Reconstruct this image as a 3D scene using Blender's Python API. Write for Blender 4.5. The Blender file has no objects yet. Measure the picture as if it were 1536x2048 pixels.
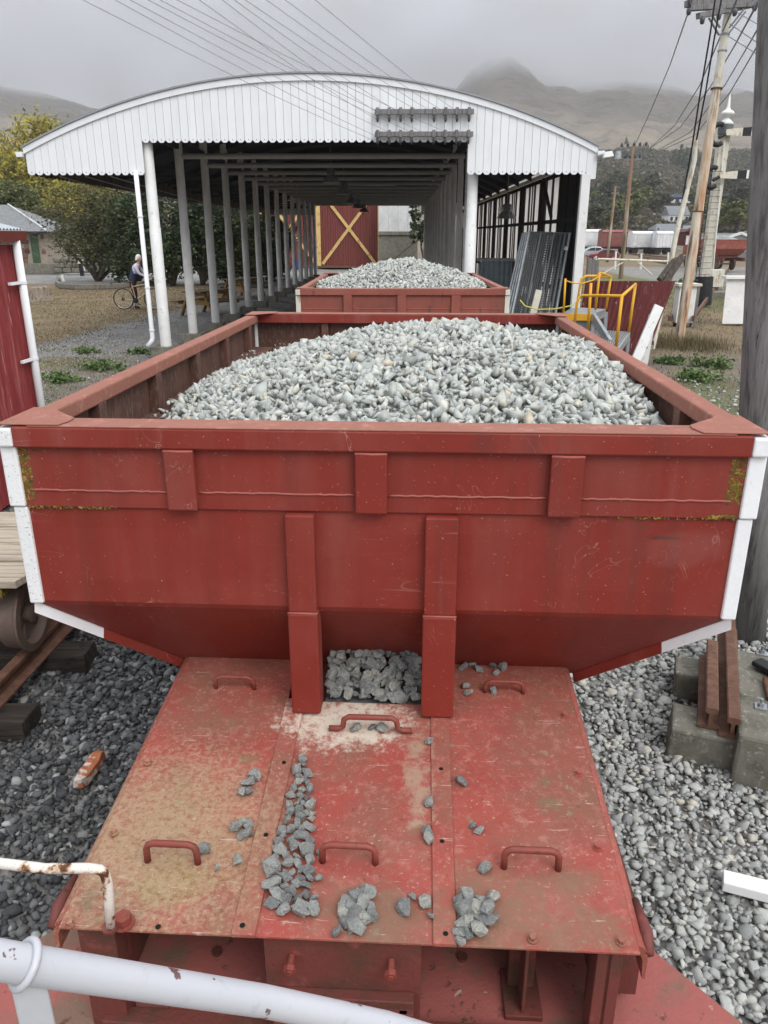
import bpy, bmesh, math, random
import numpy as np
from mathutils import Vector, Matrix, Euler

S = bpy.context.scene
COL = S.collection
PI = math.pi
CZ = 2.75                      # eye height above the ballast
FPX, PITCH = 1530.0, math.radians(19.9)

# ------------------------------------------------------------------ camera
cam_data = bpy.data.cameras.new("camera")
cam = bpy.data.objects.new("camera", cam_data)
COL.objects.link(cam)
cam.location = (0, 0, CZ)
cam.rotation_euler = (PI / 2 - PITCH, 0, 0)
cam_data.sensor_fit = 'VERTICAL'
cam_data.sensor_height = 24.0
cam_data.lens = 24.0 * FPX / 2048.0
cam_data.clip_start = 0.05
cam_data.clip_end = 8000
S.camera = cam

# ------------------------------------------------------------------ sky and light
SUN_DIR = Vector((0.42, -0.62, 0.78)).normalized()
SUN_EL = math.asin(SUN_DIR.z)
SUN_AZ = math.atan2(SUN_DIR.x, SUN_DIR.y)
world = bpy.data.worlds.new("World")
S.world = world
world.use_nodes = True
wt = world.node_tree
for n in list(wt.nodes):
    wt.nodes.remove(n)
def wn(t, **k):
    n = wt.nodes.new(t)
    for a, b in k.items():
        setattr(n, a, b)
    return n
w_out = wn('ShaderNodeOutputWorld'); w_bg = wn('ShaderNodeBackground')
w_bg.inputs['Strength'].default_value = 0.1
w_sky = wn('ShaderNodeTexSky', sky_type='NISHITA', sun_disc=False)
w_sky.sun_elevation = SUN_EL; w_sky.sun_rotation = SUN_AZ
w_hsv = wn('ShaderNodeHueSaturation'); w_hsv.inputs['Saturation'].default_value = 0.25
w_tc = wn('ShaderNodeTexCoord'); w_sep = wn('ShaderNodeSeparateXYZ')
w_ramp = wn('ShaderNodeMapRange'); w_ramp.inputs[1].default_value = 0.0; w_ramp.inputs[2].default_value = 1.0
w_ramp.inputs[3].default_value = 4.75; w_ramp.inputs[4].default_value = 16.0   # overcast: brighter towards the zenith
w_map = wn('ShaderNodeMapping'); w_map.inputs['Scale'].default_value = (1.0, 1.0, 3.2)
w_noise = wn('ShaderNodeTexNoise'); w_noise.inputs['Scale'].default_value = 2.4; w_noise.inputs['Detail'].default_value = 4.0
w_nr = wn('ShaderNodeMapRange'); w_nr.inputs[1].default_value = 0.36; w_nr.inputs[2].default_value = 0.68
w_nr.inputs[3].default_value = 0.84; w_nr.inputs[4].default_value = 1.14
w_mul = wn('ShaderNodeMath', operation='MULTIPLY')
w_tint = wn('ShaderNodeMix', data_type='RGBA', blend_type='MULTIPLY'); w_tint.inputs[0].default_value = 1.0
w_tint.inputs[7].default_value = (0.935, 0.985, 1.075, 1)
w_mix = wn('ShaderNodeMix', data_type='RGBA'); w_mix.inputs[0].default_value = 0.88
L = wt.links.new
L(w_sky.outputs[0], w_hsv.inputs['Color']); L(w_tc.outputs['Generated'], w_sep.inputs[0])
L(w_sep.outputs['Z'], w_ramp.inputs[0]); L(w_tc.outputs['Generated'], w_map.inputs[0]); L(w_map.outputs[0], w_noise.inputs['Vector'])
L(w_noise.outputs[0], w_nr.inputs[0]); L(w_ramp.outputs[0], w_mul.inputs[0]); L(w_nr.outputs[0], w_mul.inputs[1])
L(w_mul.outputs[0], w_tint.inputs[6]); L(w_hsv.outputs[0], w_mix.inputs[6]); L(w_tint.outputs[2], w_mix.inputs[7])
L(w_mix.outputs[2], w_bg.inputs['Color']); L(w_bg.outputs[0], w_out.inputs['Surface'])

sun_data = bpy.data.lights.new("sun", 'SUN')
sun_data.energy = 1.5; sun_data.angle = math.radians(35); sun_data.color = (1.0, 0.965, 0.92)
sun = bpy.data.objects.new("sun", sun_data); COL.objects.link(sun)
sun.rotation_euler = SUN_DIR.to_track_quat('Z', 'Y').to_euler()
sun.location = (10, -20, 40)

S.view_settings.view_transform = 'Standard'; S.view_settings.look = 'None'
S.view_settings.gamma = 1.0; S.view_settings.exposure = 0.46
try: S.view_settings.use_curve_mapping = False
except Exception: pass
S.render.engine = 'CYCLES'
S.cycles.use_denoising = True
S.cycles.max_bounces = 14; S.cycles.diffuse_bounces = 4; S.cycles.glossy_bounces = 3
S.cycles.transmission_bounces = 4; S.cycles.transparent_max_bounces = 8
S.cycles.volume_bounces = 12
S.cycles.caustics_reflective = False; S.cycles.caustics_refractive = False

# ------------------------------------------------------------------ placing: photo pixel -> point in the place
_c, _s = math.cos(PITCH), math.sin(PITCH)
def ray(x, y):
    u = (x - 768) / FPX; v = (1024 - y) / FPX
    return Vector((u, _c + _s * v, -_s + _c * v))
def at(x, y, Y):                # the point seen at pixel (x, y) at forward distance Y
    r = ray(x, y); return Vector((0, 0, CZ)) + r * (Y / r.y)
def on(x, y, z):                # the point seen at pixel (x, y) at height z
    r = ray(x, y); return Vector((0, 0, CZ)) + r * ((z - CZ) / r.z)

# ------------------------------------------------------------------ helpers
ROOTM = {}
class MB:
    def __init__(self): self.v = []; self.f = []; self.m = []
    def add(self, vs, fs, mi=0):
        b = len(self.v); self.v += [tuple(p) for p in vs]
        self.f += [tuple(i + b for i in q) for q in fs]; self.m += [mi] * len(fs); return self
    def hexa(self, p, mi=0):    # p: 4 bottom (ccw from above), 4 top
        return self.add(p, [(3, 2, 1, 0), (4, 5, 6, 7), (0, 1, 5, 4), (1, 2, 6, 5), (2, 3, 7, 6), (3, 0, 4, 7)], mi)
    def box(self, c, s, rot=(0, 0, 0), mi=0, taper=1.0):
        R = Euler(rot).to_matrix(); c = Vector(c); x, y, z = s[0] / 2, s[1] / 2, s[2] / 2; t = taper
        ps = [(-x, -y, -z), (x, -y, -z), (x, y, -z), (-x, y, -z), (-x * t, -y * t, z), (x * t, -y * t, z), (x * t, y * t, z), (-x * t, y * t, z)]
        return self.hexa([c + R @ Vector(p) for p in ps], mi)
    def prism(self, poly, off, mi=0):
        n = len(poly); off = Vector(off); a = [Vector(p) for p in poly]; b = [p + off for p in a]
        return self.add(a + b, [tuple(range(n))[::-1], tuple(range(n, 2 * n))] + [(i, (i + 1) % n, n + (i + 1) % n, n + i) for i in range(n)], mi)
    def bar(self, p, q, w, h, up=(0, 0, 1), mi=0):
        p, q = Vector(p), Vector(q); d = (q - p).normalized(); u = Vector(up)
        sd = d.cross(u)
        if sd.length < 1e-5: sd = d.cross(Vector((0, 1, 0)))
        sd.normalize(); u = sd.cross(d).normalized(); a = sd * w / 2; b = u * h / 2
        return self.hexa([p - a - b, p + a - b, q + a - b, q - a - b, p - a + b, p + a + b, q + a + b, q - a + b], mi)
    def tube(self, pts, r, n=8, mi=0, closed=False):
        pts = [Vector(p) for p in pts]; N = len(pts); rs = r if isinstance(r, (list, tuple)) else [r] * N
        d0 = (pts[1] - pts[0]).normalized(); a = d0.orthogonal().normalized(); vs = []
        for i in range(N):
            if closed: d = (pts[(i + 1) % N] - pts[i - 1])
            else: d = (pts[min(i + 1, N - 1)] - pts[max(i - 1, 0)])
            d.normalize(); a = (a - d * a.dot(d)); a.normalize(); b = d.cross(a)
            for k in range(n):
                t = 2 * PI * k / n; vs.append(pts[i] + (a * math.cos(t) + b * math.sin(t)) * rs[i])
        fs = []
        for i in range(N if closed else N - 1):
            j = (i + 1) % N
            for k in range(n):
                fs.append((i * n + k, i * n + (k + 1) % n, j * n + (k + 1) % n, j * n + k))
        if not closed: fs += [tuple(range(n))[::-1], tuple((N - 1) * n + k for k in range(n))]
        return self.add(vs, fs, mi)
    def lathe(self, prof, c, n=16, axis='Z', mi=0, ring=False):
        c = Vector(c); vs = []; fs = []
        for r, h in prof:
            for k in range(n):
                t = 2 * PI * k / n; x, y = r * math.cos(t), r * math.sin(t)
                p = {'Z': (x, y, h), 'X': (h, x, y), 'Y': (y, h, x)}[axis]
                vs.append(c + Vector(p))
        N = len(prof)
        for i in range(N - 1):
            for k in range(n):
                fs.append((i * n + k, i * n + (k + 1) % n, (i + 1) * n + (k + 1) % n, (i + 1) * n + k))
        if ring: fs += [((N - 1) * n + k, (N - 1) * n + (k + 1) % n, (k + 1) % n, k) for k in range(n)]
        else: fs += [tuple(range(n))[::-1], tuple((N - 1) * n + k for k in range(n))]
        return self.add(vs, fs, mi)
    def disc(self, c, r, nrm=(0, 0, 1), h=0.01, n=10, mi=0):
        d = Vector(nrm).normalized(); c = Vector(c); return self.tube([c, c + d * h], r, n, mi)
    def corrugated(self, o, ux, uz, w, h, pitch, amp, mi=0, nz=1, th=0.004):
        # sheet spanned by unit vectors ux (across waves) and uz (along waves), with real thickness
        ux = Vector(ux); uz = Vector(uz); nn = ux.cross(uz).normalized(); o = Vector(o)
        m = max(4, int(w / pitch * 6)); vs = []; fs = []
        for side in (0, 1):
            for j in range(nz + 1):
                for i in range(m + 1):
                    x = w * i / m; vs.append(o + ux * x + uz * (h * j / nz) + nn * (amp * math.sin(2 * PI * x / pitch) - side * th))
        K = (m + 1) * (nz + 1)
        for j in range(nz):
            for i in range(m):
                a = j * (m + 1) + i; fs.append((a, a + 1, a + m + 2, a + m + 1)); b = a + K; fs.append((b, b + m + 1, b + m + 2, b + 1))
        for i in range(m):
            fs.append((i, i + K, i + K + 1, i + 1)); t = nz * (m + 1) + i; fs.append((t, t + 1, t + 1 + K, t + K))
        for j in range(nz):
            a = j * (m + 1); fs.append((a, a + m + 1, a + m + 1 + K, a + K)); a += m; fs.append((a, a + K, a + m + 1 + K, a + m + 1))
        return self.add(vs, fs, mi)
    def xf(self, M):
        self.v = [tuple(M @ Vector(p)) for p in self.v]; return self
    def build(self, name, mat, parent=None, smooth=False, bevel=0, local=False, label=None, seg=2):
        vs = self.v
        if parent is not None and not local:
            r = parent
            while r.parent: r = r.parent
            if r in ROOTM:
                Mi = ROOTM[r].inverted(); vs = [tuple(Mi @ Vector(p)) for p in vs]
        me = bpy.data.meshes.new(name); me.from_pydata(vs, [], self.f)
        mats = mat if isinstance(mat, (list, tuple)) else [mat]
        for q in mats: me.materials.append(q)
        if len(mats) > 1: me.polygons.foreach_set('material_index', self.m)
        bm = bmesh.new(); bm.from_mesh(me); bmesh.ops.recalc_face_normals(bm, faces=bm.faces); bm.to_mesh(me); bm.free()
        if smooth: me.polygons.foreach_set('use_smooth', [True] * len(me.polygons))
        if smooth == 'auto':
            try: me.set_sharp_from_angle(angle=math.radians(40))
            except Exception: pass
        me.update()
        o = bpy.data.objects.new(name, me); COL.objects.link(o)
        if parent is not None: o.parent = parent
        if bevel:
            b = o.modifiers.new("bevel", 'BEVEL'); b.width = bevel; b.segments = seg; b.limit_method = 'ANGLE'; b.angle_limit = math.radians(35)
        if label: o['label'] = label
        return o
def tag(o, label=None, cat=None, group=None, kind=None):
    if label: o['label'] = label
    if cat: o['category'] = cat
    if group: o['group'] = group
    if kind: o['kind'] = kind
    return o
def thing(name, label, cat, loc=(0, 0, 0), rz=0.0, group=None):
    o = bpy.data.objects.new(name, None); COL.objects.link(o); o.empty_display_size = 0.1
    o.location = loc; o.rotation_euler = (0, 0, rz)
    ROOTM[o] = Matrix.Translation(Vector(loc)) @ Matrix.Rotation(rz, 4, 'Z')
    return tag(o, label, cat, group)
def copy_tree(o, parent=None):
    c = o.copy(); COL.objects.link(c); c.parent = parent
    for ch in list(o.children): copy_tree(ch, c)
    return c
def mesh_obj(name, co, faces, mat, parent=None, smooth=False):   # numpy arrays, faces all of one size
    me = bpy.data.meshes.new(name); n = len(co); m, k = faces.shape
    me.vertices.add(n); me.vertices.foreach_set('co', np.asarray(co, dtype=np.float32).ravel())
    me.loops.add(m * k); me.loops.foreach_set('vertex_index', faces.astype(np.int32).ravel())
    me.polygons.add(m); me.polygons.foreach_set('loop_start', np.arange(0, m * k, k, dtype=np.int32))
    if smooth: me.polygons.foreach_set('use_smooth', np.ones(m, dtype=bool))
    for q in (mat if isinstance(mat, (list, tuple)) else [mat]): me.materials.append(q)
    me.update(calc_edges=True); me.validate()
    o = bpy.data.objects.new(name, me); COL.objects.link(o); o.parent = parent
    return o
def P3(*a): return Vector(a)
def smooth01(a, b, x):
    t = np.clip((x - a) / (b - a), 0, 1); return t * t * (3 - 2 * t)

# ------------------------------------------------------------------ materials
def lay(col, scale, lo, hi, amt=1.0, detail=5, stretch=(1, 1, 1), spot=None, seed=0, rough=0.6, distort=0.0, band=0.0):
    return dict(col=col, scale=scale, lo=lo, hi=hi, amt=amt, detail=detail, stretch=stretch, spot=spot, seed=seed, rough=rough, distort=distort, band=band)
def mat(name, col, rough=0.75, metal=0.0, layers=(), bump=0.15, bscale=60.0, var=0.12, vscale=3.0, island=0.0, objrand=0.0,
        spec=0.3, bstretch=(1, 1, 1), ramp=None, trans=0.0, attr=None, bdist=0.01, generated=False):
    m = bpy.data.materials.new(name); m.use_nodes = True; t = m.node_tree; N = t.nodes; lk = t.links.new
    b = N['Principled BSDF']
    b.inputs['Roughness'].default_value = rough; b.inputs['Metallic'].default_value = metal
    b.inputs['Specular IOR Level'].default_value = spec
    tc = N.new('ShaderNodeTexCoord'); oi = N.new('ShaderNodeObjectInfo')
    ad = N.new('ShaderNodeVectorMath'); ad.operation = 'MULTIPLY_ADD'
    ad.inputs[1].default_value = (17.3, 9.1, 23.7)
    cmb = N.new('ShaderNodeCombineXYZ')
    for i in range(3): lk(oi.outputs['Random'], cmb.inputs[i])
    lk(cmb.outputs[0], ad.inputs[0]); lk(tc.outputs['Object'], ad.inputs[2])
    vec = ad.outputs[0]
    def noise(scale, detail, stretch, seed, rgh=0.6, distort=0.0, use=None):
        mp = N.new('ShaderNodeMapping'); mp.inputs['Scale'].default_value = stretch; mp.inputs['Location'].default_value = (seed * 3.7, seed * 1.3, seed * 2.1)
        lk(use or vec, mp.inputs[0]); nz = N.new('ShaderNodeTexNoise'); nz.inputs['Scale'].default_value = scale
        nz.inputs['Detail'].default_value = detail; nz.inputs['Roughness'].default_value = rgh; nz.inputs['Distortion'].default_value = distort
        lk(mp.outputs[0], nz.inputs['Vector']); return nz.outputs[0]
    def mr(src, a, b_, c, d, clamp=True):
        n = N.new('ShaderNodeMapRange'); n.clamp = clamp
        for i, q in enumerate((a, b_, c, d)): n.inputs[i + 1].default_value = q
        lk(src, n.inputs[0]); return n.outputs[0]
    def mix(fac, a, b_, mode='MIX'):
        n = N.new('ShaderNodeMix'); n.data_type = 'RGBA'; n.blend_type = mode
        if isinstance(fac, float): n.inputs[0].default_value = fac
        else: lk(fac, n.inputs[0])
        for i, q in ((6, a), (7, b_)):
            if isinstance(q, tuple): n.inputs[i].default_value = (*q[:3], 1)
            else: lk(q, n.inputs[i])
        return n.outputs[2]
    def mth(op, a, b_):
        n = N.new('ShaderNodeMath'); n.operation = op
        for i, q in enumerate((a, b_)):
            if isinstance(q, (int, float)): n.inputs[i].default_value = q
            else: lk(q, n.inputs[i])
        return n.outputs[0]
    if ramp:                                         # one colour for each separate piece of a joined mesh, or for each object
        cr = N.new('ShaderNodeValToRGB'); cr.color_ramp.interpolation = 'LINEAR'
        e = cr.color_ramp.elements
        while len(e) < len(ramp): e.new(0.5)
        for i, (p, q) in enumerate(ramp): e[i].position = p; e[i].color = (*q, 1)
        if island: g = N.new('ShaderNodeNewGeometry'); lk(g.outputs['Random Per Island'], cr.inputs[0])
        else: lk(oi.outputs['Random'], cr.inputs[0])
        c = cr.outputs[0]
    else:
        rgb = N.new('ShaderNodeRGB'); rgb.outputs[0].default_value = (*col, 1); c = rgb.outputs[0]
    if attr:                                         # ground cover zones
        at_ = N.new('ShaderNodeAttribute'); at_.attribute_name = 'zone'; sp = N.new('ShaderNodeSeparateColor'); lk(at_.outputs['Color'], sp.inputs[0])
        for ch, (zc, sc, w) in enumerate(attr):
            nz = noise(sc, 5, (1, 1, 1), ch + 5); f = mr(mth('ADD', sp.outputs[ch], mth('MULTIPLY', mth('SUBTRACT', nz, 0.5), w)), 0.36, 0.64, 0, 1)
            nz2 = noise(sc * 7, 6, (1, 1, 1), ch + 9, 0.75); zc2 = mix(mr(nz2, 0.3, 0.7, 0, 1), tuple(q * 0.5 for q in zc), tuple(min(1, q * 1.5) for q in zc))
            c = mix(f, c, zc2)
    if var:
        v1 = noise(vscale, 6, (1, 1, 1), 1.7, 0.65); c = mix(1.0, c, mr(v1, 0.25, 0.75, 1 - var, 1 + var), 'MULTIPLY')
    if objrand: c = mix(1.0, c, mr(oi.outputs['Random'], 0, 1, 1 - objrand, 1 + objrand), 'MULTIPLY')
    for l in layers:
        f = noise(l['scale'], l['detail'], l['stretch'], l['seed'] + 2.3, l['rough'], l['distort'])
        if l['spot']:
            (sx, sy, sz), (rx, ry, rz) = l['spot']
            mp = N.new('ShaderNodeMapping'); mp.inputs['Location'].default_value = (-sx / rx, -sy / ry, -sz / rz); mp.inputs['Scale'].default_value = (1 / rx, 1 / ry, 1 / rz)
            lk(tc.outputs['Object'], mp.inputs[0]); ln = N.new('ShaderNodeVectorMath'); ln.operation = 'LENGTH'; lk(mp.outputs[0], ln.inputs[0])
            f = mth('SUBTRACT', mth('ADD', f, 0.13), mth('MULTIPLY', mth('POWER', ln.outputs['Value'], 2.0), 0.26))
        if l['band']:                                # thin wandering lines: scratches, cobweb threads
            ab = N.new('ShaderNodeMath'); ab.operation = 'ABSOLUTE'; lk(mth('SUBTRACT', f, 0.5), ab.inputs[0])
            f2 = noise(l['scale'] * 0.6, 3, (1, 1, 1), l['seed'] + 8.1); c = mix(mth('MULTIPLY', mr(ab.outputs[0], 0.0, l['band'], l['amt'], 0), mr(f2, l['lo'], l['hi'], 0, 1)), c, l['col']); continue
        c = mix(mr(f, l['lo'], l['hi'], 0, l['amt']), c, l['col'])
    lk(c, b.inputs['Base Color'])
    if bump:
        h = noise(bscale, 6, bstretch, 4.4, 0.65); bp = N.new('ShaderNodeBump'); bp.inputs['Strength'].default_value = bump; bp.inputs['Distance'].default_value = bdist
        lk(h, bp.inputs['Height']); lk(bp.outputs[0], b.inputs['Normal'])
    if trans:
        tr = N.new('ShaderNodeBsdfTranslucent'); lk(c, tr.inputs[0]); ms = N.new('ShaderNodeMixShader'); ms.inputs[0].default_value = trans
        lk(b.outputs[0], ms.inputs[1]); lk(tr.outputs[0], ms.inputs[2]); lk(ms.outputs[0], N['Material Output'].inputs['Surface'])
    return m

RUST = (0.10, 0.035, 0.015); DIRT = (0.13, 0.085, 0.055); LICH = (0.50, 0.44, 0.33); MOSS = (0.14, 0.10, 0.012)
M = {}
M['red'] = mat('red_wagon_paint', (0.212, 0.027, 0.017), 0.55, layers=[
    lay((0.27, 0.066, 0.050), 2.2, 0.5, 0.8, 0.6, 6), lay((0.125, 0.032, 0.025), 6, 0.58, 0.72, 0.5, 8, (1, 1, 0.15)),
    lay((0.29, 0.105, 0.09), 5, 0.57, 0.75, 0.55, 6, (1.0, 1.0, 0.12), seed=3), lay((0.55, 0.36, 0.30), 120, 0.71, 0.74, 0.7, 2, seed=6),
    lay((0.28, 0.12, 0.10), 2.4, 0.50, 0.74, 0.26, 10, (1.6, 1, 0.22), seed=13), lay((0.10, 0.026, 0.020), 3.4, 0.55, 0.74, 0.45, 10, (2.2, 1, 0.10), seed=14),
    lay((0.42, 0.22, 0.18), 4.5, 0.56, 0.66, 0.75, 3, band=0.0035, seed=15, distort=1.2), lay((0.40, 0.20, 0.17), 3.0, 0.55, 0.66, 0.65, 2, (0.35, 1, 3.5), band=0.004, seed=16), lay((0.09, 0.03, 0.025), 7, 0.6, 0.68, 0.7, 2, (0.5, 1, 3), band=0.004, seed=17),
    lay((0.07, 0.03, 0.02), 26, 0.46, 0.56, 0.9, 7, (0.4, 1, 2), spot=((0.93, 0.0, 1.832), (0.075, 0.5, 0.010)), seed=18), lay((0.26, 0.09, 0.075), 6, 0.40, 0.70, 0.45, 9, spot=((1.0, 0.0, 1.80), (0.17, 0.5, 0.07)), seed=19)],
    bump=0.12, bscale=25, var=0.1, bdist=0.006)
M['red_rim'] = mat('red_rim_paint', (0.30, 0.115, 0.082), 0.75, layers=[
    lay((0.25, 0.115, 0.075), 9, 0.42, 0.66, 0.75, 8), lay((0.42, 0.19, 0.15), 18, 0.55, 0.68, 0.7, 8, seed=2), lay((0.12, 0.06, 0.04), 60, 0.62, 0.7, 0.6, 4, seed=5)], bump=0.3, bscale=70)
M['inner'] = mat('rusty_inner_plate', (0.098, 0.045, 0.032), 0.85, layers=[
    lay((0.17, 0.075, 0.05), 5, 0.45, 0.7, 0.8, 8, (1, 1, 0.3)), lay((0.16, 0.13, 0.11), 60, 0.5, 0.66, 0.6, 6, (1, 1, 0.35), seed=2), lay((0.05, 0.026, 0.02), 11, 0.6, 0.75, 0.6, 6, (1, 1, 0.2), seed=4)], bump=0.35, bscale=80)
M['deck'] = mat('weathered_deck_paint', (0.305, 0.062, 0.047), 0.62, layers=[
    lay((0.37, 0.115, 0.088), 2.2, 0.45, 0.7, 0.8, 9, rough=0.7), lay((0.20, 0.105, 0.068), 2.6, 0.44, 0.66, 0.80, 12, seed=1, rough=0.72),
    lay((0.42, 0.20, 0.155), 30, 0.52, 0.66, 0.55, 8, seed=12, rough=0.75),
    lay((0.225, 0.14, 0.075), 5.0, 0.38, 0.72, 0.85, 14, spot=((-0.56, -0.66, 1.1), (0.36, 0.42, 1.0)), seed=2, rough=0.75),
    lay((0.20, 0.165, 0.05), 5, 0.5, 0.66, 0.6, 9, spot=((-0.50, -0.74, 1.1), (0.22, 0.12, 1.0)), seed=22, rough=0.7),
    lay((0.38, 0.28, 0.17), 62, 0.47, 0.66, 0.70, 10, spot=((-0.60, -0.58, 1.1), (0.50, 0.52, 1.2)), seed=3, rough=0.72),
    lay((0.52, 0.36, 0.29), 75, 0.60, 0.68, 0.75, 6, seed=4, rough=0.7), lay((0.10, 0.045, 0.03), 75, 0.64, 0.70, 0.7, 4, seed=5),
    lay((0.58, 0.51, 0.41), 24, 0.46, 0.60, 0.92, 14, spot=((-0.10, -0.06, 1.13), (0.31, 0.20, 0.8)), seed=6, rough=0.8),
    lay((0.36, 0.27, 0.19), 16, 0.50, 0.64, 0.7, 10, spot=((0.16, -0.30, 1.13), (0.07, 0.34, 0.8)), seed=16, rough=0.75),
    lay((0.17, 0.14, 0.07), 7, 0.62, 0.72, 0.8, 9, seed=7), lay((0.13, 0.085, 0.055), 5, 0.50, 0.7, 0.8, 11, spot=((0.0, 0.30, 1.15), (0.9, 0.17, 1.0)), seed=17, rough=0.75),
    lay((0.24, 0.225, 0.14), 13, 0.65, 0.72, 0.8, 8, seed=8), lay((0.20, 0.12, 0.075), 9, 0.44, 0.64, 0.75, 12, spot=((0.45, -0.78, 1.08), (0.36, 0.20, 0.8)), seed=28, rough=0.72), lay((0.19, 0.12, 0.075), 9, 0.46, 0.66, 0.7, 12, spot=((0.05, -0.80, 1.08), (0.30, 0.14, 0.8)), seed=29, rough=0.72), lay((0.60, 0.46, 0.38), 9, 0.67, 0.72, 0.45, 3, (1, 9, 1), seed=9)],
    bump=0.32, bscale=75, var=0.16, bdist=0.006)
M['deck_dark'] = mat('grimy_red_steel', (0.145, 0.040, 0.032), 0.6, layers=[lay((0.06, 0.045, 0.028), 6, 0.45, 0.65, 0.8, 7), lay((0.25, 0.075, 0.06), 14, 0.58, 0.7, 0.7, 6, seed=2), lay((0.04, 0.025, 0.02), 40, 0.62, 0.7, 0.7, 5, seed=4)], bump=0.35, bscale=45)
M['platform'] = mat('worn_platform_paint', (0.33, 0.10, 0.085), 0.7, layers=[lay((0.17, 0.12, 0.08), 5, 0.48, 0.62, 0.85, 8), lay((0.08, 0.045, 0.035), 26, 0.6, 0.68, 0.8, 5, seed=2), lay(LICH, 20, 0.70, 0.74, 0.8, 5, seed=4)], bump=0.35, bscale=50)
M['white_edge'] = mat('speckled_white_paint', (0.78, 0.79, 0.78), 0.6, layers=[lay((0.16, 0.14, 0.12), 120, 0.62, 0.68, 0.8, 4), lay((0.45, 0.29, 0.15), 14, 0.64, 0.75, 0.55, 6, (1, 1, 0.3), seed=3)], bump=0.25, bscale=60, var=0.06)
M['white_clean'] = mat('clean_white_paint', (0.80, 0.81, 0.81), 0.6, layers=[lay((0.5, 0.48, 0.44), 70, 0.68, 0.73, 0.5, 4), lay((0.42, 0.28, 0.17), 9, 0.68, 0.78, 0.4, 6, seed=3)], bump=0.2, bscale=40, var=0.05)
M['moss'] = mat('ochre_lichen', (0.17, 0.115, 0.02), 0.95, layers=[lay((0.36, 0.27, 0.05), 60, 0.5, 0.6, 0.9, 5), lay((0.07, 0.045, 0.02), 30, 0.5, 0.65, 0.9, 5, seed=2), lay((0.5, 0.5, 0.42), 80, 0.64, 0.68, 0.9, 3, seed=5)], bump=0.8, bscale=120)
M['weld'] = mat('painted_weld_bead', (0.34, 0.10, 0.08), 0.6, bump=0.3, bscale=90)
M['handle'] = mat('painted_grab_handle', (0.23, 0.055, 0.04), 0.5, layers=[lay((0.12, 0.05, 0.03), 40, 0.55, 0.65, 0.7, 5)], bump=0.15)
M['hole'] = mat('dark_hole', (0.008, 0.007, 0.007), 0.95, bump=0, var=0)
M['rail_white'] = mat('glossy_white_handrail_paint', (0.46, 0.465, 0.485), 0.32, layers=[lay((0.11, 0.04, 0.04), 14, 0.665, 0.675, 0.9, 4), lay((0.34, 0.34, 0.345), 30, 0.6, 0.75, 0.5, 6, seed=7), lay((0.55, 0.55, 0.54), 5, 0.55, 0.7, 0.4, 5, seed=2)], bump=0.12, bscale=18, var=0.04, spec=0.5)
M['rusty_white'] = mat('white_paint_flaking_to_rust', (0.72, 0.68, 0.60), 0.7, layers=[lay((0.36, 0.16, 0.045), 16, 0.50, 0.57, 0.95, 7), lay((0.07, 0.03, 0.02), 16, 0.545, 0.59, 0.95, 7)], bump=0.4, bscale=50)
M['pole_rust'] = mat('cream_pole_with_rust_streaks', (0.66, 0.58, 0.46), 0.75, layers=[lay((0.40, 0.19, 0.075), 4.5, 0.44, 0.62, 0.85, 9, (1, 1, 0.13)), lay((0.15, 0.052, 0.022), 6, 0.50, 0.60, 0.92, 9, (1, 1, 0.10), seed=3)], bump=0.2, bscale=20)
M['pole_rust2'] = mat('rust_brown_pole', (0.20, 0.125, 0.08), 0.8, layers=[lay((0.55, 0.47, 0.36), 2, 0.5, 0.62, 0.9, 6, (1, 1, 0.1))], bump=0.1)
M['rust'] = mat('rusted_steel', (0.125, 0.062, 0.040), 0.75, layers=[lay((0.20, 0.105, 0.065), 14, 0.45, 0.65, 0.8, 7), lay((0.05, 0.03, 0.025), 30, 0.58, 0.7, 0.7, 5, seed=3)], bump=0.3, bscale=90)
M['iron'] = mat('brown_cast_iron', (0.13, 0.09, 0.07), 0.6, layers=[lay((0.20, 0.125, 0.085), 12, 0.5, 0.7, 0.8, 6)], bump=0.2, spec=0.4)
M['black'] = mat('black_iron', (0.018, 0.018, 0.02), 0.55, bump=0.1, layers=[lay((0.05, 0.045, 0.04), 8, 0.55, 0.7, 0.7, 5)])
M['sleeper'] = mat('tarred_sleeper_timber', (0.033, 0.026, 0.021), 0.85, layers=[lay((0.085, 0.062, 0.046), 6, 0.48, 0.66, 0.9, 8, (0.3, 6, 3)), lay((0.006, 0.006, 0.008), 12, 0.55, 0.7, 0.8, 6, seed=2)], bump=0.8, bscale=14, bstretch=(0.3, 5, 4), bdist=0.02)
M['plank'] = mat('bleached_trolley_plank', (0.40, 0.335, 0.255), 0.85, objrand=0.12, layers=[lay((0.19, 0.15, 0.115), 5, 0.5, 0.68, 0.9, 8, (0.3, 7, 3)), lay((0.52, 0.46, 0.37), 8, 0.52, 0.7, 0.8, 6, (0.4, 5, 3), seed=3)], bump=0.7, bscale=10, bstretch=(0.4, 7, 4), bdist=0.015)
M['greywood'] = mat('weathered_grey_timber', (0.225, 0.216, 0.21), 0.9, layers=[lay((0.085, 0.078, 0.072), 7, 0.47, 0.66, 0.9, 9, (3.5, 3.5, 0.22)), lay((0.27, 0.26, 0.25), 12, 0.52, 0.68, 0.7, 8, (4, 4, 0.2), seed=3), lay((0.03, 0.027, 0.025), 9, 0.63, 0.68, 0.85, 6, (6, 6, 0.12), seed=6)], bump=1.0, bscale=9, bstretch=(6, 6, 0.25), bdist=0.02)
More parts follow.
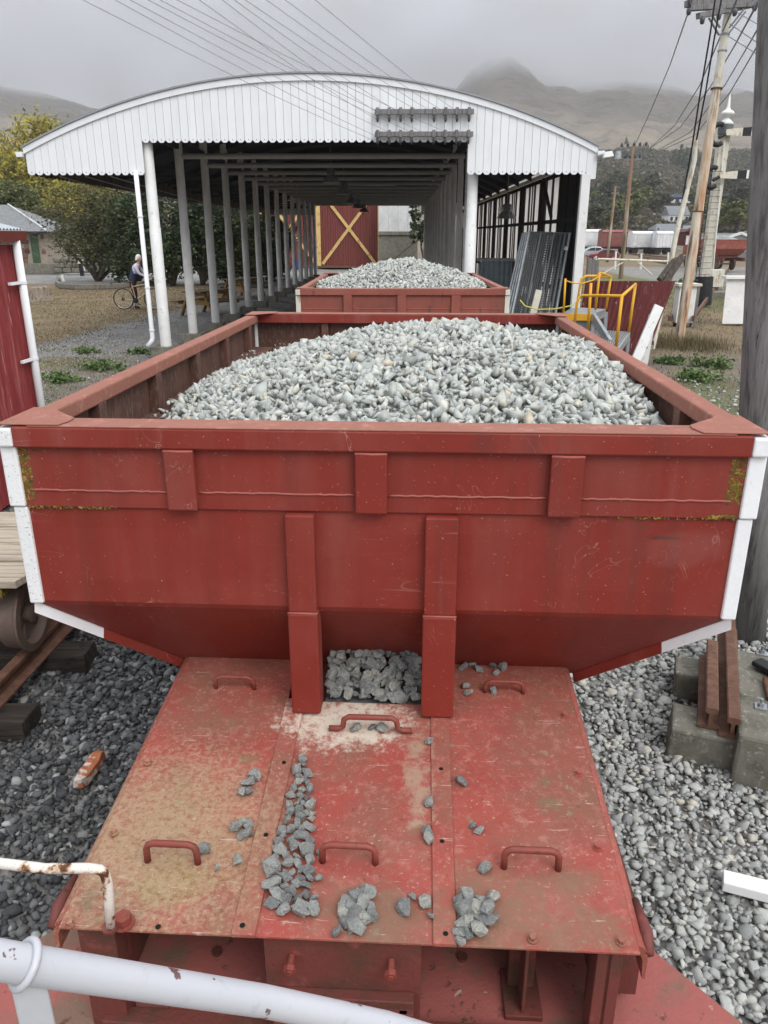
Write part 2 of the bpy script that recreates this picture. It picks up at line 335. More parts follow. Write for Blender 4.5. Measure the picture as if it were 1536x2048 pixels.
M['darkwood'] = mat('rotting_dark_timber', (0.075, 0.06, 0.05), 0.9, layers=[lay((0.17, 0.145, 0.12), 6, 0.5, 0.66, 0.9, 7, (4, 4, 0.3)), lay((0.02, 0.016, 0.014), 8, 0.55, 0.7, 0.8, 6, (4, 4, 0.3), seed=4)], bump=0.9, bscale=10, bstretch=(5, 5, 0.4), bdist=0.02)
M['concrete'] = mat('mossy_concrete', (0.185, 0.172, 0.14), 0.9, layers=[lay((0.115, 0.11, 0.08), 5, 0.44, 0.64, 0.85, 10), lay((0.34, 0.33, 0.29), 30, 0.56, 0.66, 0.7, 6, seed=3), lay((0.055, 0.055, 0.038), 9, 0.54, 0.72, 0.8, 9, seed=5)], bump=0.5, bscale=60)
M['gable'] = mat('white_gable_board', (0.80, 0.815, 0.82), 0.65, objrand=0.025, layers=[lay((0.66, 0.67, 0.66), 3, 0.55, 0.75, 0.5, 6, (3, 3, 0.25)), lay((0.3, 0.28, 0.26), 60, 0.74, 0.77, 0.6, 3, seed=4)], bump=0.08, bscale=20, var=0.03)
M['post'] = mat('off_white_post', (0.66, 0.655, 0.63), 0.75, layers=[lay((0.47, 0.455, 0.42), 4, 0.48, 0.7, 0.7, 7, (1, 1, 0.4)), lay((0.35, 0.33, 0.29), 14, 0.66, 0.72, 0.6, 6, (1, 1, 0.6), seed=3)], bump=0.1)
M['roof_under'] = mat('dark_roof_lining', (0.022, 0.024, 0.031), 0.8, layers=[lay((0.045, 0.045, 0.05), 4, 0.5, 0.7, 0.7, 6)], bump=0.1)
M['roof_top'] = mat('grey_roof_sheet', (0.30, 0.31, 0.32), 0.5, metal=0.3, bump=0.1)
M['cladding'] = mat('dark_wall_cladding', (0.018, 0.017, 0.018), 0.8, objrand=0.3, bump=0.1)
M['stud'] = mat('brown_wall_stud', (0.085, 0.062, 0.045), 0.85, objrand=0.35, layers=[lay((0.16, 0.13, 0.10), 6, 0.5, 0.7, 0.8, 6, (4, 4, 0.3))], bump=0.3, bscale=20)
M['skylight'] = mat('translucent_wall_sheet', (0.80, 0.78, 0.75), 0.5, layers=[lay((0.62, 0.58, 0.52), 3, 0.5, 0.7, 0.7, 5)], bump=0.05, trans=0.75)
M['galv'] = mat('galvanised_steel', (0.36, 0.38, 0.39), 0.45, metal=0.55, layers=[lay((0.24, 0.25, 0.26), 9, 0.5, 0.66, 0.8, 6)], bump=0.1)
M['alu'] = mat('spun_aluminium', (0.62, 0.63, 0.62), 0.3, metal=0.8, bump=0.03, var=0.05)
M['galv_dark'] = mat('dark_mesh_frame_steel', (0.14, 0.15, 0.15), 0.55, metal=0.4, bump=0.1)
M['yellow'] = mat('yellow_handrail_paint', (0.70, 0.36, 0.025), 0.5, layers=[lay((0.35, 0.16, 0.02), 30, 0.66, 0.7, 0.7, 4)], bump=0.08, var=0.08)
M['cabinet'] = mat('blue_grey_cabinet_paint', (0.25, 0.31, 0.34), 0.5, bump=0.05, layers=[lay((0.16, 0.19, 0.2), 5, 0.52, 0.7, 0.6, 6)])
M['red_corr'] = mat('dull_red_fence_paint', (0.15, 0.036, 0.034), 0.6, layers=[lay((0.10, 0.024, 0.026), 4, 0.5, 0.68, 0.7, 6, (1, 1, 0.3)), lay((0.55, 0.42, 0.40), 9, 0.655, 0.685, 0.9, 7, (1.4, 1.4, 0.4), seed=2), lay((0.30, 0.15, 0.14), 11, 0.6, 0.66, 0.6, 7, (2, 2, 0.25), seed=5)], bump=0.1)
M['red_shed'] = mat('faded_red_shed_paint', (0.235, 0.032, 0.032), 0.55, layers=[lay((0.36, 0.12, 0.11), 5, 0.50, 0.66, 0.8, 8, (2.5, 2.5, 0.16)), lay((0.55, 0.36, 0.34), 9, 0.61, 0.67, 0.85, 8, (3, 3, 0.22), seed=3), lay((0.13, 0.02, 0.024), 4, 0.52, 0.7, 0.6, 6, (3, 3, 0.2), seed=5)], bump=0.1)
M['blue_sheet'] = mat('pale_blue_sheet_iron', (0.40, 0.44, 0.47), 0.5, metal=0.2, layers=[lay((0.3, 0.3, 0.3), 5, 0.5, 0.7, 0.7, 6, (3, 3, 0.3))], bump=0.1)
M['barn'] = mat('barn_red_cladding', (0.17, 0.046, 0.038), 0.65, layers=[lay((0.15, 0.033, 0.03), 2, 0.45, 0.7, 0.7, 6, (3, 3, 0.2))], bump=0.1)
M['barn_yellow'] = mat('ochre_brace_paint', (0.62, 0.42, 0.16), 0.65, layers=[lay((0.32, 0.13, 0.05), 3, 0.54, 0.66, 0.8, 7)], bump=0.1)
M['panel'] = mat('pale_wall_panel', (0.60, 0.61, 0.60), 0.7, layers=[lay((0.45, 0.44, 0.41), 1.4, 0.45, 0.7, 0.7, 6)], bump=0.05)
M['slate'] = mat('grey_roof_slates', (0.16, 0.165, 0.165), 0.75, layers=[lay((0.25, 0.255, 0.25), 4, 0.46, 0.66, 0.9, 6, (1, 3, 3)), lay((0.08, 0.08, 0.085), 7, 0.55, 0.68, 0.8, 6, (1, 4, 4), seed=3)], bump=0.5, bscale=9)
M['volc'] = mat('brown_volcanic_stone', (0.15, 0.085, 0.065), 0.9, ramp=[(0.0, (0.08, 0.045, 0.036)), (0.5, (0.16, 0.085, 0.062)), (0.8, (0.21, 0.13, 0.10)), (1.0, (0.30, 0.23, 0.18))], bump=0.6, bscale=18)
M['mortar'] = mat('pale_mortar', (0.33, 0.28, 0.22), 0.9, bump=0.3)
M['green_paint'] = mat('dark_green_joinery', (0.045, 0.085, 0.045), 0.6, bump=0.05)
M['picnic'] = mat('ochre_picnic_timber', (0.33, 0.185, 0.055), 0.8, objrand=0.15, layers=[lay((0.17, 0.10, 0.045), 5, 0.5, 0.68, 0.8, 6, (0.3, 4, 4))], bump=0.2)
M['picnic_top'] = mat('dark_picnic_top', (0.13, 0.095, 0.06), 0.85, objrand=0.15, layers=[lay((0.2, 0.16, 0.11), 5, 0.5, 0.68, 0.8, 6, (0.3, 4, 4))], bump=0.2)
M['stump'] = mat('split_stump_wood', (0.27, 0.225, 0.17), 0.9, layers=[lay((0.10, 0.08, 0.06), 5, 0.48, 0.64, 0.9, 8, (5, 5, 0.3)), lay((0.42, 0.37, 0.30), 7, 0.55, 0.7, 0.8, 6, (5, 5, 0.3), seed=2)], bump=1.0, bscale=8, bstretch=(4, 4, 0.3), bdist=0.03)
M['bark'] = mat('grey_brown_bark', (0.085, 0.066, 0.05), 0.95, layers=[lay((0.17, 0.15, 0.125), 6, 0.5, 0.66, 0.8, 6)], bump=0.6, bscale=15)
M['twig'] = mat('bare_twig', (0.16, 0.12, 0.085), 0.9, bump=0.1)
M['wire'] = mat('grey_wire', (0.22, 0.225, 0.24), 0.6, bump=0, var=0)
M['cable'] = mat('black_cable', (0.012, 0.012, 0.013), 0.6, bump=0, var=0)
M['insul'] = mat('dark_insulator', (0.05, 0.05, 0.055), 0.35, bump=0, spec=0.5)
M['offwhite'] = mat('old_cream_paint', (0.63, 0.60, 0.50), 0.75, layers=[lay((0.33, 0.24, 0.13), 6, 0.55, 0.68, 0.9, 7, (1.5, 1.5, 0.5)), lay((0.13, 0.12, 0.11), 9, 0.62, 0.7, 0.8, 6, seed=3)], bump=0.2)
M['white_box'] = mat('white_cracked_paint', (0.76, 0.76, 0.74), 0.7, layers=[lay((0.25, 0.23, 0.2), 14, 0.66, 0.69, 0.8, 6), lay((0.5, 0.45, 0.38), 4, 0.58, 0.75, 0.6, 6, seed=4)], bump=0.1)
M['skin'] = mat('weathered_skin', (0.48, 0.28, 0.20), 0.6, bump=0.05, var=0.08)
M['hair'] = mat('white_hair', (0.72, 0.70, 0.67), 0.8, bump=0.5, bscale=120)
M['navy'] = mat('navy_padded_vest', (0.018, 0.032, 0.075), 0.7, bump=0.3, bscale=30)
M['lilac'] = mat('pale_lilac_shirt', (0.55, 0.53, 0.62), 0.8, bump=0.15)
M['maroon'] = mat('maroon_trousers', (0.075, 0.014, 0.024), 0.8, bump=0.15)
M['shoe'] = mat('dark_shoe', (0.02, 0.022, 0.022), 0.6, bump=0.05)
M['darkcloth'] = mat('dark_work_clothes', (0.035, 0.022, 0.02), 0.85, bump=0.1)
M['tyre'] = mat('black_tyre', (0.012, 0.012, 0.013), 0.8, bump=0.1)
M['chrome'] = mat('bright_steel', (0.55, 0.55, 0.54), 0.3, metal=0.9, bump=0, var=0)
M['gold'] = mat('champagne_frame_paint', (0.48, 0.38, 0.25), 0.4, bump=0, var=0.05)
M['car_red'] = mat('maroon_car_paint', (0.16, 0.018, 0.026), 0.25, bump=0, var=0.03, spec=0.6)
M['car_silver'] = mat('silver_car_paint', (0.42, 0.45, 0.48), 0.25, metal=0.4, bump=0, var=0.03, spec=0.6)
M['glass'] = mat('dark_window_glass', (0.03, 0.035, 0.04), 0.08, bump=0, var=0.05, spec=0.6)
M['boxcar_white'] = mat('white_boxcar_paint', (0.70, 0.72, 0.73), 0.7, layers=[lay((0.5, 0.48, 0.45), 1.5, 0.5, 0.7, 0.6, 6, (1, 1, 0.3))], bump=0.05)
M['boxcar_red'] = mat('brown_red_boxcar_paint', (0.22, 0.075, 0.065), 0.75, layers=[lay((0.32, 0.16, 0.14), 1.5, 0.5, 0.7, 0.7, 6, (1, 1, 0.3))], bump=0.05)
M['house_white'] = mat('white_house_wall', (0.66, 0.67, 0.66), 0.8, bump=0)
M['house_dark'] = mat('dark_blue_house_wall', (0.035, 0.045, 0.075), 0.8, bump=0)
M['house_blue'] = mat('blue_house_roof', (0.10, 0.15, 0.25), 0.7, bump=0)
M['house_grey'] = mat('grey_house_roof', (0.17, 0.18, 0.185), 0.8, bump=0, var=0.15)
M['orange'] = mat('flaking_orange_paint', (0.42, 0.14, 0.06), 0.8, layers=[lay((0.62, 0.55, 0.48), 13, 0.52, 0.58, 0.95, 6), lay((0.2, 0.07, 0.04), 20, 0.6, 0.68, 0.8, 6, seed=2)], bump=0.5)
M['rope'] = mat('yellow_tape', (0.62, 0.55, 0.12), 0.7, bump=0)
M['bluebin'] = mat('blue_plastic', (0.02, 0.07, 0.25), 0.5, bump=0)
STONE_RAMP = [(0.0, (0.35, 0.365, 0.345)), (0.3, (0.43, 0.445, 0.415)), (0.6, (0.475, 0.49, 0.45)), (0.85, (0.52, 0.525, 0.475)), (0.97, (0.54, 0.53, 0.455)), (1.0, (0.50, 0.43, 0.32))]
M['gravel_bed'] = mat('stone_dust', (0.27, 0.275, 0.26), 0.95, bump=0.8, bscale=60, var=0.3, vscale=25)
M['gravel'] = mat('crushed_greywacke', (0.3, 0.3, 0.3), 0.85, ramp=STONE_RAMP, island=1, bump=0.35, bscale=90, var=0.22, vscale=30)
M['stone'] = mat('grey_stone', (0.3, 0.3, 0.3), 0.85, bump=0.8, bscale=3.5, bdist=0.12, var=0.30, vscale=1.3, layers=[lay((0.5, 0.5, 0.47), 1.6, 0.5, 0.62, 0.8, 3, band=0.02, seed=2), lay((0.24, 0.25, 0.24), 2.2, 0.58, 0.74, 0.5, 7, seed=4)], ramp=[(0, (0.34, 0.35, 0.335)), (0.35, (0.45, 0.46, 0.43)), (0.75, (0.54, 0.55, 0.51)), (1.0, (0.63, 0.61, 0.52))])
M['ballast'] = mat('pale_river_ballast', (0.3, 0.3, 0.3), 0.8, island=1, bump=0.3, bscale=70, var=0.2, vscale=25, ramp=[(0, (0.20, 0.205, 0.20)), (0.3, (0.32, 0.325, 0.31)), (0.65, (0.40, 0.405, 0.38)), (0.93, (0.47, 0.47, 0.43)), (1.0, (0.50, 0.46, 0.38))])
M['ballast_dark'] = mat('dark_river_ballast', (0.1, 0.1, 0.1), 0.75, island=1, bump=0.3, bscale=70, var=0.2, vscale=25, ramp=[(0, (0.040, 0.041, 0.042)), (0.45, (0.075, 0.077, 0.078)), (0.8, (0.13, 0.132, 0.13)), (0.92, (0.20, 0.20, 0.19)), (1.0, (0.36, 0.36, 0.34))])
M['haze'] = None
def leafmat(name, cols, trans=0.25):
    return mat(name, (0.1, 0.1, 0.1), 0.7, ramp=[(i / (len(cols) - 1), c) for i, c in enumerate(cols)], island=1, bump=0, var=0.3, vscale=0.7, trans=trans, spec=0.2)
M['leaf_dark'] = leafmat('dark_evergreen_leaf', [(0.018, 0.032, 0.014), (0.04, 0.062, 0.026), (0.065, 0.09, 0.04), (0.10, 0.12, 0.06)])
M['leaf_olive'] = leafmat('olive_leaf', [(0.035, 0.042, 0.018), (0.075, 0.082, 0.036), (0.12, 0.12, 0.055), (0.17, 0.155, 0.08)])
M['leaf_yellow'] = leafmat('yellowing_willow_leaf', [(0.13, 0.14, 0.035), (0.28, 0.26, 0.05), (0.42, 0.35, 0.06), (0.52, 0.42, 0.09)])
M['leaf_mid'] = leafmat('mid_green_leaf', [(0.06, 0.075, 0.028), (0.11, 0.13, 0.048), (0.17, 0.185, 0.07), (0.23, 0.235, 0.09)])
M['leaf_far'] = leafmat('grey_green_scrub_leaf', [(0.04, 0.048, 0.03), (0.07, 0.08, 0.048), (0.10, 0.105, 0.065), (0.14, 0.13, 0.085)])
M['leaf_brown'] = leafmat('brown_scrub_leaf', [(0.06, 0.05, 0.034), (0.10, 0.082, 0.055), (0.14, 0.115, 0.075), (0.17, 0.15, 0.10)])
M['weed'] = leafmat('bright_weed_leaf', [(0.04, 0.075, 0.02), (0.09, 0.15, 0.05), (0.15, 0.22, 0.08), (0.22, 0.28, 0.13)])
M['drygrass'] = leafmat('dry_grass_blade', [(0.075, 0.055, 0.032), (0.15, 0.11, 0.06), (0.24, 0.185, 0.105), (0.09, 0.10, 0.035)])
M['ground'] = mat('yard_ground', (0.155, 0.13, 0.105), 0.95, bump=0.6, bscale=22, var=0.25, vscale=1.2, bdist=0.02,
    attr=[((0.175, 0.128, 0.070), 1.4, 0.7), ((0.10, 0.125, 0.045), 1.7, 0.8), ((0.215, 0.205, 0.19), 1.5, 0.5)])
M['hill'] = mat('tussock_hillside', (0.205, 0.17, 0.13), 0.95, bump=1.0, bscale=0.06, bdist=9.0, var=0.22, vscale=0.012, layers=[
    lay((0.085, 0.075, 0.065), 0.025, 0.52, 0.66, 0.85, 12, (1, 1, 0.5), rough=0.72), lay((0.235, 0.20, 0.145), 0.012, 0.48, 0.68, 0.75, 12, seed=2, rough=0.7), lay((0.075, 0.075, 0.05), 0.035, 0.56, 0.68, 0.8, 12, seed=5, rough=0.7), lay((0.07, 0.068, 0.066), 0.06, 0.56, 0.66, 0.8, 11, (1, 1, 0.4), seed=7, rough=0.75), lay((0.25, 0.215, 0.16), 0.11, 0.56, 0.68, 0.5, 8, seed=9, rough=0.75)])
# ================================================================== ground
rng = np.random.default_rng(7)
def gz_np(x, y):
    left = smooth01(-3.6, -5.2, x) * smooth01(6.0, 11.0, y) * 0.33
    left = np.where(x < -3.6, left, 0) if False else left
    right = smooth01(2.9, 5.0, x) * smooth01(6.0, 12.0, y) * 0.17
    far = smooth01(34, 60, y) * 0.25
    far2 = smooth01(50, 100, y) * 0.1
    return np.maximum(np.maximum(left, right), far) + far2 * 0.6
def gz(x, y): return float(gz_np(np.array([float(x)]), np.array([float(y)]))[0])
def axis(parts):
    out = []
    for a, b, s in parts: out += list(np.arange(a, b, s))
    return np.array(out + [parts[-1][1]])
gx = axis([(-4000, -400, 600), (-400, -60, 34), (-60, -20, 2.5), (-20, 20, 0.4), (20, 60, 2.5), (60, 400, 34), (400, 4000, 600)])
gy = axis([(-400, -20, 60), (-20, -2, 2), (-2, 34, 0.4), (34, 90, 2.5), (90, 400, 30), (400, 6000, 800)])
X, Y = np.meshgrid(gx, gy); Z = gz_np(X, Y)
near = (np.abs(X) < 20) & (Y < 34) & (Y > -2)
lump = 0.012 * np.sin(X * 3.1 + Y * 1.7) + 0.012 * np.sin(X * 1.3 - Y * 2.9 + 1) + 0.02 * np.sin(X * 0.7 + Y * 0.9)
Z = Z + np.where(near & (np.abs(X) > 3.2), lump, 0) - 0.012
nx_, ny_ = len(gx), len(gy)
idx = np.arange(nx_ * ny_).reshape(ny_, nx_)
fq = np.stack([idx[:-1, :-1], idx[:-1, 1:], idx[1:, 1:], idx[1:, :-1]], -1).reshape(-1, 4)
ground = mesh_obj('ground', np.stack([X, Y, Z], -1).reshape(-1, 3), fq, M['ground'], smooth=True)
ground['kind'] = 'structure'
xx, yy = X.ravel(), Y.ravel()
R_ = np.zeros(len(xx)); G_ = np.zeros(len(xx)); B_ = np.zeros(len(xx))
lawn = smooth01(-6.3, -8.0, xx) * smooth01(17, 20.5, yy) * (1 - smooth01(40, 43, yy))
R_ = np.maximum(R_, lawn); R_ = np.maximum(R_, smooth01(-4.4, -6.0, xx) * smooth01(11, 16, yy) * (1 - smooth01(26, 30, yy)) * 0.55)
strip = smooth01(-9.5, -7.0, xx - (yy - 17) * 0.12) * (1 - smooth01(-4.2, -3.4, xx)) * smooth01(15.4, 17.5, yy) * (1 - smooth01(50, 60, yy))
B_ = np.maximum(B_, strip); R_ = np.where(strip > 0.3, R_ * (1 - strip), R_)
B_ = np.maximum(B_, smooth01(42, 44, yy) * (xx < 0) * (1 - smooth01(70, 90, yy)))
G_ = np.maximum(G_, 0.40 * smooth01(-4.4, -5.5, xx) * smooth01(9, 12, yy) * (1 - smooth01(16, 20, yy)))
R_ = np.maximum(R_, smooth01(4, 6, xx) * smooth01(13, 20, yy) * 0.62)
R_ = np.maximum(R_, smooth01(3, 5, xx) * smooth01(6, 9, yy) * 0.42)
G_ = np.maximum(G_, smooth01(3.2, 4.8, xx) * smooth01(7.5, 10, yy) * (1 - smooth01(14, 17, yy)) * 0.5)
G_ = np.maximum(G_, 0.55 * smooth01(9, 12, xx) * smooth01(24, 30, yy) * (1 - smooth01(52, 62, yy)))
B_ = np.maximum(B_, (np.abs(xx) < 3.4) * 0.9 + smooth01(2.6, 3.4, xx) * (1 - smooth01(5, 7.0, yy)) * 0.8)
B_ = np.maximum(B_, smooth01(14.5, 17, xx) * smooth01(36, 42, yy) * (1 - smooth01(64, 75, yy)) * 0.6)
ca = ground.data.color_attributes.new('zone', 'FLOAT_COLOR', 'POINT')
ca.data.foreach_set('color', np.stack([R_, G_, B_, np.ones_like(R_)], -1).astype(np.float32).ravel())

# ------------------------------------------------------------------ hills, with their tops in the cloud
def sky_pt(x, y):
    r = ray(x, y); return math.degrees(math.atan2(r.x, r.y)), math.degrees(math.atan2(r.z, math.hypot(r.x, r.y)))
prof = [sky_pt(*q) for q in [(-1500, 230), (-700, 200), (-250, 150), (0, 165), (90, 180), (190, 212), (300, 235), (450, 262), (640, 268), (760, 250), (850, 215), (905, 182), (945, 142), (985, 118), (1020, 112), (1060, 124), (1095, 142), (1160, 158), (1240, 152), (1320, 162), (1360, 172), (1400, 186), (1450, 178), (1536, 176), (1700, 190), (2100, 200), (2900, 230)]]
pa = np.array([p[0] for p in prof]); pe = np.array([p[1] for p in prof])
NA, NR = 520, 150
az = np.radians(np.linspace(-52, 52, NA)); rr = np.concatenate([np.linspace(118, 700, 70), np.linspace(712, 1700, 66), np.linspace(1712, 2200, NR - 136)])
A, RR = np.meshgrid(az, rr)
def vnoise(x, y, seed):
    r = np.random.default_rng(seed); out = np.zeros_like(x)
    for k in range(14):
        a = r.uniform(0, 2 * PI); f = 1.9 ** (k / 2.2); out += np.sin((x * np.cos(a) + y * np.sin(a)) * f + r.uniform(0, 6.28)) / f
    return out
prof2 = [sky_pt(*q) for q in [(600, 330), (760, 285), (860, 225), (905, 182), (945, 140), (980, 116), (1020, 110), (1060, 128), (1110, 172), (1180, 218), (1260, 258), (1330, 292), (1400, 322), (1500, 345), (1700, 370)]]
p2a = np.array([p[0] for p in prof2]); p2e = np.array([p[1] for p in prof2])
E_ = np.interp(np.degrees(A), pa, pe)
R1 = 1700.0
u_ = np.clip((RR - 120) / (R1 - 120), 0, 1)
Hc = np.tan(np.radians(E_)) * R1 + 2.0
HX, HY = RR * np.sin(A), RR * np.cos(A)
n1 = vnoise(HX * 0.007, HY * 0.007, 3) + 0.4 * vnoise(HX * 0.02, HY * 0.012, 5)
gully = np.abs(vnoise(A * 30 + 0.5 * np.sin(RR * 0.006), RR * 0.0025, 11))
base = Hc * u_ ** 1.25
R2_ = 1450.0                     # the nearer spur with the pointed top
E2 = np.interp(np.degrees(A), p2a, p2e, left=-2, right=-2); H2 = np.tan(np.radians(np.maximum(E2, 0))) * R2_
v_ = RR / R2_
spur = H2 * np.where(v_ < 1, np.clip((v_ - 0.13) / 0.87, 0, 1) ** 1.15, np.clip(1 - (v_ - 1) * 1.6, 0, 1))
HZ = np.maximum(base, spur); d_ = np.abs(base - spur); HZ = HZ + np.maximum(0, 12 - d_) ** 2 / 48
from mathutils import noise as mn
fr = np.array([mn.hetero_terrain((x * 0.006, y * 0.0045, 3.1), 0.75, 2.1, 7, 0.6) for x, y in zip(HX.ravel(), HY.ravel())]).reshape(HX.shape)
rdg = np.array([mn.ridged_multi_fractal((x * 0.0042 + 7, y * 0.003, 1.7), 0.9, 2.1, 6, 1.0, 2.0) for x, y in zip(HX.ravel(), HY.ravel())]).reshape(HX.shape)
HZ = HZ + ((fr - fr.mean()) * 7 + (rdg - rdg.mean()) * 9) * np.clip(u_ * 2.5, 0, 1) * (0.35 + 0.65 * np.clip((1.15 - u_) * 2, 0, 1))
HZ = HZ + n1 * 1.5 * np.clip(u_ * 3, 0, 1) - gully * 4.0 * np.clip(u_ * 2.2, 0, 1) - 0.2
HZ = np.where(RR > R1, Hc - (RR - R1) * 0.25, HZ)
HZ[0] = -1.5
idx = np.arange(NA * NR).reshape(NR, NA)
fq = np.stack([idx[:-1, :-1], idx[:-1, 1:], idx[1:, 1:], idx[1:, :-1]], -1).reshape(-1, 4)
hills = mesh_obj('hills', np.stack([HX, HY, HZ], -1).reshape(-1, 3), fq, M['hill'], smooth=True); hills['kind'] = 'structure'
from mathutils.interpolate import poly_3d_calc
def hill_z(x, y):
    a = math.atan2(x, y); r = math.hypot(x, y)
    i = int(np.clip(np.searchsorted(rr, r) - 1, 0, NR - 2)); j = int(np.clip((a - az[0]) / (az[1] - az[0]), 0, NA - 2))
    fi = (r - rr[i]) / (rr[i + 1] - rr[i]); fj = (a - az[j]) / (az[j + 1] - az[j])
    h = (HZ[i, j] * (1 - fj) + HZ[i, j + 1] * fj) * (1 - fi) + (HZ[i + 1, j] * (1 - fj) + HZ[i + 1, j + 1] * fj) * fi
    return float(max(h, 0.25)) if r > 118 else gz(x, y)
def hill_at(px, py):            # the point of the hillside seen at a pixel
    r = ray(px, py); d = r / math.hypot(r.x, r.y)
    for k in range(90, 1700, 2):
        p = Vector((0, 0, CZ)) + d * k
        if hill_z(p.x, p.y) >= p.z: return p
    return Vector((0, 0, CZ)) + d * 1300

def vol_mat(name, dens, col, noise=None, aniso=0.2):
    m = bpy.data.materials.new(name); m.use_nodes = True; t = m.node_tree; N = t.nodes
    N.remove(N['Principled BSDF']); v = N.new('ShaderNodeVolumePrincipled'); v.inputs['Color'].default_value = (*col, 1)
    v.inputs['Density'].default_value = dens; v.inputs['Anisotropy'].default_value = aniso
    t.links.new(v.outputs[0], N['Material Output'].inputs['Volume'])
    if noise:
        z0, z1, sc = noise; tc = N.new('ShaderNodeTexCoord'); sp = N.new('ShaderNodeSeparateXYZ'); nz = N.new('ShaderNodeTexNoise')
        nz.inputs['Scale'].default_value = sc; nz.inputs['Detail'].default_value = 3
        t.links.new(tc.outputs['Object'], nz.inputs['Vector']); t.links.new(tc.outputs['Object'], sp.inputs[0])
        ma = N.new('ShaderNodeMath'); ma.operation = 'MULTIPLY_ADD'; ma.inputs[1].default_value = 110.0
        t.links.new(nz.outputs[0], ma.inputs[0]); t.links.new(sp.outputs['Z'], ma.inputs[2])
        mr_ = N.new('ShaderNodeMapRange'); mr_.interpolation_type = 'SMOOTHSTEP'
        mr_.inputs[1].default_value = z0 + 55; mr_.inputs[2].default_value = z1 + 55; mr_.inputs[3].default_value = 0; mr_.inputs[4].default_value = dens
        t.links.new(ma.outputs[0], mr_.inputs[0]); t.links.new(mr_.outputs[0], v.inputs['Density'])
    return m
USE_HAZE = True
if USE_HAZE:
    h = MB().box((0, 850, 170), (5600, 3100, 400)).build('haze', vol_mat('pale_haze', 0.00028, (0.97, 0.98, 1.0)))
    h['kind'] = 'stuff'; h['label'] = 'thin grey haze lying over the yard and the hills'
    c = MB().box((0, 1500, 275), (5200, 1500, 150)).build('cloud', vol_mat('low_cloud', 0.014, (0.943, 0.952, 0.968), (200, 272, 0.008), 0.0))
    c['kind'] = 'stuff'; c['label'] = 'low grey cloud hanging on the hill tops'

# ================================================================== stones
def rock_variant(seed, n=13, flat=(1, 0.78, 0.6), round_=False, lo=0.72):
    r = random.Random(seed); bm = bmesh.new()
    for i in range(n):
        v = Vector((r.gauss(0, 1), r.gauss(0, 1), r.gauss(0, 1))).normalized() * (r.uniform(0.85, 1.0) if round_ else r.uniform(lo, 1.0))
        bm.verts.new((v.x * flat[0], v.y * flat[1], v.z * flat[2]))
    g = bmesh.ops.convex_hull(bm, input=bm.verts)
    bmesh.ops.delete(bm, geom=[v for v in bm.verts if not v.link_faces], context='VERTS')
    if round_:
        bmesh.ops.subdivide_edges(bm, edges=bm.edges[:], cuts=1, use_grid_fill=True, smooth=0.8); bmesh.ops.triangulate(bm, faces=bm.faces[:])
    bm.verts.index_update(); vs = np.array([v.co[:] for v in bm.verts]); fs = np.array([[v.index for v in f.verts] for f in bm.faces]); bm.free()
    return vs, fs
SHARP = [rock_variant(i, 8 + i % 4, (1, random.Random(i).uniform(0.5, 0.85), random.Random(i + 50).uniform(0.34, 0.66)), False, 0.45) for i in range(16)]
ROUND = [rock_variant(100 + i, 22, (1, random.Random(i).uniform(0.65, 0.9), random.Random(i + 50).uniform(0.35, 0.6)), False) for i in range(12)]
def rot_mats(n, r, tilt=None):
    if tilt is None:
        q = r.normal(size=(n, 4)); q /= np.linalg.norm(q, axis=1)[:, None]
    else:
        a = r.uniform(0, 2 * PI, n); b = r.uniform(0, 2 * PI, n); c = r.normal(0, tilt, n) / 2
        q = np.stack([np.cos(a / 2) * np.cos(c), np.cos(b) * np.sin(c), np.sin(b) * np.sin(c), np.sin(a / 2) * np.cos(c)], -1); q /= np.linalg.norm(q, axis=1)[:, None]
    w, x, y, z = q.T
    return np.stack([np.stack([1 - 2 * (y * y + z * z), 2 * (x * y - z * w), 2 * (x * z + y * w)], -1),
                     np.stack([2 * (x * y + z * w), 1 - 2 * (x * x + z * z), 2 * (y * z - x * w)], -1),
                     np.stack([2 * (x * z - y * w), 2 * (y * z + x * w), 1 - 2 * (x * x + y * y)], -1)], -2)
def rocks(name, pos, rad, variants, mats, r, tilt=None, bed=None):
    pos = np.asarray(pos); n = len(pos); pick = r.integers(0, len(variants), n); Rm = rot_mats(n, r, tilt)
    co = []; fa = []; base = 0
    for k, (vs, fs) in enumerate(variants):
        sel = np.where(pick == k)[0]
        if not len(sel): continue
        c = np.einsum('nij,vj->nvi', Rm[sel], vs) * rad[sel][:, None, None] + pos[sel][:, None, :]
        f = fs[None] + (np.arange(len(sel)) * len(vs))[:, None, None] + base
        co.append(c.reshape(-1, 3)); fa.append(f.reshape(-1, 3)); base += len(sel) * len(vs)
    nb = 0
    if bed is not None:
        bv, bf = bed; co.append(bv); fa.append(bf + base); nb = len(bf)
    co = np.concatenate(co); fa = np.concatenate(fa)
    o = mesh_obj(name, co, fa, mats)
    if nb:
        mi = np.zeros(len(fa), dtype=np.int32); mi[-nb:] = 1; o.data.polygons.foreach_set('material_index', mi)
    return o
def grid_tris(xs, ys, zf):
    Xg, Yg = np.meshgrid(xs, ys); Zg = zf(Xg, Yg); i = np.arange(Xg.size).reshape(Xg.shape)
    a, b, c, d = i[:-1, :-1].ravel(), i[:-1, 1:].ravel(), i[1:, 1:].ravel(), i[1:, :-1].ravel()
    return np.stack([Xg, Yg, Zg], -1).reshape(-1, 3), np.concatenate([np.stack([a, b, c], -1), np.stack([a, c, d], -1)])
def jgrid(x0, x1, y0, y1, step, r, jit=0.45):
    xs, ys = np.meshgrid(np.arange(x0, x1, step), np.arange(y0, y1, step)); n = xs.size
    return np.stack([xs.ravel() + r.uniform(-jit, jit, n) * step, ys.ravel() + r.uniform(-jit, jit, n) * step], -1)

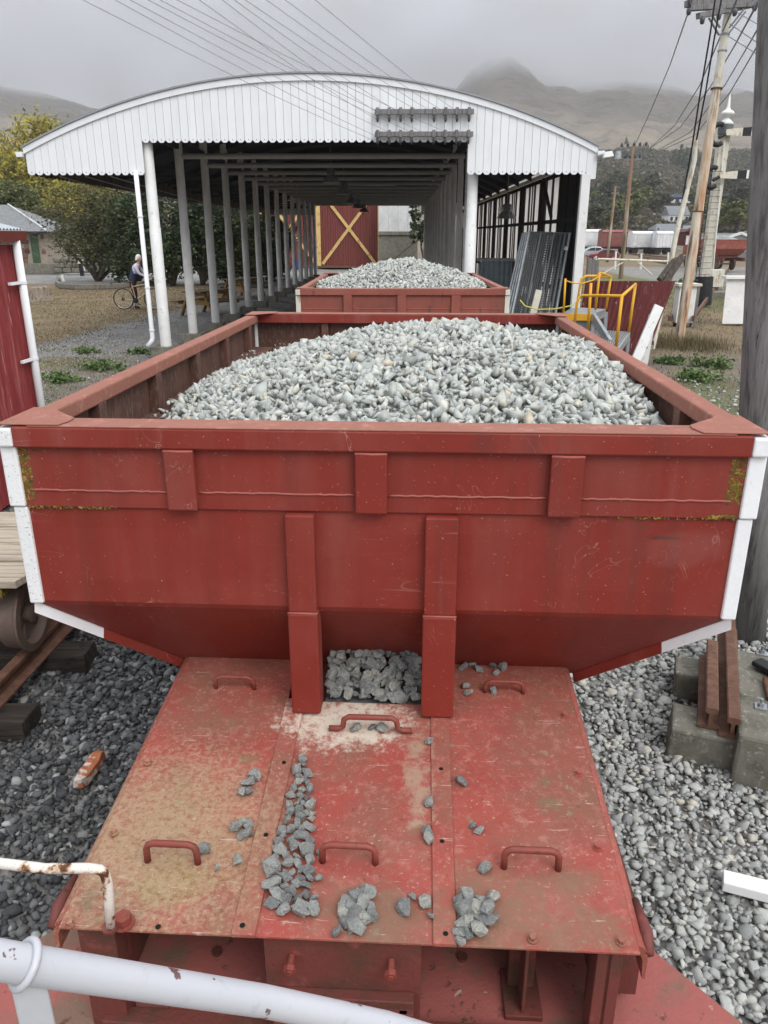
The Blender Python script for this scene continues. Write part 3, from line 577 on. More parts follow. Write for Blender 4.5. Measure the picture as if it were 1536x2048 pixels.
# ballast on both sides of the wagons
def ballast(name, label, reg, m, seed, excl=None, keep=None):
    r = np.random.default_rng(seed); P = []; Rd = []
    for (x0, x1, y0, y1, step, rad) in reg:
        for layer in (0, 1):
            p = jgrid(x0, x1, y0, y1, step, r)
            if keep is not None: p = p[keep(p[:, 0], p[:, 1], r)]
            rd = rad * np.clip(r.lognormal(0, 0.30, len(p)), 0.5, 2.2)
            z = gz_np(p[:, 0], p[:, 1]) + rd * 0.05 + layer * rad * 0.45 + 0.012 * np.sin(p[:, 0] * 5) * np.sin(p[:, 1] * 4)
            if layer: s = r.random(len(p)) < 0.6; p, rd, z = p[s], rd[s], z[s]
            P.append(np.column_stack([p, z])); Rd.append(rd)
    P = np.concatenate(P); Rd = np.concatenate(Rd)
    o = rocks(name, P, Rd, ROUND[:8] + SHARP[:8], [m], r, tilt=0.5); o['kind'] = 'stuff'; o['label'] = label; return o
def keepL(x, y, r): return np.ones(len(x), bool)
ballast('ballast', 'dark rounded ballast stones covering the ground beside the timber sleepers', [(-3.6, -0.5, 1.35, 4.0, 0.036, 0.0265), (-4.6, -0.5, 4.0, 7.6, 0.044, 0.030)], M['ballast_dark'], 21)
ballast('ballast', 'pale grey ballast stones covering the ground around the concrete blocks', [(0.5, 2.6, 1.35, 4.0, 0.034, 0.026), (0.5, 3.6, 4.0, 7.0, 0.042, 0.029)], M['ballast'], 22)
def keepG(x, y, r): return r.random(len(x)) < 0.30
ballast('path_gravel', 'small stones and grit scattered over the bare ground by the shed posts', [(-9.0, -3.5, 8.0, 17.5, 0.075, 0.016), (-8.0, -3.8, 17.5, 26, 0.11, 0.022)], M['ballast'], 25, keep=keepG)
def keepR(x, y, r): return r.random(len(x)) < np.clip(1.2 - (y - 6.5) / 12 - (x - 3) * 0.14, 0.05, 1)
ballast('ballast', 'sparse pale ballast stones scattered on the dirt beyond the tall timber pole', [(2.6, 8.5, 5.6, 15, 0.11, 0.036)], M['ballast'], 23, keep=keepR)

# ================================================================== hopper wagons
SH = random.Random(5)
def hopper(label, loc, yaw, detail, paint, rimpaint, group):
    w = thing('hopper_wagon', label, 'railway wagon', loc, yaw, group)
    Lw, W = 3.74, 1.2
    K = dict(parent=w, local=True)
    # front and rear ends
    for end in (0, 1):
        fy = (lambda y: y) if not end else (lambda y: Lw - y)
        def bx(x0, x1, y0, y1, z0, z1): a, b = sorted((fy(y0), fy(y1))); return MB().hexa([(x0, a, z0), (x1, a, z0), (x1, b, z0), (x0, b, z0), (x0, a, z1), (x1, a, z1), (x1, b, z1), (x0, b, z1)])
        bx(-1.155, 1.155, -0.012, 0.02, 1.905, 2.112).build('upper_end_plate', [paint], bevel=0.003, **K)
        m = MB(); n = 24
        for i in range(n):          # one plate, slightly dished by use, bent back at the hip
            pass
        pts = []
        for j, (y, z) in enumerate([(0.004, 1.903), (0.004, 1.83), (0.004, 1.74), (0.004, 1.64), (0.004, 1.557), (0.012, 1.540), (0.13, 1.385), (0.34, 1.12)]):
            half = 1.165 if z > 1.53 else 1.165 - (1.54 - z) / (1.54 - 1.12) * 0.41
            for i in range(n + 1):
                x = -half + 2 * half * i / n; d = 0.0022 * math.sin(x * 3.3 + z * 9) + 0.0016 * math.sin(x * 7.7 - z * 5) if 0 < i < n and 1.58 < z < 1.9 else 0
                pts.append((x, fy(y + d), z))
        fs = [(j * (n + 1) + i, j * (n + 1) + i + 1, (j + 1) * (n + 1) + i + 1, (j + 1) * (n + 1) + i) for j in range(7) for i in range(n)]
        lp = MB().add(pts, fs); o = lp.build('lower_end_plate', [paint], smooth=False, **K)
        sl = o.modifiers.new('thickness', 'SOLIDIFY'); sl.thickness = 0.012; sl.offset = 0
        bx(-1.153, 1.153, -0.035, 0.085, 2.112, 2.18).build('end_rim', [paint, rimpaint], bevel=0.006, **K)
        tp = bx(-1.10, 1.10, -0.0335, 0.083, 2.1805, 2.1835).build('rim_cap', [rimpaint], **K)
        for sx in (-1, 1):
            zz = [(1.152, 1.907, 1.205, 2.176)]
            x0, x1 = sorted((sx * 1.153, sx * 1.207))
            bx(x0, x1, -0.037, 0.05, 2.113, 2.174).build('corner_cap', (M['white_clean'] if sx > 0 else M['white_edge']) if detail else M['offwhite'], bevel=0.007, **K)
            bx(x0, x1, -0.022, 0.05, 1.907, 2.111).build('corner_strip', (M['white_clean'] if sx > 0 else M['white_edge']) if detail else M['offwhite'], bevel=0.006, **K)
            x0, x1 = sorted((sx * 1.152, sx * 1.200))
            bx(x0, x1, -0.014, 0.05, 1.548, 1.904).build('corner_strip', (M['white_clean'] if sx > 0 else M['white_edge']) if detail else M['offwhite'], bevel=0.006, **K)
            A_ = Vector((sx * 1.188, fy(-0.004), 1.552)); B_ = Vector((sx * 0.765, fy(0.335), 1.118)); mid = A_.lerp(B_, 0.40)
            outw = Vector((sx * 0.006, 0, -0.044)); inw = Vector((0, (1 if not end else -1) * 0.07, 0.02))
            for nm, a, b, mt in (('painted_flange', A_, mid, M['white_clean']), ('sloping_flange', mid, B_, paint)):
                MB().hexa([a + outw, b + outw, b + outw + inw, a + outw + inw, a, b, b + inw, a + inw]).build(nm, [mt], **K)
            g_ = MB().prism([(sx * 1.2, fy(-0.03), 2.184), (sx * 1.0, fy(-0.03), 2.184), (sx * 0.985, fy(0.03), 2.184), (sx * 0.99, fy(0.07), 2.184), (sx * 1.09, fy(0.17), 2.184), (sx * 1.125, fy(0.22), 2.184), (sx * 1.2, fy(0.22), 2.184)], (0, 0, 0.005))
            g_.build('corner_gusset', [rimpaint], bevel=0.004, **K)
        if end == 0 or not detail:
            for x0, x1 in ((-0.669, -0.573), (-0.060, 0.042), (0.550, 0.652)):
                bx(x0, x1, -0.040, -0.010, 1.909, 2.1115).build('stiffener', [paint], bevel=0.005, **K)
                MB().tube([(x0, fy(-0.036), 2.107), ((x0 + x1) / 2, fy(-0.037), 2.106), (x1, fy(-0.036), 2.107)], 0.0045, 6).build('weld_bead', [M['weld']], smooth=True, **K)
            for a, b in ((-1.13, -0.672), (-0.570, -0.063), (0.045, 0.547), (0.655, 1.12)):
                nn = 26; MB().tube([(a + (b - a) * i / nn, fy(-0.0125), 1.964 + SH.uniform(-0.0016, 0.0016)) for i in range(nn + 1)], 0.0042, 5).build('weld_bead', [M['weld']], smooth=True, **K)
        if end == 0 and detail:
            for x0, x1 in ((-0.292, -0.196), (0.165, 0.272)):
                bx(x0, x1, -0.034, 0.003, 1.547, 1.898).build('upright', [paint], bevel=0.006, **K)
                x0, x1 = (x0 - 0.003, x1 + 0.003)
                bx(x0, x1, -0.040, 0.05, 1.15, 1.544).build('support_leg', [paint], bevel=0.006, **K)
                MB().tube([(x0, -0.034, 1.545), (x1, -0.035, 1.5455)], 0.0045, 6).build('weld_bead', [M['weld']], smooth=True, **K)
    # sides
    for sx in (-1, 1):
        MB().box((sx * 1.188, Lw / 2, 1.865), (0.02, Lw - 0.05, 0.62)).build('side_plate', [paint, ], **K)
        MB().box((sx * 1.1745, Lw / 2, 1.90), (0.004, Lw - 0.1, 0.40)).build('inner_side_plate', M['inner'], **K)
        MB().box((sx * 1.162, Lw / 2, 2.150), (0.076, Lw - 0.24, 0.058)).build('side_rim', [rimpaint], bevel=0.008, **K)
        MB().hexa([(sx * 0.76, 0.34, 1.12), (sx * 0.76, Lw - 0.34, 1.12), (sx * 0.745, Lw - 0.34, 1.12), (sx * 0.745, 0.34, 1.12), (sx * 1.195, 0.03, 1.553), (sx * 1.195, Lw - 0.03, 1.553), (sx * 1.178, Lw - 0.03, 1.556), (sx * 1.178, 0.03, 1.556)]).build('hopper_slope', [paint], **K)
        for y in (0.62, 1.30, 1.98, 2.66, 3.34):
            MB().box((sx * 1.15, y, 1.98), (0.05, 0.075, 0.285)).build('rib', M['inner'], bevel=0.004, **K)
            MB().box((sx * 1.21, y, 1.85), (0.03, 0.08, 0.58)).build('outer_rib', [paint], bevel=0.004, **K)
    MB().box((0, Lw - 0.022, 1.98), (2.34, 0.004, 0.265)).build('inner_end_plate', M['inner'], **K)
    MB().box((0, 0.025, 1.98), (2.34, 0.006, 0.265)).build('inner_end_plate', M['inner'], **K)
    for x in (-0.62, 0.0, 0.55): MB().box((x, Lw - 0.045, 1.99), (0.05, 0.04, 0.24)).build('rib', M['inner'], **K)
    MB().box((-1.10, Lw / 2, 1.925), (0.17, Lw - 0.3, 0.03)).build('ledge', M['inner'], bevel=0.003, **K)
    MB().box((-1.022, Lw / 2, 1.875), (0.012, Lw - 0.3, 0.09)).build('ledge_flange', M['inner'], **K)
    MB().box((0, Lw - 0.11, 1.925), (2.0, 0.16, 0.03)).build('ledge', M['inner'], bevel=0.003, **K)
    MB().box((1.125, Lw / 2, 1.90), (0.10, Lw - 0.3, 0.03)).build('ledge', M['inner'], bevel=0.003, **K)
    # underframe and wheels
    for sx in (-1, 1): MB().box((sx * 0.72, Lw / 2, 0.85), (0.12, 5.2, 0.24)).build('sole_bar', M['deck_dark'], **K)
    MB().box((0, Lw / 2, 1.02), (1.46, 2.9, 0.2)).build('hopper_base', M['deck_dark'], **K)
    for y in (0.75, Lw - 0.75):
        for sx in (-1, 1):
            wh = MB().lathe([(0.06, -0.07), (0.42, -0.06), (0.46, -0.05), (0.46, -0.02), (0.43, 0.0), (0.43, 0.06), (0.10, 0.06), (0.07, 0.10)], (sx * 0.56, y, 0.52 + 0.0), 24, 'X').build('wheel', M['iron'], smooth='auto', **K)
        MB().tube([(-0.6, y, 0.52), (0.6, y, 0.52)], 0.06, 10).build('axle', M['iron'], **K)
    return w
M['red_rim2'] = mat('red_gusset_paint', (0.36, 0.10, 0.085), 0.65, layers=[lay((0.26, 0.10, 0.07), 6, 0.5, 0.66, 0.7, 7), lay((0.62, 0.58, 0.55), 14, 0.68, 0.71, 0.9, 6, seed=3)], bump=0.3, bscale=60)
M['red2'] = mat('faded_red_wagon_paint', (0.27, 0.080, 0.057), 0.7, layers=[lay((0.17, 0.06, 0.045), 5, 0.52, 0.68, 0.8, 8, (1, 1, 0.3)), lay((0.34, 0.12, 0.09), 3, 0.5, 0.7, 0.6, 6, seed=2), lay((0.10, 0.05, 0.04), 13, 0.62, 0.7, 0.7, 6, (1, 1, 0.5), seed=4)], bump=0.2)
W1L, W1Y = (-0.03, 2.34, 0), -math.radians(3.0)
wag1 = hopper('red hopper wagon with white corner edges, heaped with gravel above the flat red cover', W1L, W1Y, True, M['red'], M['red_rim'], None)
wag2 = hopper('faded red hopper wagon with a higher gravel heap, standing at the mouth of the shed', (0.21, 8.95, 0), -math.radians(0.6), False, M['red2'], M['red_rim'], None)
W1M = ROOTM[wag1]; W1I = W1M.inverted()

def load(name, label, wagM, hf, seed, step, rad, ledge):
    r = np.random.default_rng(seed); P = []; R2 = []
    for layer in range(3):
        p = jgrid(-1.09, 1.11, 0.10, 3.60, step, r); z = hf(p[:, 0], p[:, 1]); rd = rad * np.clip(r.lognormal(0, 0.30, len(p)), 0.5, 1.9)
        if layer: s = r.random(len(p)) < 0.72; p, z, rd = p[s], z[s], rd[s]
        P.append(np.column_stack([p, z + layer * rad * 0.42 - 0.008])); R2.append(rd)
    if ledge:
        for k in range(170):
            y = r.uniform(0.1, 3.5); d = r.random() ** 1.6
            if r.random() > 1.15 - y / 3.6: continue
            P.append(np.array([[-1.03 - 0.12 * d * (1 if y < 1.6 else 0.6), y, 1.955 + r.uniform(0, 0.03)]])); R2.append(np.array([r.uniform(0.014, 0.03)]))
        for k in range(26): P.append(np.array([[r.uniform(-1.0, -0.45), 3.6 + r.uniform(-0.03, 0.04), 1.955]])); R2.append(np.array([r.uniform(0.013, 0.026)]))
    P = np.concatenate(P); R2 = np.concatenate(R2)
    bed = grid_tris(np.linspace(-1.12, 1.14, 40), np.linspace(0.05, 3.62, 60), lambda a, b: hf(a, b) - 0.012)
    o = rocks(name, P, R2, SHARP, [M['gravel'], M['gravel_bed']], r, None, bed)
    o.matrix_world = wagM; o['kind'] = 'stuff'; o['label'] = label
    return o
def heap1(x, y):
    dy = y - 1.95
    h = 0.078 - np.where(dy < 0, 0.215, 0.36) * (np.abs(dy) / 1.75) ** 1.9
    dx = x - 0.25; h = h - np.where(dx < 0, 0.235, 0.185) * (np.abs(dx) / 1.15) ** 1.7
    return 2.18 + np.maximum(h, -0.36) + 0.014 * np.sin(x * 9 + y * 3) * np.sin(y * 8 - x * 2)
def heap2(x, y):
    h = 0.25 - 0.34 * (np.abs(y - 1.9) / 1.75) ** 1.5 - 0.30 * (np.abs(x - 0.03) / 1.12) ** 1.35
    return 2.18 + np.maximum(h, -0.40) + 0.015 * np.sin(x * 8 + y * 3) * np.sin(y * 7 - x * 2)
load('gravel_load', 'heap of pale crushed gravel filling the red hopper wagon with white corners', W1M, heap1, 31, 0.040, 0.034, True)
load('gravel_load', 'high heap of pale crushed gravel in the faded hopper wagon by the shed', ROOTM[wag2], heap2, 32, 0.046, 0.036, False)
# ================================================================== flat cover in front of the hopper (parts of the wagon)
K = dict(parent=wag1, local=True)
def zd(y): return 1.1452 + 0.0798 * y
def deckpt(px, py, lift=0.0):    # point of the cover seen at a pixel, in the wagon's own frame
    r = ray(px, py); t = (1.15 - 0.0798 * 2.4 - CZ) / (r.z - 0.0798 * r.y)
    p = W1I @ (Vector((0, 0, CZ)) + r * t); p.z += lift; return p
def slab(x0, x1, y0, y1, th, lift, x0b=None, x1b=None):
    x0b = x0 if x0b is None else x0b; x1b = x1 if x1b is None else x1b
    b = [(x0, y0, zd(y0) + lift - th), (x1, y0, zd(y0) + lift - th), (x1b, y1, zd(y1) + lift - th), (x0b, y1, zd(y1) + lift - th)]
    return MB().hexa(b + [(p[0], p[1], p[2] + th) for p in b])
YF, YB = -0.89, 0.36
slab(-0.765, -0.310, YF, YB, 0.008, -0.003, x1b=-0.330).build('cover_plate', M['deck'], bevel=0.002, label='ochre stained left cover plate', **K)
slab(-0.255, 0.203, YF, 0.045, 0.008, -0.003, -0.268, 0.201).build('cover_plate', M['deck'], bevel=0.002, label='centre cover plate with a scuffed white patch', **K)
slab(0.262, 0.715, YF, YB, 0.008, -0.003, x0b=0.252).build('cover_plate', M['deck'], bevel=0.002, label='red cover plate on the pole side', **K)
slab(-0.313, -0.252, YF - 0.003, 0.05, 0.012, 0.004, -0.330, -0.262).build('cover_strip', M['deck'], bevel=0.002, **K)
slab(0.200, 0.260, YF - 0.003, 0.05, 0.012, 0.004, 0.197, 0.262).build('cover_strip', M['deck'], bevel=0.002, **K)
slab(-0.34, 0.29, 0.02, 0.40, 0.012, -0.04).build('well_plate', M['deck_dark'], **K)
for sx, xe in ((-1, -0.765), (1, 0.715)):
    m = MB(); prof = [(0, 0), (0.014, -0.006), (0.024, -0.02), (0.028, -0.05), (0.028, -0.11), (0.020, -0.11), (0.016, -0.05), (0.0, -0.010)]
    a = [(xe + sx * p[0], YF + 0.02, zd(YF + 0.02) + p[1] - 0.003) for p in prof]
    m.prism(a, (0, YB - YF - 0.02, 0.0798 * (YB - YF - 0.02))).build('cover_skirt', M['deck'], smooth='auto', **K)
    m = MB().tube([(xe + sx * 0.030, YF + 0.02, zd(YF) - 0.03), (xe + sx * 0.034, YF + 0.07, zd(YF) - 0.012), (xe + sx * 0.030, YF + 0.17, zd(YF + 0.17) - 0.02)], [0.012, 0.017, 0.009], 10).build('curled_edge', M['deck_dark'], smooth=True, **K)
def grab(x0, x1, y, h, r=0.0085, feet=0.0):
    z = zd(y); c = 0.022
    if feet:
        pts = [(x0, y, z + r), (x0 + feet, y, z + r), (x0 + feet + 0.014, y, z + r + 0.008), (x0 + feet + 0.018, y, z + h - 0.012), (x0 + feet + 0.034, y, z + h), (x1 - feet - 0.034, y, z + h), (x1 - feet - 0.018, y, z + h - 0.012), (x1 - feet - 0.014, y, z + r + 0.008), (x1 - feet, y, z + r), (x1, y, z + r)]
    else:
        pts = [(x0, y, z - 0.004), (x0, y, z + h - c), (x0 + 0.006, y, z + h - 0.007), (x0 + c, y, z + h), (x1 - c, y, z + h - 0.001), (x1 - 0.006, y, z + h - 0.008), (x1, y, z + h - c), (x1 + 0.001, y, z - 0.004)]
    MB().tube(pts, r, 10).build('grab_handle', M['handle'], smooth=True, **K)
grab(-0.606, -0.463, 0.104, 0.048, 0.0075); grab(0.399, 0.538, 0.127, 0.045, 0.0075); grab(-0.155, 0.132, -0.113, 0.058, 0.010, 0.035)
grab(-0.602, -0.460, -0.677, 0.062, 0.0098); grab(-0.109, 0.039, -0.655, 0.058, 0.0095); grab(0.399, 0.548, -0.65, 0.062, 0.0098)
def hexbolt(p, r, h, mt=None):
    MB().disc(p, r * 1.35, (0, -0.08, 1), 0.004, 14).disc((p.x, p.y, p.z + 0.003), r, (0, -0.08, 1), h, 6).build('bolt_head', mt or M['deck'], **K)
for q in [(1130, 1433), (1158, 1549), (1195, 1697), (1065, 1880), (1242, 1886), (140, 1850), (296, 1526), (228, 1666)]: hexbolt(deckpt(*q), 0.0095, 0.012)
hexbolt(deckpt(248, 1846), 0.021, 0.024, M['handle'])
for q in [(596, 1423), (568, 1527), (532, 1672), (485, 1853), (880, 1430), (882, 1540), (884, 1685), (891, 1870), (316, 1852)]:
    p = deckpt(*q); MB().disc((p.x, p.y, p.z + 0.0045 if q[0] != 316 else p.z - 0.0025), 0.0072, (0, -0.08, 1), 0.0006, 12).build('bolt_hole', M['hole'], **K)
# bent pipe at the corner
b0 = deckpt(222, 1856); wb = W1M @ b0
up = W1I @ at(214, 1752, wb.y); lf = W1I @ at(-40, 1722, wb.y - 0.05)
pts = [b0 + Vector((0, 0, -0.01)), b0.lerp(up, 0.55), b0.lerp(up, 0.86), up + Vector((-0.005, 0, 0.008)), up.lerp(lf, 0.05) + Vector((0, 0, 0.018)), up.lerp(lf, 0.15) + Vector((0, 0, 0.018)), up.lerp(lf, 0.5), lf]
MB().tube(pts, 0.0125, 12).build('bent_pipe', M['rusty_white'], smooth=True, label='bent white pipe flaking to rust', **K)
MB().disc(b0, 0.022, (0, -0.08, 1), 0.008, 12).build('pipe_flange', M['deck_dark'], **K)
# under the cover
def bxl(name, x0, x1, y0, y1, z0, z1, mt, bevel=0.003): return MB().hexa([(x0, y0, z0), (x1, y0, z0), (x1, y1, z0), (x0, y1, z0), (x0, y0, z1), (x1, y0, z1), (x1, y1, z1), (x0, y1, z1)]).build(name, mt, bevel=bevel, **K)
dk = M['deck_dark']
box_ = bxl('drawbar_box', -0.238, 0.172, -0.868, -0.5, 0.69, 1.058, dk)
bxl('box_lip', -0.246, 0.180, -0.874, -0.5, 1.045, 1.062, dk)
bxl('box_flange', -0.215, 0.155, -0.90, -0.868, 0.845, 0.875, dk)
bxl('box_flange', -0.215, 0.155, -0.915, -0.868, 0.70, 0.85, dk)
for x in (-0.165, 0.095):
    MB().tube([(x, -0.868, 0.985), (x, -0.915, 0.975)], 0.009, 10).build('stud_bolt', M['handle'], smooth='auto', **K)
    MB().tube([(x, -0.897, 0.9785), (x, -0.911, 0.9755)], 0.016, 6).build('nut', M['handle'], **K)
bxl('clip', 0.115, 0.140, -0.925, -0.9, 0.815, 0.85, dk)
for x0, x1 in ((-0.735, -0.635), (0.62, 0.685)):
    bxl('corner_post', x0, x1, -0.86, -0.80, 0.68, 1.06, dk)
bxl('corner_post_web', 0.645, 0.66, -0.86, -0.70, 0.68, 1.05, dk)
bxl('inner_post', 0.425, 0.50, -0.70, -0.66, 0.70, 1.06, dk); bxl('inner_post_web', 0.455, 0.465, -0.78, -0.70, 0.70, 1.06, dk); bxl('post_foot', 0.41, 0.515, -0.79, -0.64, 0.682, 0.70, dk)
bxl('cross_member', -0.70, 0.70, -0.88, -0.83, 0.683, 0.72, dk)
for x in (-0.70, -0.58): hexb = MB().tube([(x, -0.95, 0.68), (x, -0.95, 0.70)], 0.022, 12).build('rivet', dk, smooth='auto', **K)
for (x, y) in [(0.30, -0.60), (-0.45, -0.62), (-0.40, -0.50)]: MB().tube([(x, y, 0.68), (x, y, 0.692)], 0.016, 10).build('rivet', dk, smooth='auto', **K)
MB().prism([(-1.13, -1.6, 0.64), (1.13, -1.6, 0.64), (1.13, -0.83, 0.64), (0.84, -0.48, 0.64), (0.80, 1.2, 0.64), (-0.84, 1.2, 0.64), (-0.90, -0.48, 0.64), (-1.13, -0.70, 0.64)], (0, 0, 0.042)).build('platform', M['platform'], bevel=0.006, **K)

# ------------------------------------------------------------------ lichen along the seams of the end plate
lich = MB(); r_ = random.Random(3)
def crust(x0, x1, z0, z1, n, y, s=(0.002, 0.008)):
    for i in range(n):
        x = r_.uniform(x0, x1); z = r_.uniform(z0, z1); q = r_.uniform(*s); k = 6
        ring = [(x + q * r_.uniform(0.6, 1.2) * math.cos(2 * PI * j / k), y, z + q * r_.uniform(0.6, 1.2) * math.sin(2 * PI * j / k)) for j in range(k)]
        b = len(lich.v); lich.add(ring + [(x, y - q * 0.45, z)], [(j, (j + 1) % k, k) for j in range(k)])
crust(1.105, 1.152, 1.955, 2.108, 170, -0.0122); crust(1.06, 1.15, 1.907, 1.915, 60, -0.013); crust(0.75, 1.1, 1.900, 1.907, 80, -0.0125, (0.001, 0.004)); crust(1.143, 1.165, 1.56, 1.9, 120, 0.0035, (0.002, 0.006))
crust(-1.152, -1.12, 1.93, 2.108, 170, -0.0122); crust(-1.15, -1.06, 2.095, 2.11, 40, -0.0122, (0.001, 0.004)); crust(-1.15, -0.85, 1.900, 1.908, 130, -0.0125, (0.001, 0.004)); crust(-1.165, -1.15, 1.56, 1.9, 90, 0.0035, (0.002, 0.005))
def edge_crust(a, b, n, jit=0.012, s=(0.002, 0.006)):
    a, b = Vector(a), Vector(b)
    for i in range(n):
        u = r_.random(); c = a.lerp(b, u) + Vector((r_.gauss(0, jit), 0, abs(r_.gauss(0, jit)))); c.y -= 0.004; q = r_.uniform(*s); k = 6
        ring = [c + Vector((q * r_.uniform(.6, 1.2) * math.cos(2 * PI * j / k), 0, q * r_.uniform(.6, 1.2) * math.sin(2 * PI * j / k))) for j in range(k)]; bb_ = len(lich.v)
        lich.add(ring + [c - Vector((0, q * .45, 0))], [(j, (j + 1) % k, k) for j in range(k)])
edge_crust((1.15, 0.006, 1.548), (0.95, 0.16, 1.36), 150); edge_crust((-1.15, 0.006, 1.548), (-0.98, 0.14, 1.38), 70); edge_crust((0.95, 0.16, 1.36), (0.75, 0.31, 1.16), 70, 0.006, (0.001, 0.003))
lo = lich.build('lichen_crust', M['moss'], smooth=True, **K); lo['kind'] = 'stuff'

# ------------------------------------------------------------------ loose stones on the cover: each one its own thing
STM = []
CHUNK = [rock_variant(300 + i, 15 + i % 4, (1, random.Random(i + 9).uniform(0.7, 0.95), random.Random(i + 90).uniform(0.5, 0.75))) for i in range(16)]
for i, (vs, fs) in enumerate(CHUNK + ROUND[:8]):
    me = bpy.data.meshes.new('stone'); me.from_pydata([tuple(v) for v in vs], [], [tuple(f) for f in fs]); me.materials.append(M['stone']); STM.append(me)
rs = random.Random(44)
def stone(p, size, label, group=None, rnd=False, lift=None):       # p in the wagon's frame
    me = STM[rs.randrange(len(CHUNK), len(STM))] if rnd else STM[rs.randrange(0, len(CHUNK))]
    o = bpy.data.objects.new('stone', me); COL.objects.link(o)
    o.rotation_euler = (rs.gauss(0, 0.5), rs.gauss(0, 0.5), rs.uniform(0, 6.28)); o.scale = (size, size, size)
    q = W1M @ Vector(p); o.location = (q.x, q.y, q.z + (size * 0.42 if lift is None else lift))
    return tag(o, label, 'stone', group)
seamL = [(1505, 598), (1545, 586), (1600, 572), (1650, 560), (1700, 545), (1760, 533), (1825, 524)]; seamR = [(1505, 606), (1545, 622), (1600, 636), (1650, 632), (1700, 622), (1760, 628), (1825, 640)]
def ip(tb, y):
    for (a, u), (b, v) in zip(tb[:-1], tb[1:]):
        if a <= y <= b: return u + (v - u) * (y - a) / (b - a)
    return tb[-1][1]
cands = []
for i in range(4000):
    cy = rs.uniform(1508, 1825); p = deckpt(rs.uniform(ip(seamL, cy) + 8, ip(seamR, cy) - 6), cy); s = 0.0232 * math.exp(rs.gauss(0, 0.25)) * (1.12 if cy > 1640 else 0.95)
    if all((p - q).length > 0.52 * (s + s2) for q, s2 in cands): cands.append((p, s))
    if len(cands) >= 100: break
for p, s in cands: stone(p, s, 'small grey stone in the narrow line of stones beside the left cover strip', 'stones in a line beside the left strip')
stone(deckpt(556, 1796), 0.034, 'round pale pebble at the lower end of the stone line', None, True); stone(deckpt(603, 1828), 0.032, 'round brownish pebble just below the stone line', None, True)
def cluster(pts, label, group):
    for x, y, s in pts: stone(deckpt(x, y), s * 1.22, label, group)
cluster([(692, 1812, .026), (712, 1800, .024), (735, 1790, .026), (722, 1815, .028), (690, 1832, .026), (712, 1838, .030), (742, 1822, .022), (728, 1842, .022), (745, 1838, .020), (705, 1858, .022), (690, 1850, .020), (675, 1868, .020), (715, 1862, .022), (700, 1822, .024)], 'grey stone in the small pile at the front of the centre plate', 'stones piled on the centre plate')
cluster([(920, 1806, .022), (938, 1800, .028), (958, 1806, .024), (985, 1800, .024), (928, 1826, .030), (952, 1822, .024), (975, 1826, .030), (982, 1845, .024), (922, 1850, .024), (940, 1850, .024), (962, 1846, .020), (918, 1870, .018), (935, 1872, .020), (922, 1888, .019), (950, 1838, .022), (968, 1812, .022)], 'grey stone in the pile on the red plate by the right strip', 'stones piled by the right strip')
stone(deckpt(956, 1866), 0.036, 'largest tan pebble in the pile by the right strip', None, True)
stone(deckpt(808, 1822), 0.032, 'rounded tan pebble alone between the two front piles', None, True)
stone(deckpt(823, 1796), 0.018, 'small flat stone behind the rounded tan pebble'); stone(deckpt(851, 1808), 0.028, 'angular pale stone touching the right strip near the front')
cluster([(858, 1486, .017), (858, 1610, .02), (856, 1668, .022), (858, 1682, .020), (862, 1835, .014)], 'small grey stone lodged against the left edge of the right strip', 'stones against the right strip')
cluster([(510, 1555, .024), (494, 1572, .022), (488, 1588, .022), (497, 1588, .020), (502, 1566, .018)], 'grey stone in the upper cluster on the stained left plate', 'upper cluster on the left plate')
cluster([(473, 1658, .026), (488, 1648, .022), (497, 1655, .018), (490, 1670, .026), (500, 1668, .014)], 'grey stone in the middle cluster on the stained left plate', 'middle cluster on the left plate')
stone(deckpt(473, 1724), 0.026, 'single pale stone on the left plate right of its front handle'); stone(deckpt(408, 1702), 0.026, 'grey stone touching the front handle of the left plate'); stone(deckpt(434, 1736), 0.012, 'tiny dark stone on the ochre stained plate')
stone(deckpt(638, 1758), 0.018, 'dark stone between the stone line and the centre handle', None, True); stone(deckpt(636, 1706), 0.009, 'tiny reddish stone beside the centre front handle')
stone(deckpt(712, 1460), 0.026, 'stone under the left bend of the big centre handle', None, True); stone(deckpt(764, 1460), 0.026, 'stone under the right bend of the big centre handle', None, True); stone(deckpt(745, 1457), 0.02, 'stone in the middle under the big centre handle')
stone(deckpt(923, 1568), 0.030, 'lone grey stone on the upper half of the red plate', None, True); stone(deckpt(945, 1655), 0.018, 'upper of two pale stones on the red plate'); stone(deckpt(957, 1665), 0.022, 'lower of two pale stones on the red plate'); stone(deckpt(969, 1740), 0.026, 'pale triangular stone left of the front handle on the red plate')
cluster([(932, 1375, .02), (937, 1390, .022), (922, 1318, .022), (927, 1338, .024), (945, 1330, .022), (949, 1318, .016), (978, 1322, .026), (985, 1335, .020), (1005, 1338, .022), (1022, 1320, .018), (1042, 1318, .02), (958, 1342, .02), (992, 1346, .018)], 'grey stone scattered on the red plate beside the right leg', 'stones beside the right leg')
stone(deckpt(988, 1386), 0.022, 'stone under the rear handle of the red plate', None, True); stone(deckpt(615, 1398), 0.02, 'flat stone at the foot of the left support leg'); stone(deckpt(495, 1304), 0.016, 'small stone at the rear of the stained left plate')
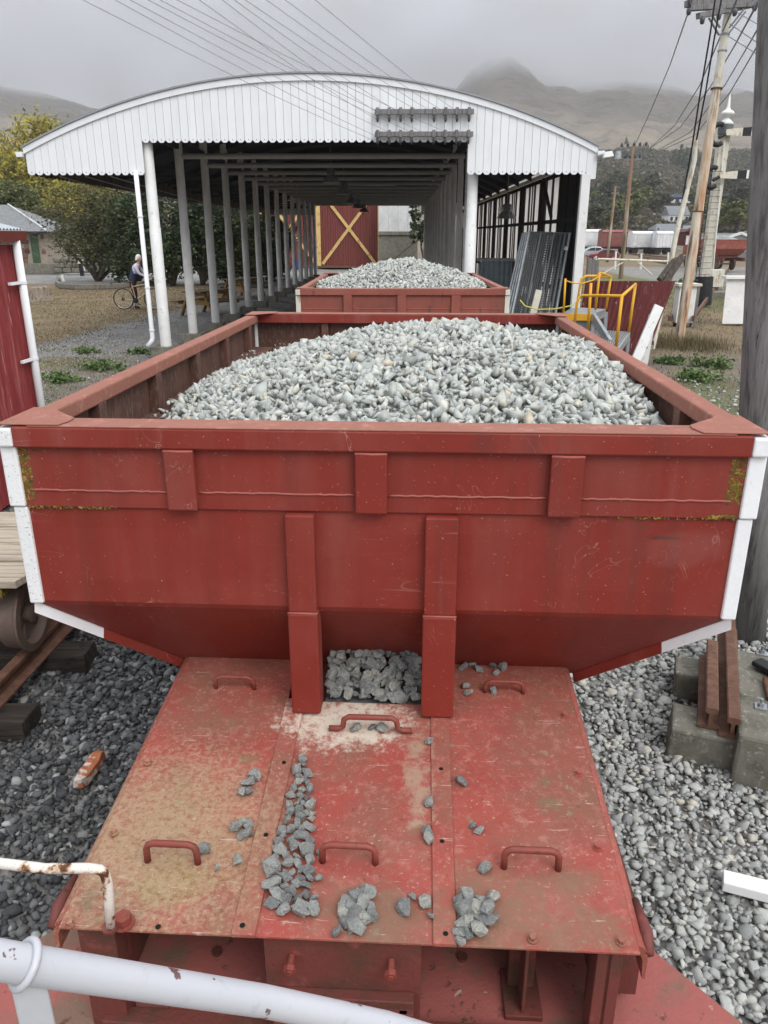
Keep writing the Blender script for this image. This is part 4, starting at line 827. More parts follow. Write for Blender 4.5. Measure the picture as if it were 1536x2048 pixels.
# the pile between the two legs
pile = []
for layer in range(2):
    for i in range(9):
        for k in range(12):
            x = -0.18 + 0.335 * (k + rs.uniform(0.1, 0.9)) / 12; y = 0.045 + 0.25 * (i + rs.uniform(0.2, 0.8)) / 9
            if layer and rs.random() < 0.35: continue
            pile.append((Vector((x, y, zd(y) + 0.012 + 0.36 * (y - 0.04) + layer * 0.018)), 0.0255 * math.exp(rs.gauss(0, 0.22))))
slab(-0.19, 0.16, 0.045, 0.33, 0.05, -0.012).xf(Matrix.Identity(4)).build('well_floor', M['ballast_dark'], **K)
for p, s in pile: stone(p, s, 'grey stone in the pile between the two support legs', 'stones piled between the legs', lift=0)

# ================================================================== white handrail close to the camera
A0, A1 = at(75, 1932, 0.70), at(527, 2002, 0.846); dd = A1 - A0
hr = thing('white_handrail', 'glossy white pipe handrail crossing the lower corner close by', 'handrail', (A0.x, A0.y, 1.2))
MB().tube([A0 - dd * 0.8, A0, A1, at(640, 2025, 0.88), at(770, 2052, 0.915), at(900, 2090, 0.95), at(1150, 2175, 1.02)], 0.0226, 28).build('pipe', M['rail_white'], hr, smooth=True)
ax = dd.normalized(); side = ax.cross(Vector((0, 0, 1))).normalized(); upv = side.cross(ax)
c0 = A0 - dd * 0.045
ring = [c0 + (side * math.cos(2 * PI * k / 20) + upv * math.sin(2 * PI * k / 20)) * 0.0262 for k in range(20)]
MB().tube(ring, 0.0052, 10, closed=True).build('collar', M['rail_white'], hr, smooth=True)
MB().hexa([c0 + side * sy * 0.008 + ax * sx * 0.026 + Vector((0, 0, z)) for z in (-1.2, -0.012) for sx, sy in ((-1, -1), (1, -1), (1, 1), (-1, 1))]).build('post', M['rail_white'], hr, bevel=0.003)

# ================================================================== left side: timber trolley on the next track
trk = math.radians(-3.4); TD = Vector((math.sin(-trk), math.cos(trk), 0))
RP = on(60, 1290, 0.26)
def rail_mesh(p0, length, d, name, label, group, mt, h=0.13):
    d = Vector(d).normalized(); s = Vector((d.y, -d.x, 0)); p0 = Vector(p0)
    prof = [(-0.062, 0), (0.062, 0), (0.062, 0.012), (0.012, 0.026), (0.009, 0.09), (0.032, 0.098), (0.033, h - 0.006), (0.026, h), (-0.026, h), (-0.033, h - 0.006), (-0.032, 0.098), (-0.009, 0.09), (-0.012, 0.026), (-0.062, 0.012)]
    return tag(MB().prism([p0 + s * a + Vector((0, 0, b)) for a, b in prof], d * length).build(name, mt, smooth='auto'), label, 'rail', group)
rail_mesh((RP.x - TD.x * 2.5, RP.y - 2.5, 0.13), 14, TD, 'rail', 'rusty brown rail under the trolley wheel on the timber sleepers', None, M['rust'])
rail_mesh((RP.x - 1.07 - TD.x * 2.5, RP.y - 2.5, 0.13), 14, TD, 'rail', 'rusty rail on the far side of the trolley track', None, M['rust'])
SPOTS = [('dark timber sleeper whose squared end juts onto the gravel at the picture edge', 3.80), ('dark timber sleeper with a rusty plate beside the rail', 4.55), ('black sleeper in shadow beneath the trolley', 5.30), ('weathered sleeper beyond the trolley wheel', 6.05), ('weathered sleeper at the far end of the trolley', 6.8)]
for k, (lb, y) in enumerate(SPOTS):
    xr = -1.99 + (y - 4.5) * 0.059 - (0.03 if k == 0 else 0); t = thing('sleeper', lb, 'railway sleeper', (xr - 1, y, 0))
    rr_ = random.Random(k + 9); v = []
    n = 10; m = MB()
    secs = []
    for i in range(n + 1):
        x = xr - 2.1 + 2.1 * i / n; j = lambda: rr_.uniform(-0.006, 0.006)
        secs.append([(x + j(), y - 0.115 + j(), -0.05), (x + j(), y + 0.115 + j(), -0.05), (x + j(), y + 0.112 + j(), 0.115 + j()), (x + j(), y + 0.10, 0.13 + j()), (x + j(), y - 0.10, 0.128 + j()), (x + j(), y - 0.113 + j(), 0.112 + j())])
    vs = [p for s in secs for p in s]; fs = [(i * 6 + a, i * 6 + (a + 1) % 6, (i + 1) * 6 + (a + 1) % 6, (i + 1) * 6 + a) for i in range(n) for a in range(6)] + [tuple(range(6)), tuple(n * 6 + a for a in range(6))]
    MB().add(vs, fs).build('timber', M['sleeper'], t, bevel=0.008)
    if k == 1: MB().box((xr - 0.36, y + 0.0, 0.136), (0.085, 0.17, 0.014), (0, 0, 0.2)).build('rail_plate', M['pole_rust2'], t)
fr = on(180, 1545, 0.03)
m = MB(); 
rr_ = random.Random(2); secs = []
for i in range(7):
    u = i / 6 - 0.5; c = fr + Vector((0.03 * u, 0.26 * u, 0.02 + 0.015 * rr_.random())); w = 0.034 * (1 - 1.6 * u * u) + 0.006
    secs += [c + Vector((-w, 0, -0.03)), c + Vector((w, 0, -0.03)), c + Vector((w * 0.9, 0, 0.02 + rr_.uniform(-0.008, 0.008))), c + Vector((-w * 0.7, 0, 0.028 + rr_.uniform(-0.008, 0.008)))]
m.add(secs, [(i * 4 + a, i * 4 + (a + 1) % 4, i * 4 + 4 + (a + 1) % 4, i * 4 + 4 + a) for i in range(6) for a in range(4)] + [(0, 1, 2, 3), (24, 25, 26, 27)])
tag(m.build('painted_fragment', M['orange'], bevel=0.004), 'broken fragment with flaking orange paint lying on the dark ballast', 'debris')
tr = thing('rail_trolley', 'flat rail trolley with bleached planks and a spoked iron wheel', 'rail trolley', (-2.9, 4.7, 0.0))
yy0 = 4.05
for k in range(4):
    y = yy0 + 0.30 * k; xr = -2.085 + 0.018 * k; e = 0.07 if k == 0 else 0.01; g = 0.012
    b = [(-3.9, y + g, 0.80), (xr - e, y + g, 0.80), (xr + 0.02, y + 0.29, 0.80), (-3.9, y + 0.29, 0.80)]
    MB().hexa(b + [(p[0], p[1], 0.85 + 0.006 * (k % 2)) for p in b]).build('plank', M['plank'], tr, bevel=0.006)
MB().box((-2.3, 4.65, 0.765), (0.10, 1.15, 0.07)).build('side_beam', M['moss'], tr); MB().box((-3.35, 4.65, 0.75), (0.10, 1.15, 0.10)).build('side_beam', M['darkwood'], tr)
for wx in (-2.31, -3.38):
    for wy in (4.36, 5.0):
        s = 1 if wx > -3 else -1
        wh = MB().lathe([(0.17, -0.05), (0.215, -0.05), (0.222, 0.05), (0.24, 0.065), (0.24, 0.08), (0.19, 0.085), (0.17, 0.06)], (wx, wy, 0.485), 36, 'X', ring=True).build('wheel', M['iron'], tr, smooth='auto')
        sp = MB().lathe([(0.03, -0.06), (0.06, -0.05), (0.06, 0.075), (0.03, 0.085)], (wx, wy, 0.485), 16, 'X')
        for j in range(6):
            a = 2 * PI * j / 6 + 0.3; d = Vector((0, math.cos(a), math.sin(a))); c = Vector((wx + 0.02, wy, 0.485))
            sp.bar(c + d * 0.05, c + d * 0.185, 0.055, 0.03, (1, 0, 0))
        sp.build('spokes', M['iron'], wh)
for wy in (4.36, 5.0): MB().tube([(-3.45, wy, 0.485), (-2.25, wy, 0.485)], 0.03, 10).build('axle', M['iron'], tr)

# ================================================================== right side: rails on concrete blocks, timber pole
def conc(name, label, c, size, rz, cat='concrete block', mt=None, seed=1, group=None):
    rr_ = random.Random(seed); m = MB().box((0, 0, 0), size); me_ = [(x + rr_.uniform(-.012, .012), y + rr_.uniform(-.012, .012), z + rr_.uniform(-.008, .008)) for x, y, z in m.v]; m.v = me_
    m.xf(Matrix.Translation(c) @ Matrix.Rotation(rz, 4, 'Z')); return tag(m.build(name, mt or M['concrete'], bevel=0.016), label, cat, group)
rz_ = math.radians(-22)
Dr = Vector((math.sin(-rz_), math.cos(rz_), 0)); Sr = Vector((Dr.y, -Dr.x, 0))
r2n = on(1470, 1432, 0.36); r1n = on(1425, 1417, 0.345)
cA = r1n.lerp(r2n, 0.5); 
conc('concrete_block', 'concrete block under the near ends of the two rails', (cA.x + Dr.x * .10 - Sr.x * 0.03, cA.y + Dr.y * .10 - Sr.y * .03, 0.085), (0.44, 0.26, 0.25), rz_, seed=1)
conc('concrete_block', 'concrete block under the far part of the two rails', (cA.x + Dr.x * .72 - Sr.x * 0.02, cA.y + Dr.y * .72, 0.075), (0.46, 0.24, 0.25), rz_, seed=2)
rail_mesh((r1n.x, r1n.y, 0.215), 0.80, Dr, 'rail_length', 'shorter of two brown rail lengths on the concrete blocks', None, M['rust'])
rail_mesh((r2n.x, r2n.y, 0.215), 1.30, Dr, 'rail_length', 'longer brown rail length beside the bolted concrete base', None, M['rust'])
cb = on(1560, 1420, 0.30)
big = thing('bolted_block', 'bolted concrete base carrying a black iron bracket at the picture edge', 'concrete block', (cb.x, cb.y, 0), rz_)
MB().box((cb.x + .06, cb.y + .12, 0.13), (0.46, 0.95, 0.36), (0, 0, rz_)).build('block', M['concrete'], big, bevel=0.02)
for q in ((1523, 1308), (1521, 1415)):
    p = on(*q, 0.31); MB().box((p.x, p.y, p.z + .005), (0.06, 0.06, 0.01), (0, 0, rz_)).build('washer_plate', M['galv'], big); MB().tube([p, p + Vector((0, 0, 0.055))], 0.009, 10).tube([p + Vector((0, 0, 0.01)), p + Vector((0, 0, 0.03))], 0.018, 6).build('anchor_bolt', M['galv'], big)
p0, p1 = on(1512, 1322, 0.345), on(1600, 1370, 0.345)
MB().bar(p0, p1, 0.09, 0.035).build('bracket_arm', M['black'], big, bevel=0.012); q0, q1 = on(1530, 1358, 0.33), on(1538, 1395, 0.33); MB().tube([q0, q1, on(1600, 1420, .33)], 0.016, 10).build('bracket_bar', M['rust'], big, smooth=True)
# pole
pts = [on(1494, 1278, -0.02), at(1497, 820, 4.86), at(1522, 500, 4.82), at(1562, 0, 4.78)]
pts = [pts[0], pts[0].lerp(pts[3], 0.33), pts[0].lerp(pts[3], 0.66), pts[3], pts[3] + (pts[3] - pts[0]) * 1.0]
tag(MB().tube(pts, [0.125, 0.121, 0.116, 0.112, 0.10], 28).build('timber_pole', M['greywood'], smooth=True), 'thick weathered grey timber pole rising past the top of the picture', 'pole')
pb = [on(1447, 1738, 0.07), on(1600, 1775, 0.07), on(1600, 1805, 0.07), on(1447, 1765, 0.07)]
tag(MB().prism([p - Vector((0, 0, 0.05)) for p in pb], (0, 0, 0.05)).build('painted_plank', M['white_box'], bevel=0.004), 'white painted plank end lying on the pale ballast', 'plank')
def tuft(name, label, c, n, h, m, seed, spread=0.1, cat='grass', kind=None, w=0.006):
    r = random.Random(seed); mb = MB()
    for i in range(n):
        a = r.uniform(0, 6.28); b = Vector(c) + Vector((r.gauss(0, spread), r.gauss(0, spread), 0)); ln = h * r.uniform(0.5, 1.1); d = Vector((math.cos(a), math.sin(a), 0)); s = Vector((-d.y, d.x, 0)) * w
        p1 = b + d * ln * 0.18 + Vector((0, 0, ln * 0.6)); p2 = b + d * ln * r.uniform(.3, .7) + Vector((0, 0, ln * r.uniform(.7, 1)))
        mb.add([b - s, b + s, p1 + s * .7, p1 - s * .7, p2], [(0, 1, 2, 3), (3, 2, 4)])
    return tag(mb.build(name, m), label, cat, None, kind)
tuft('dry_grass_tuft', 'thin dry grass stalks beside the bolted concrete base', on(1525, 1545, 0.0), 34, 0.20, M['drygrass'], 3, 0.035, w=0.0022)
# ================================================================== the open train shed
SG = 0.33
M['beam'] = mat('grey_beam_paint', (0.36, 0.355, 0.33), 0.85, bump=0.1)  # one even grey, darker than the post paint
shed = thing('train_shed', 'long open-sided white shed with a curved roof and scalloped board gable', 'train shed', (-1.45, 16.2, SG), -math.radians(1.0))
SM = ROOTM[shed]
KS = dict(parent=shed, local=True)
HW, RISE, EAVE, SL = 5.5, 1.23, 4.02, 31.5          # half width, arc rise, eave height above the floor, length
RAD = (HW * HW + RISE * RISE) / (2 * RISE)
def arc(x): return EAVE + RISE - RAD + math.sqrt(max(RAD * RAD - x * x, 0))
OPL, OPR = -3.18, 3.13                                # opening between the middle posts
NB = 72; bw = 2 * HW / NB
rb = random.Random(12)
for end in (0, 1):
    for i in range(NB + (0 if end == 0 else -0)):
        x0 = -HW + i * bw; x1 = x0 + bw
        if end == 1 and x1 < OPL - 2.0: pass
        mid = (x0 + x1) / 2; zb = 4.09 if OPL < mid < OPR else 3.52
        g = 0.003; a, b = x0 + g, x1 - g; ch = 0.042
        zt0, zt1 = arc(a) - 0.06, arc(b) - 0.06
        yo = rb.uniform(-0.004, 0.002) + (0 if end == 0 else SL)
        poly = [(a, yo, zb + ch), (a + ch, yo, zb), (b - ch, yo, zb), (b, yo, zb + ch), (b, yo, zt1), (a, yo, zt0)]
        m = MB().prism(poly, (0, 0.024, 0))
        if end == 0:
            m.tube([(mid, yo - 0.002, zb + 0.05), (mid, yo + 0.001, zb + 0.05)], 0.008, 8, mi=1)
            m.build('gable_board', [M['gable'], M['hole']], **KS)
        else: m.build('gable_board', [M['gable']], **KS)
NA_ = 48
def arcstrip(y0, y1, off0, off1, over=0.0):
    xs = [-HW - over + (2 * HW + 2 * over) * i / NA_ for i in range(NA_ + 1)]; m = MB(); vs = []
    for y in (y0, y1):
        for off in (off0, off1): vs += [(x, y, arc(x) + off) for x in xs]
    n = NA_ + 1; fs = []
    for i in range(NA_):
        a, b, c, d = i, n + i, 2 * n + i, 3 * n + i
        fs += [(a, a + 1, b + 1, b), (c, d, d + 1, c + 1), (b, b + 1, d + 1, d), (a, c, c + 1, a + 1)]
    fs += [(0, n, 3 * n, 2 * n), (NA_, 2 * n + NA_, 3 * n + NA_, n + NA_)]
    return m.add(vs, fs)
arcstrip(-0.035, -0.006, -0.115, -0.005, 0.02).build('bargeboard', M['gable'], smooth='auto', **KS)
arcstrip(-0.06, SL + 0.06, 0.0, 0.03, 0.05).build('roof', [M['roof_top']], smooth='auto', **KS)
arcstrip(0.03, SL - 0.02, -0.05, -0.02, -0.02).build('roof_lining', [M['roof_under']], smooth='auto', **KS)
NBAY = 13; BAY = SL / NBAY
for k in range(NBAY + 1):
    y = 0.06 + k * BAY * 0.996
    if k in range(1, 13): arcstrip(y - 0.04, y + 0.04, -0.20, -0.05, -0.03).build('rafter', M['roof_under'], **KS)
    for x in (-3.17, 3.20):
        top = arc(x) - (0.05 if k else 0.35); r = (0.105 if x < 0 else 0.082) if k else 0.115
        nb = 0.22
        xo = x + (0.10 if (x > 0 and k) else 0)
        pm = M['post'] if k else M['white_box']  # inner posts greyer than the front pair: shade under the roof put into colour
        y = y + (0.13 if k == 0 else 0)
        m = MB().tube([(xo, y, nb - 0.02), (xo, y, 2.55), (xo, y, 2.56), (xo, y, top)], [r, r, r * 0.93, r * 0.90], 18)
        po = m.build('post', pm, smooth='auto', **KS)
        pl_ = MB().box((xo - 0.02, y, 0.09), (0.50, 0.46, 0.24), taper=0.97).build('plinth', M['concrete'], bevel=0.015, **KS)
    if k:
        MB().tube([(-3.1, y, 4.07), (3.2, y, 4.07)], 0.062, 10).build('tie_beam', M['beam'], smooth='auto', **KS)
        MB().bar((-3.1, y + 0.1, 3.86), (-HW + 0.1, y + 0.1, 3.80), 0.06, 0.08).build('eave_bracket', M['roof_under'], **KS)
for x in (-3.17, 3.2): MB().box((x, SL / 2, 4.30), (0.09, SL - 0.2, 0.18)).build('wall_plate', M['roof_under'], **KS)
# eaves
nE = 150
vs = []; w_ = (SL - 0.1) / nE
for i in range(nE):
    a = 0.03 + i * w_ + 0.002; b = a + w_ - 0.004; ch = 0.05
    MBx = [(-HW + 0.01, a, 3.52 + ch), (-HW + 0.01, a + ch, 3.52), (-HW + 0.01, b - ch, 3.52), (-HW + 0.01, b, 3.52 + ch), (-HW + 0.01, b, 3.98), (-HW + 0.01, a, 3.98)]
    if i == 0: eme = MB().prism(MBx, (0.022, 0, 0)).build('eave_board', M['stud'], **KS)  # stud brown puts the shade on the boards' inner face into their colour
    else:
        c = eme.copy(); COL.objects.link(c); c.location = (0, i * w_, 0)
for sx in (-1, 1):
    m = MB(); x = sx * (HW + 0.09)
    m.prism([(x - 0.07, -0.08, 3.86 + .07), (x + 0.07 * sx * 0 + 0.07, -0.08, 3.86 + .07), (x + 0.055, -0.08, 3.84), (x - 0.055, -0.08, 3.84)], (0, SL + 0.1, 0)); m.build('gutter', M['gable'], **KS)
# front right corner post, downpipe and inner posts
MB().box((5.36, 0.06, 1.78), (0.17, 0.14, 3.52)).build('corner_post', M['white_box'], bevel=0.006, **KS)
MB().box((5.46, 0.012, 3.72), (0.16, 0.03, 0.56)).build('corner_board', M['gable'], **KS)
dp = [(-3.365, -0.06, 3.6), (-3.365, -0.06, 0.42), (-3.375, -0.07, 0.36), (-3.46, -0.14, 0.24)]
MB().tube(dp, 0.045, 14).build('downpipe', M['gable'], smooth=True, **KS)
for z in (2.75, 1.4, 0.55): MB().tube([(-3.365, -0.06, z), (-3.365, -0.06, z + 0.03)], 0.056, 14).build('pipe_clip', M['gable'], smooth='auto', **KS)
# right wall: studs, rails, dark cladding and translucent strips
kk = 0; rs2 = random.Random(8)
y = 0.25
pattern = [0, 0, 0, 0, 1, 1, 0, 0, 1, 1, 0, 1, 1, 1, 0, 1, 1]
i = 0
while y < SL - 0.3:
    wd = 0.86; on_ = (0, 0, 0, 1)[i] if i < 4 else (i % 4 != 1)
    if on_: MB().add([(5.44, y + 0.03, 0.15), (5.44, y + wd - 0.03, 0.15), (5.44, y + wd - 0.03, 3.75), (5.44, y + 0.03, 3.75)], [(0, 1, 2, 3)]).build('light_sheet', M['skylight'], **KS)
    else: MB().box((5.44, y + wd / 2, 1.95), (0.02, wd - 0.06, 3.6)).build('cladding_sheet', M['cladding'], **KS)
    MB().box((5.42, y, 1.95), (0.03, 0.16 if i > 2 else 0.05, 3.6)).build('stud', M['stud'] if i > 2 else M['cladding'], **KS)
    if i % 2 and i > 3: MB().box((5.425, y + wd * 0.5, 1.95), (0.02, 0.12, 3.6)).build('stud', M['stud'], **KS)
    y += wd; i += 1
for z in (1.25, 2.72, 3.72): MB().box((5.40, SL / 2, z), (0.03, SL - 0.2, 0.09)).build('wall_rail', M['cladding'], **KS)
MB().bar((5.30, 4.4, 3.7), (5.30, 3.0, 2.8), 0.05, 0.1).build('wall_brace', M['cladding'], **KS)
MB().box((5.22, 0.85, 2.16), (0.03, 0.50, 0.07)).build('door_head', M['white_box'], **KS)
MB().box((5.22, 1.12, 1.85), (0.03, 0.07, 0.62)).build('door_jamb', M['white_box'], **KS)
# flood lamp on the right eave
lampf = thing('flood_lamp', 'small white flood lamp sticking out from the eave end of the shed', 'lamp', tuple(SM @ Vector((5.62, -0.05, 3.8))))
c = SM @ Vector((5.66, -0.10, 3.86)); MB().box(c + Vector((0.05, 0, 0)), (0.20, 0.14, 0.10), (0, -0.15, 0), taper=0.75).build('housing', M['white_box'], lampf, bevel=0.01); MB().bar(c + Vector((-0.16, 0.05, -0.02)), c, 0.03, 0.03).build('bracket', M['galv'], lampf)
# crossarms with insulators on the gable
def crossarm(z, label):
    xa, xb = 1.28, 3.14
    o = thing('crossarm', label, 'crossarm', tuple(SM @ Vector((2.2, -0.03, z))), -math.radians(1.0))
    Q = SM
    MB().box((2.21, -0.085, z), (xb - xa, 0.075, 0.085)).xf(Q).build('beam', M['greywood'], o, bevel=0.004)
    pts = []
    for x in (1.33, 1.55, 1.765, 1.975, 2.395, 2.61, 2.825, 3.05):
        MB().box((x, -0.085, z + 0.005), (0.06, 0.11, 0.13)).xf(Q).build('insulator_block', M['greywood'], o, bevel=0.008)
        MB().lathe([(0.012, -0.18), (0.022, -0.16), (0.028, -0.12), (0.018, -0.075), (0.018, -0.05)], (x, -0.11, z), 10).xf(Q).build('insulator', M['insul'], o, smooth=True)
        pts.append(Q @ Vector((x, -0.12, z - 0.14)))
    return pts
ins1 = crossarm(4.60, 'upper grey crossarm with insulators fixed across the white gable boards')
ins2 = crossarm(4.22, 'lower grey crossarm with insulators just above the scalloped edge')
tops = [168, 232, 262, 298, 322, 356, 400, 446, 470, 492, 534, 572, 632]
ends = [ins2[0], ins2[1], ins2[3], ins2[4], ins2[5], ins2[7], ins1[0], ins1[1], ins1[3], ins1[4], ins1[5], ins1[6], ins1[7]]
ORD = 'first second third fourth fifth sixth seventh eighth ninth tenth eleventh twelfth last'.split()
for i, (tx, e) in enumerate(zip(tops, ends)):
    t = at(tx, 0, 9.0 + 0.1 * i); d = t - e; pts = []
    for k in range(15):
        u = k / 14 * 3.6; p = e + d * u; p.z -= 0.10 * math.sin(min(u, 1) * PI) * 0.5
        pts.append(p)
    tag(MB().tube(pts, 0.0032, 5).build('telegraph_wire', M['wire'], smooth=True), ORD[i] + ' of thirteen telegraph wires, counted from the left along the top of the picture', 'wire', 'telegraph wires above the shed')
# hanging lamps
def hang_lamp(c, r, label, group=None, mt=None, drop=0.6):
    o = thing('pendant_lamp', label, 'lamp', tuple(c), 0, group); c = Vector(c); n = 20
    m = MB(); vs = []; prof = [(0.20, 0.62), (0.34, 0.60), (0.52, 0.50), (0.74, 0.30), (0.92, 0.08), (1.0, 0.0), (0.985, 0.0), (0.90, 0.08), (0.72, 0.29), (0.50, 0.48), (0.2, 0.58)]
    for pr, pz in prof:
        for k in range(n * 2):
            a = PI * k / n; f = 1 + (0.035 if k % 2 else -0.035) * (1 if pr > 0.3 else 0); vs.append(c + Vector((pr * r * f * math.cos(a), pr * r * f * math.sin(a), pz * r * 1.25)))
    N = n * 2; m.add(vs, [(i * N + k, i * N + (k + 1) % N, (i + 1) * N + (k + 1) % N, (i + 1) * N + k) for i in range(len(prof) - 1) for k in range(N)])
    m.build('reflector', mt or M['alu'], o)
    MB().lathe([(0.22 * r, 0.74 * r), (0.42 * r, 0.76 * r), (0.44 * r, 1.3 * r), (0.36 * r, 1.42 * r)], c, 14).build('housing', M['galv_dark'], o, smooth='auto')
    MB().tube([c + Vector((0, 0, 1.4 * r)), c + Vector((0, 0, 1.4 * r + drop))], 0.012, 6).build('hanger', M['galv_dark'], o)
LB = ['first and largest lamp of the row under the shed roof', 'second lamp of the row under the shed roof', 'third lamp of the row under the shed roof', 'fourth lamp of the row under the shed roof', 'fifth and smallest lamp of the row under the shed roof']
for k in range(5):
    p = at((662, 688, 704, 716, 728)[k], (366, 388, 406, 416, 424)[k], 21.5 + 4.6 * k); hang_lamp(p, 0.24, LB[k], 'lamps under the shed roof', M['alu'], drop=0.5)
hang_lamp(at(1013, 437, 20.0), 0.235, 'bright ribbed aluminium lamp hanging beside the translucent wall of the shed', None, M['alu'], drop=1.2)
# things stored along the right wall
p = at(990, 540, 22.0); 
cb_ = thing('steel_cabinet', 'blue grey ribbed steel cabinet with a small round sign inside the shed', 'cabinet', (p.x, 22, SG))
MB().corrugated((p.x - 0.42, 21.7, SG + 0.3), (1, 0, 0), (0, 0, 1), 0.84, 1.45, 0.14, 0.012, nz=1).build('front', M['cabinet'], cb_)
MB().box((p.x, 22.0, SG + 1.0), (0.84, 0.52, 1.40)).build('carcass', M['cabinet'], cb_); MB().box((p.x, 21.95, SG + 1.79), (0.94, 0.70, 0.07)).build('lid', M['galv'], cb_); MB().box((p.x, 22.0, SG + 0.14), (0.86, 0.5, 0.30)).build('base', M['cladding'], cb_)
MB().disc((p.x + 0.0, 21.685, SG + 1.05), 0.10, (0, -1, 0), 0.006, 16).build('sign_disc', M['white_box'], cb_); MB().tube([(p.x - .02, 21.677, SG + 1.11), (p.x - .05, 21.677, SG + 1.05), (p.x - .02, 21.677, SG + 0.99), (p.x + .03, 21.677, SG + 1.0)], 0.012, 6).build('sign_mark', M['black'], cb_)
bench = thing('wall_bench', 'narrow shelf with rusty cylinders along the translucent wall', 'shelf', (3.7, 23, SG)); MB().box((3.66, 21.4, 1.83), (0.3, 4.6, 0.06)).build('shelf_board', M['stud'], bench)
for yb in (19.4, 21.4, 23.4): MB().box((3.66, yb, 1.08), (0.08, 0.08, 1.5)).build('shelf_leg', M['stud'], bench)
for k, (x, y, ln, lb) in enumerate([(898, 502, 0.5, 'nearest'), (879, 502, 0.42, 'middle'), (862, 502, 0.4, 'farthest')]):
    c = Vector((3.62, 19.9 + 1.5 * k, 1.98)); tag(MB().lathe([(0.05, -ln / 2 - 0.03), (0.11, -ln / 2), (0.115, 0), (0.11, ln / 2), (0.05, ln / 2 + 0.03)], c, 14, 'Y').build('steel_cylinder', M['rust'], smooth='auto'), f'rusty cylinder lying on the shelf, {lb} of three', 'cylinder', 'cylinders on the shelf')
# leaning mesh gates
def gate(label, tl, tr_, bl, br, dep, seed):
    o = thing('mesh_gate', label, 'gate', ((bl.x + br.x) / 2, dep, SG)); n = 14
    MB().tube([bl, tl, tr_, br], 0.030, 8, closed=True).build('frame', M['galv'], o, smooth='auto')
    for u in (0.3, 0.62): MB().tube([tl.lerp(tr_, u), bl.lerp(br, u)], 0.018, 6).build('upright_bar', M['galv_dark'], o)
    MB().tube([tl.lerp(bl, 0.68), tr_.lerp(br, 0.68)], 0.020, 6).build('cross_bar', M['galv'], o)
    m = MB()
    for i in range(1, 22): a = tl.lerp(tr_, i / 22); b = bl.lerp(br, i / 22); m.tube([a, b], 0.0055, 3)
    for i in range(1, 50): a = tl.lerp(bl, i / 50); b = tr_.lerp(br, i / 50); m.tube([a, b], 0.0055, 3)
    q = m.build('wire_mesh', M['galv_dark'], o); q['kind'] = 'stuff'
for k in range(4):
    dx = -0.10 * k; dyy = 16.95 + 0.10 * k
    tl, trr = at(1058 - 4 * k, 464 + 1 * k, dyy), at(1140 - 9 * k, 466 + k, dyy + 0.02)
    bl, br = Vector((at(1008, 640, dyy - 0.5).x - 0.06 * k, dyy - 0.7, SG + 0.05)), Vector((at(1098, 640, dyy - 0.5).x - 0.09 * k, dyy - 0.68, SG + 0.05))
    gate(['front mesh gate of the stack leaning inside the shed', 'second mesh gate of the leaning stack', 'third mesh gate of the leaning stack', 'rear mesh gate of the leaning stack'][k], tl, trr, bl, br, dyy, k)
a, b = at(1078, 580, 16.15), at(1064, 640, 16.05); tag(MB().bar(a, Vector((b.x - 0.15, b.y, SG)), 0.13, 0.05, (0, 1, 0)).build('timber_offcut', M['offwhite']), 'pale upright timber offcut standing before the mesh gates', 'plank')
tp = [at(1040, 600, 16.0), at(1050, 612, 15.98), at(1075, 619, 15.9), at(1110, 618, 15.8), at(1140, 612, 15.8), at(1162, 600, 16.0)]
tag(MB().tube(tp, 0.014, 5).build('barrier_tape', M['rope'], smooth=True), 'sagging yellow barrier tape in front of the leaning gates', 'tape')
# cables running along under the left eave
for k in range(3):
    a = SM @ Vector((-4.9 + 0.5 * k, 0.05, 3.50)); b = SM @ Vector((-3.35, 11 + 3 * k, 3.1 + 0.1 * k))
    tag(MB().tube([a.lerp(b, u / 10) - Vector((0, 0, 0.15 * math.sin(PI * u / 10))) for u in range(11)], 0.012, 5).build('slack_cable', M['wire'], smooth=True), ['outermost cable sagging under the left eave of the shed', 'middle cable sagging under the left eave', 'innermost cable sagging under the left eave'][k], 'cable')
# track under the wagons and through the shed
for x in (-0.56, 0.56):
    pth = [(x - 0.1, 0.5), (x + 0.03, 4.5), (x + 0.2, 9), (x + 0.30, 20), (x + 0.62, 60)]
    m = MB()
    for (xa, ya), (xb, yb) in zip(pth[:-1], pth[1:]): m.bar((xa, ya, 0.07), (xb, yb, 0.07), 0.065, 0.12)
    tag(m.build('rail', M['rust']), 'rail under the left wheels of the hopper wagons' if x < 0 else 'rail under the right wheels of the hopper wagons', 'rail')

# ================================================================== red store shed at the far end
BY = 62.0
pL, pR = at(540, 535, BY), at(757, 535, BY)
bz = 0.40
barn = thing('red_store_shed', 'tall barn red shed with ochre cross-braced doors beyond the end of the train shed', 'shed', ((pL.x + pR.x) / 2, BY, bz))
xl, xr = pL.x - 0.5, pR.x; bh = 6.6
MB().box(((xl + xr) / 2, BY + 4.2, bz + bh / 2), (xr - xl, 8.0, bh)).build('walls', M['barn'], barn)
pm = at(638, 500, BY).x
for a, b in ((xl + 0.1, pm - 0.16), (pm + 0.16, xr - 0.1)):
    dr = MB().corrugated((a, BY, bz + 0.12), (1, 0, 0), (0, 0, 1), b - a, 5.9, 0.19, 0.025).build('sliding_door', M['barn'], barn)
    H0, H1 = bz + 0.25, bz + 5.4; w2 = 0.22
    for s in (0, 1):
        p0, p1 = (a + 0.1, H0) if s == 0 else (a + 0.1, H1), (b - 0.1, H1) if s == 0 else (b - 0.1, H0)
        MB().bar((p0[0], BY - 0.07 - 0.02 * s, p0[1]), (p1[0], BY - 0.07 - 0.02 * s, p1[1]), 0.05, w2, (0, 0, 1)).build('door_brace', M['barn_yellow'], dr)
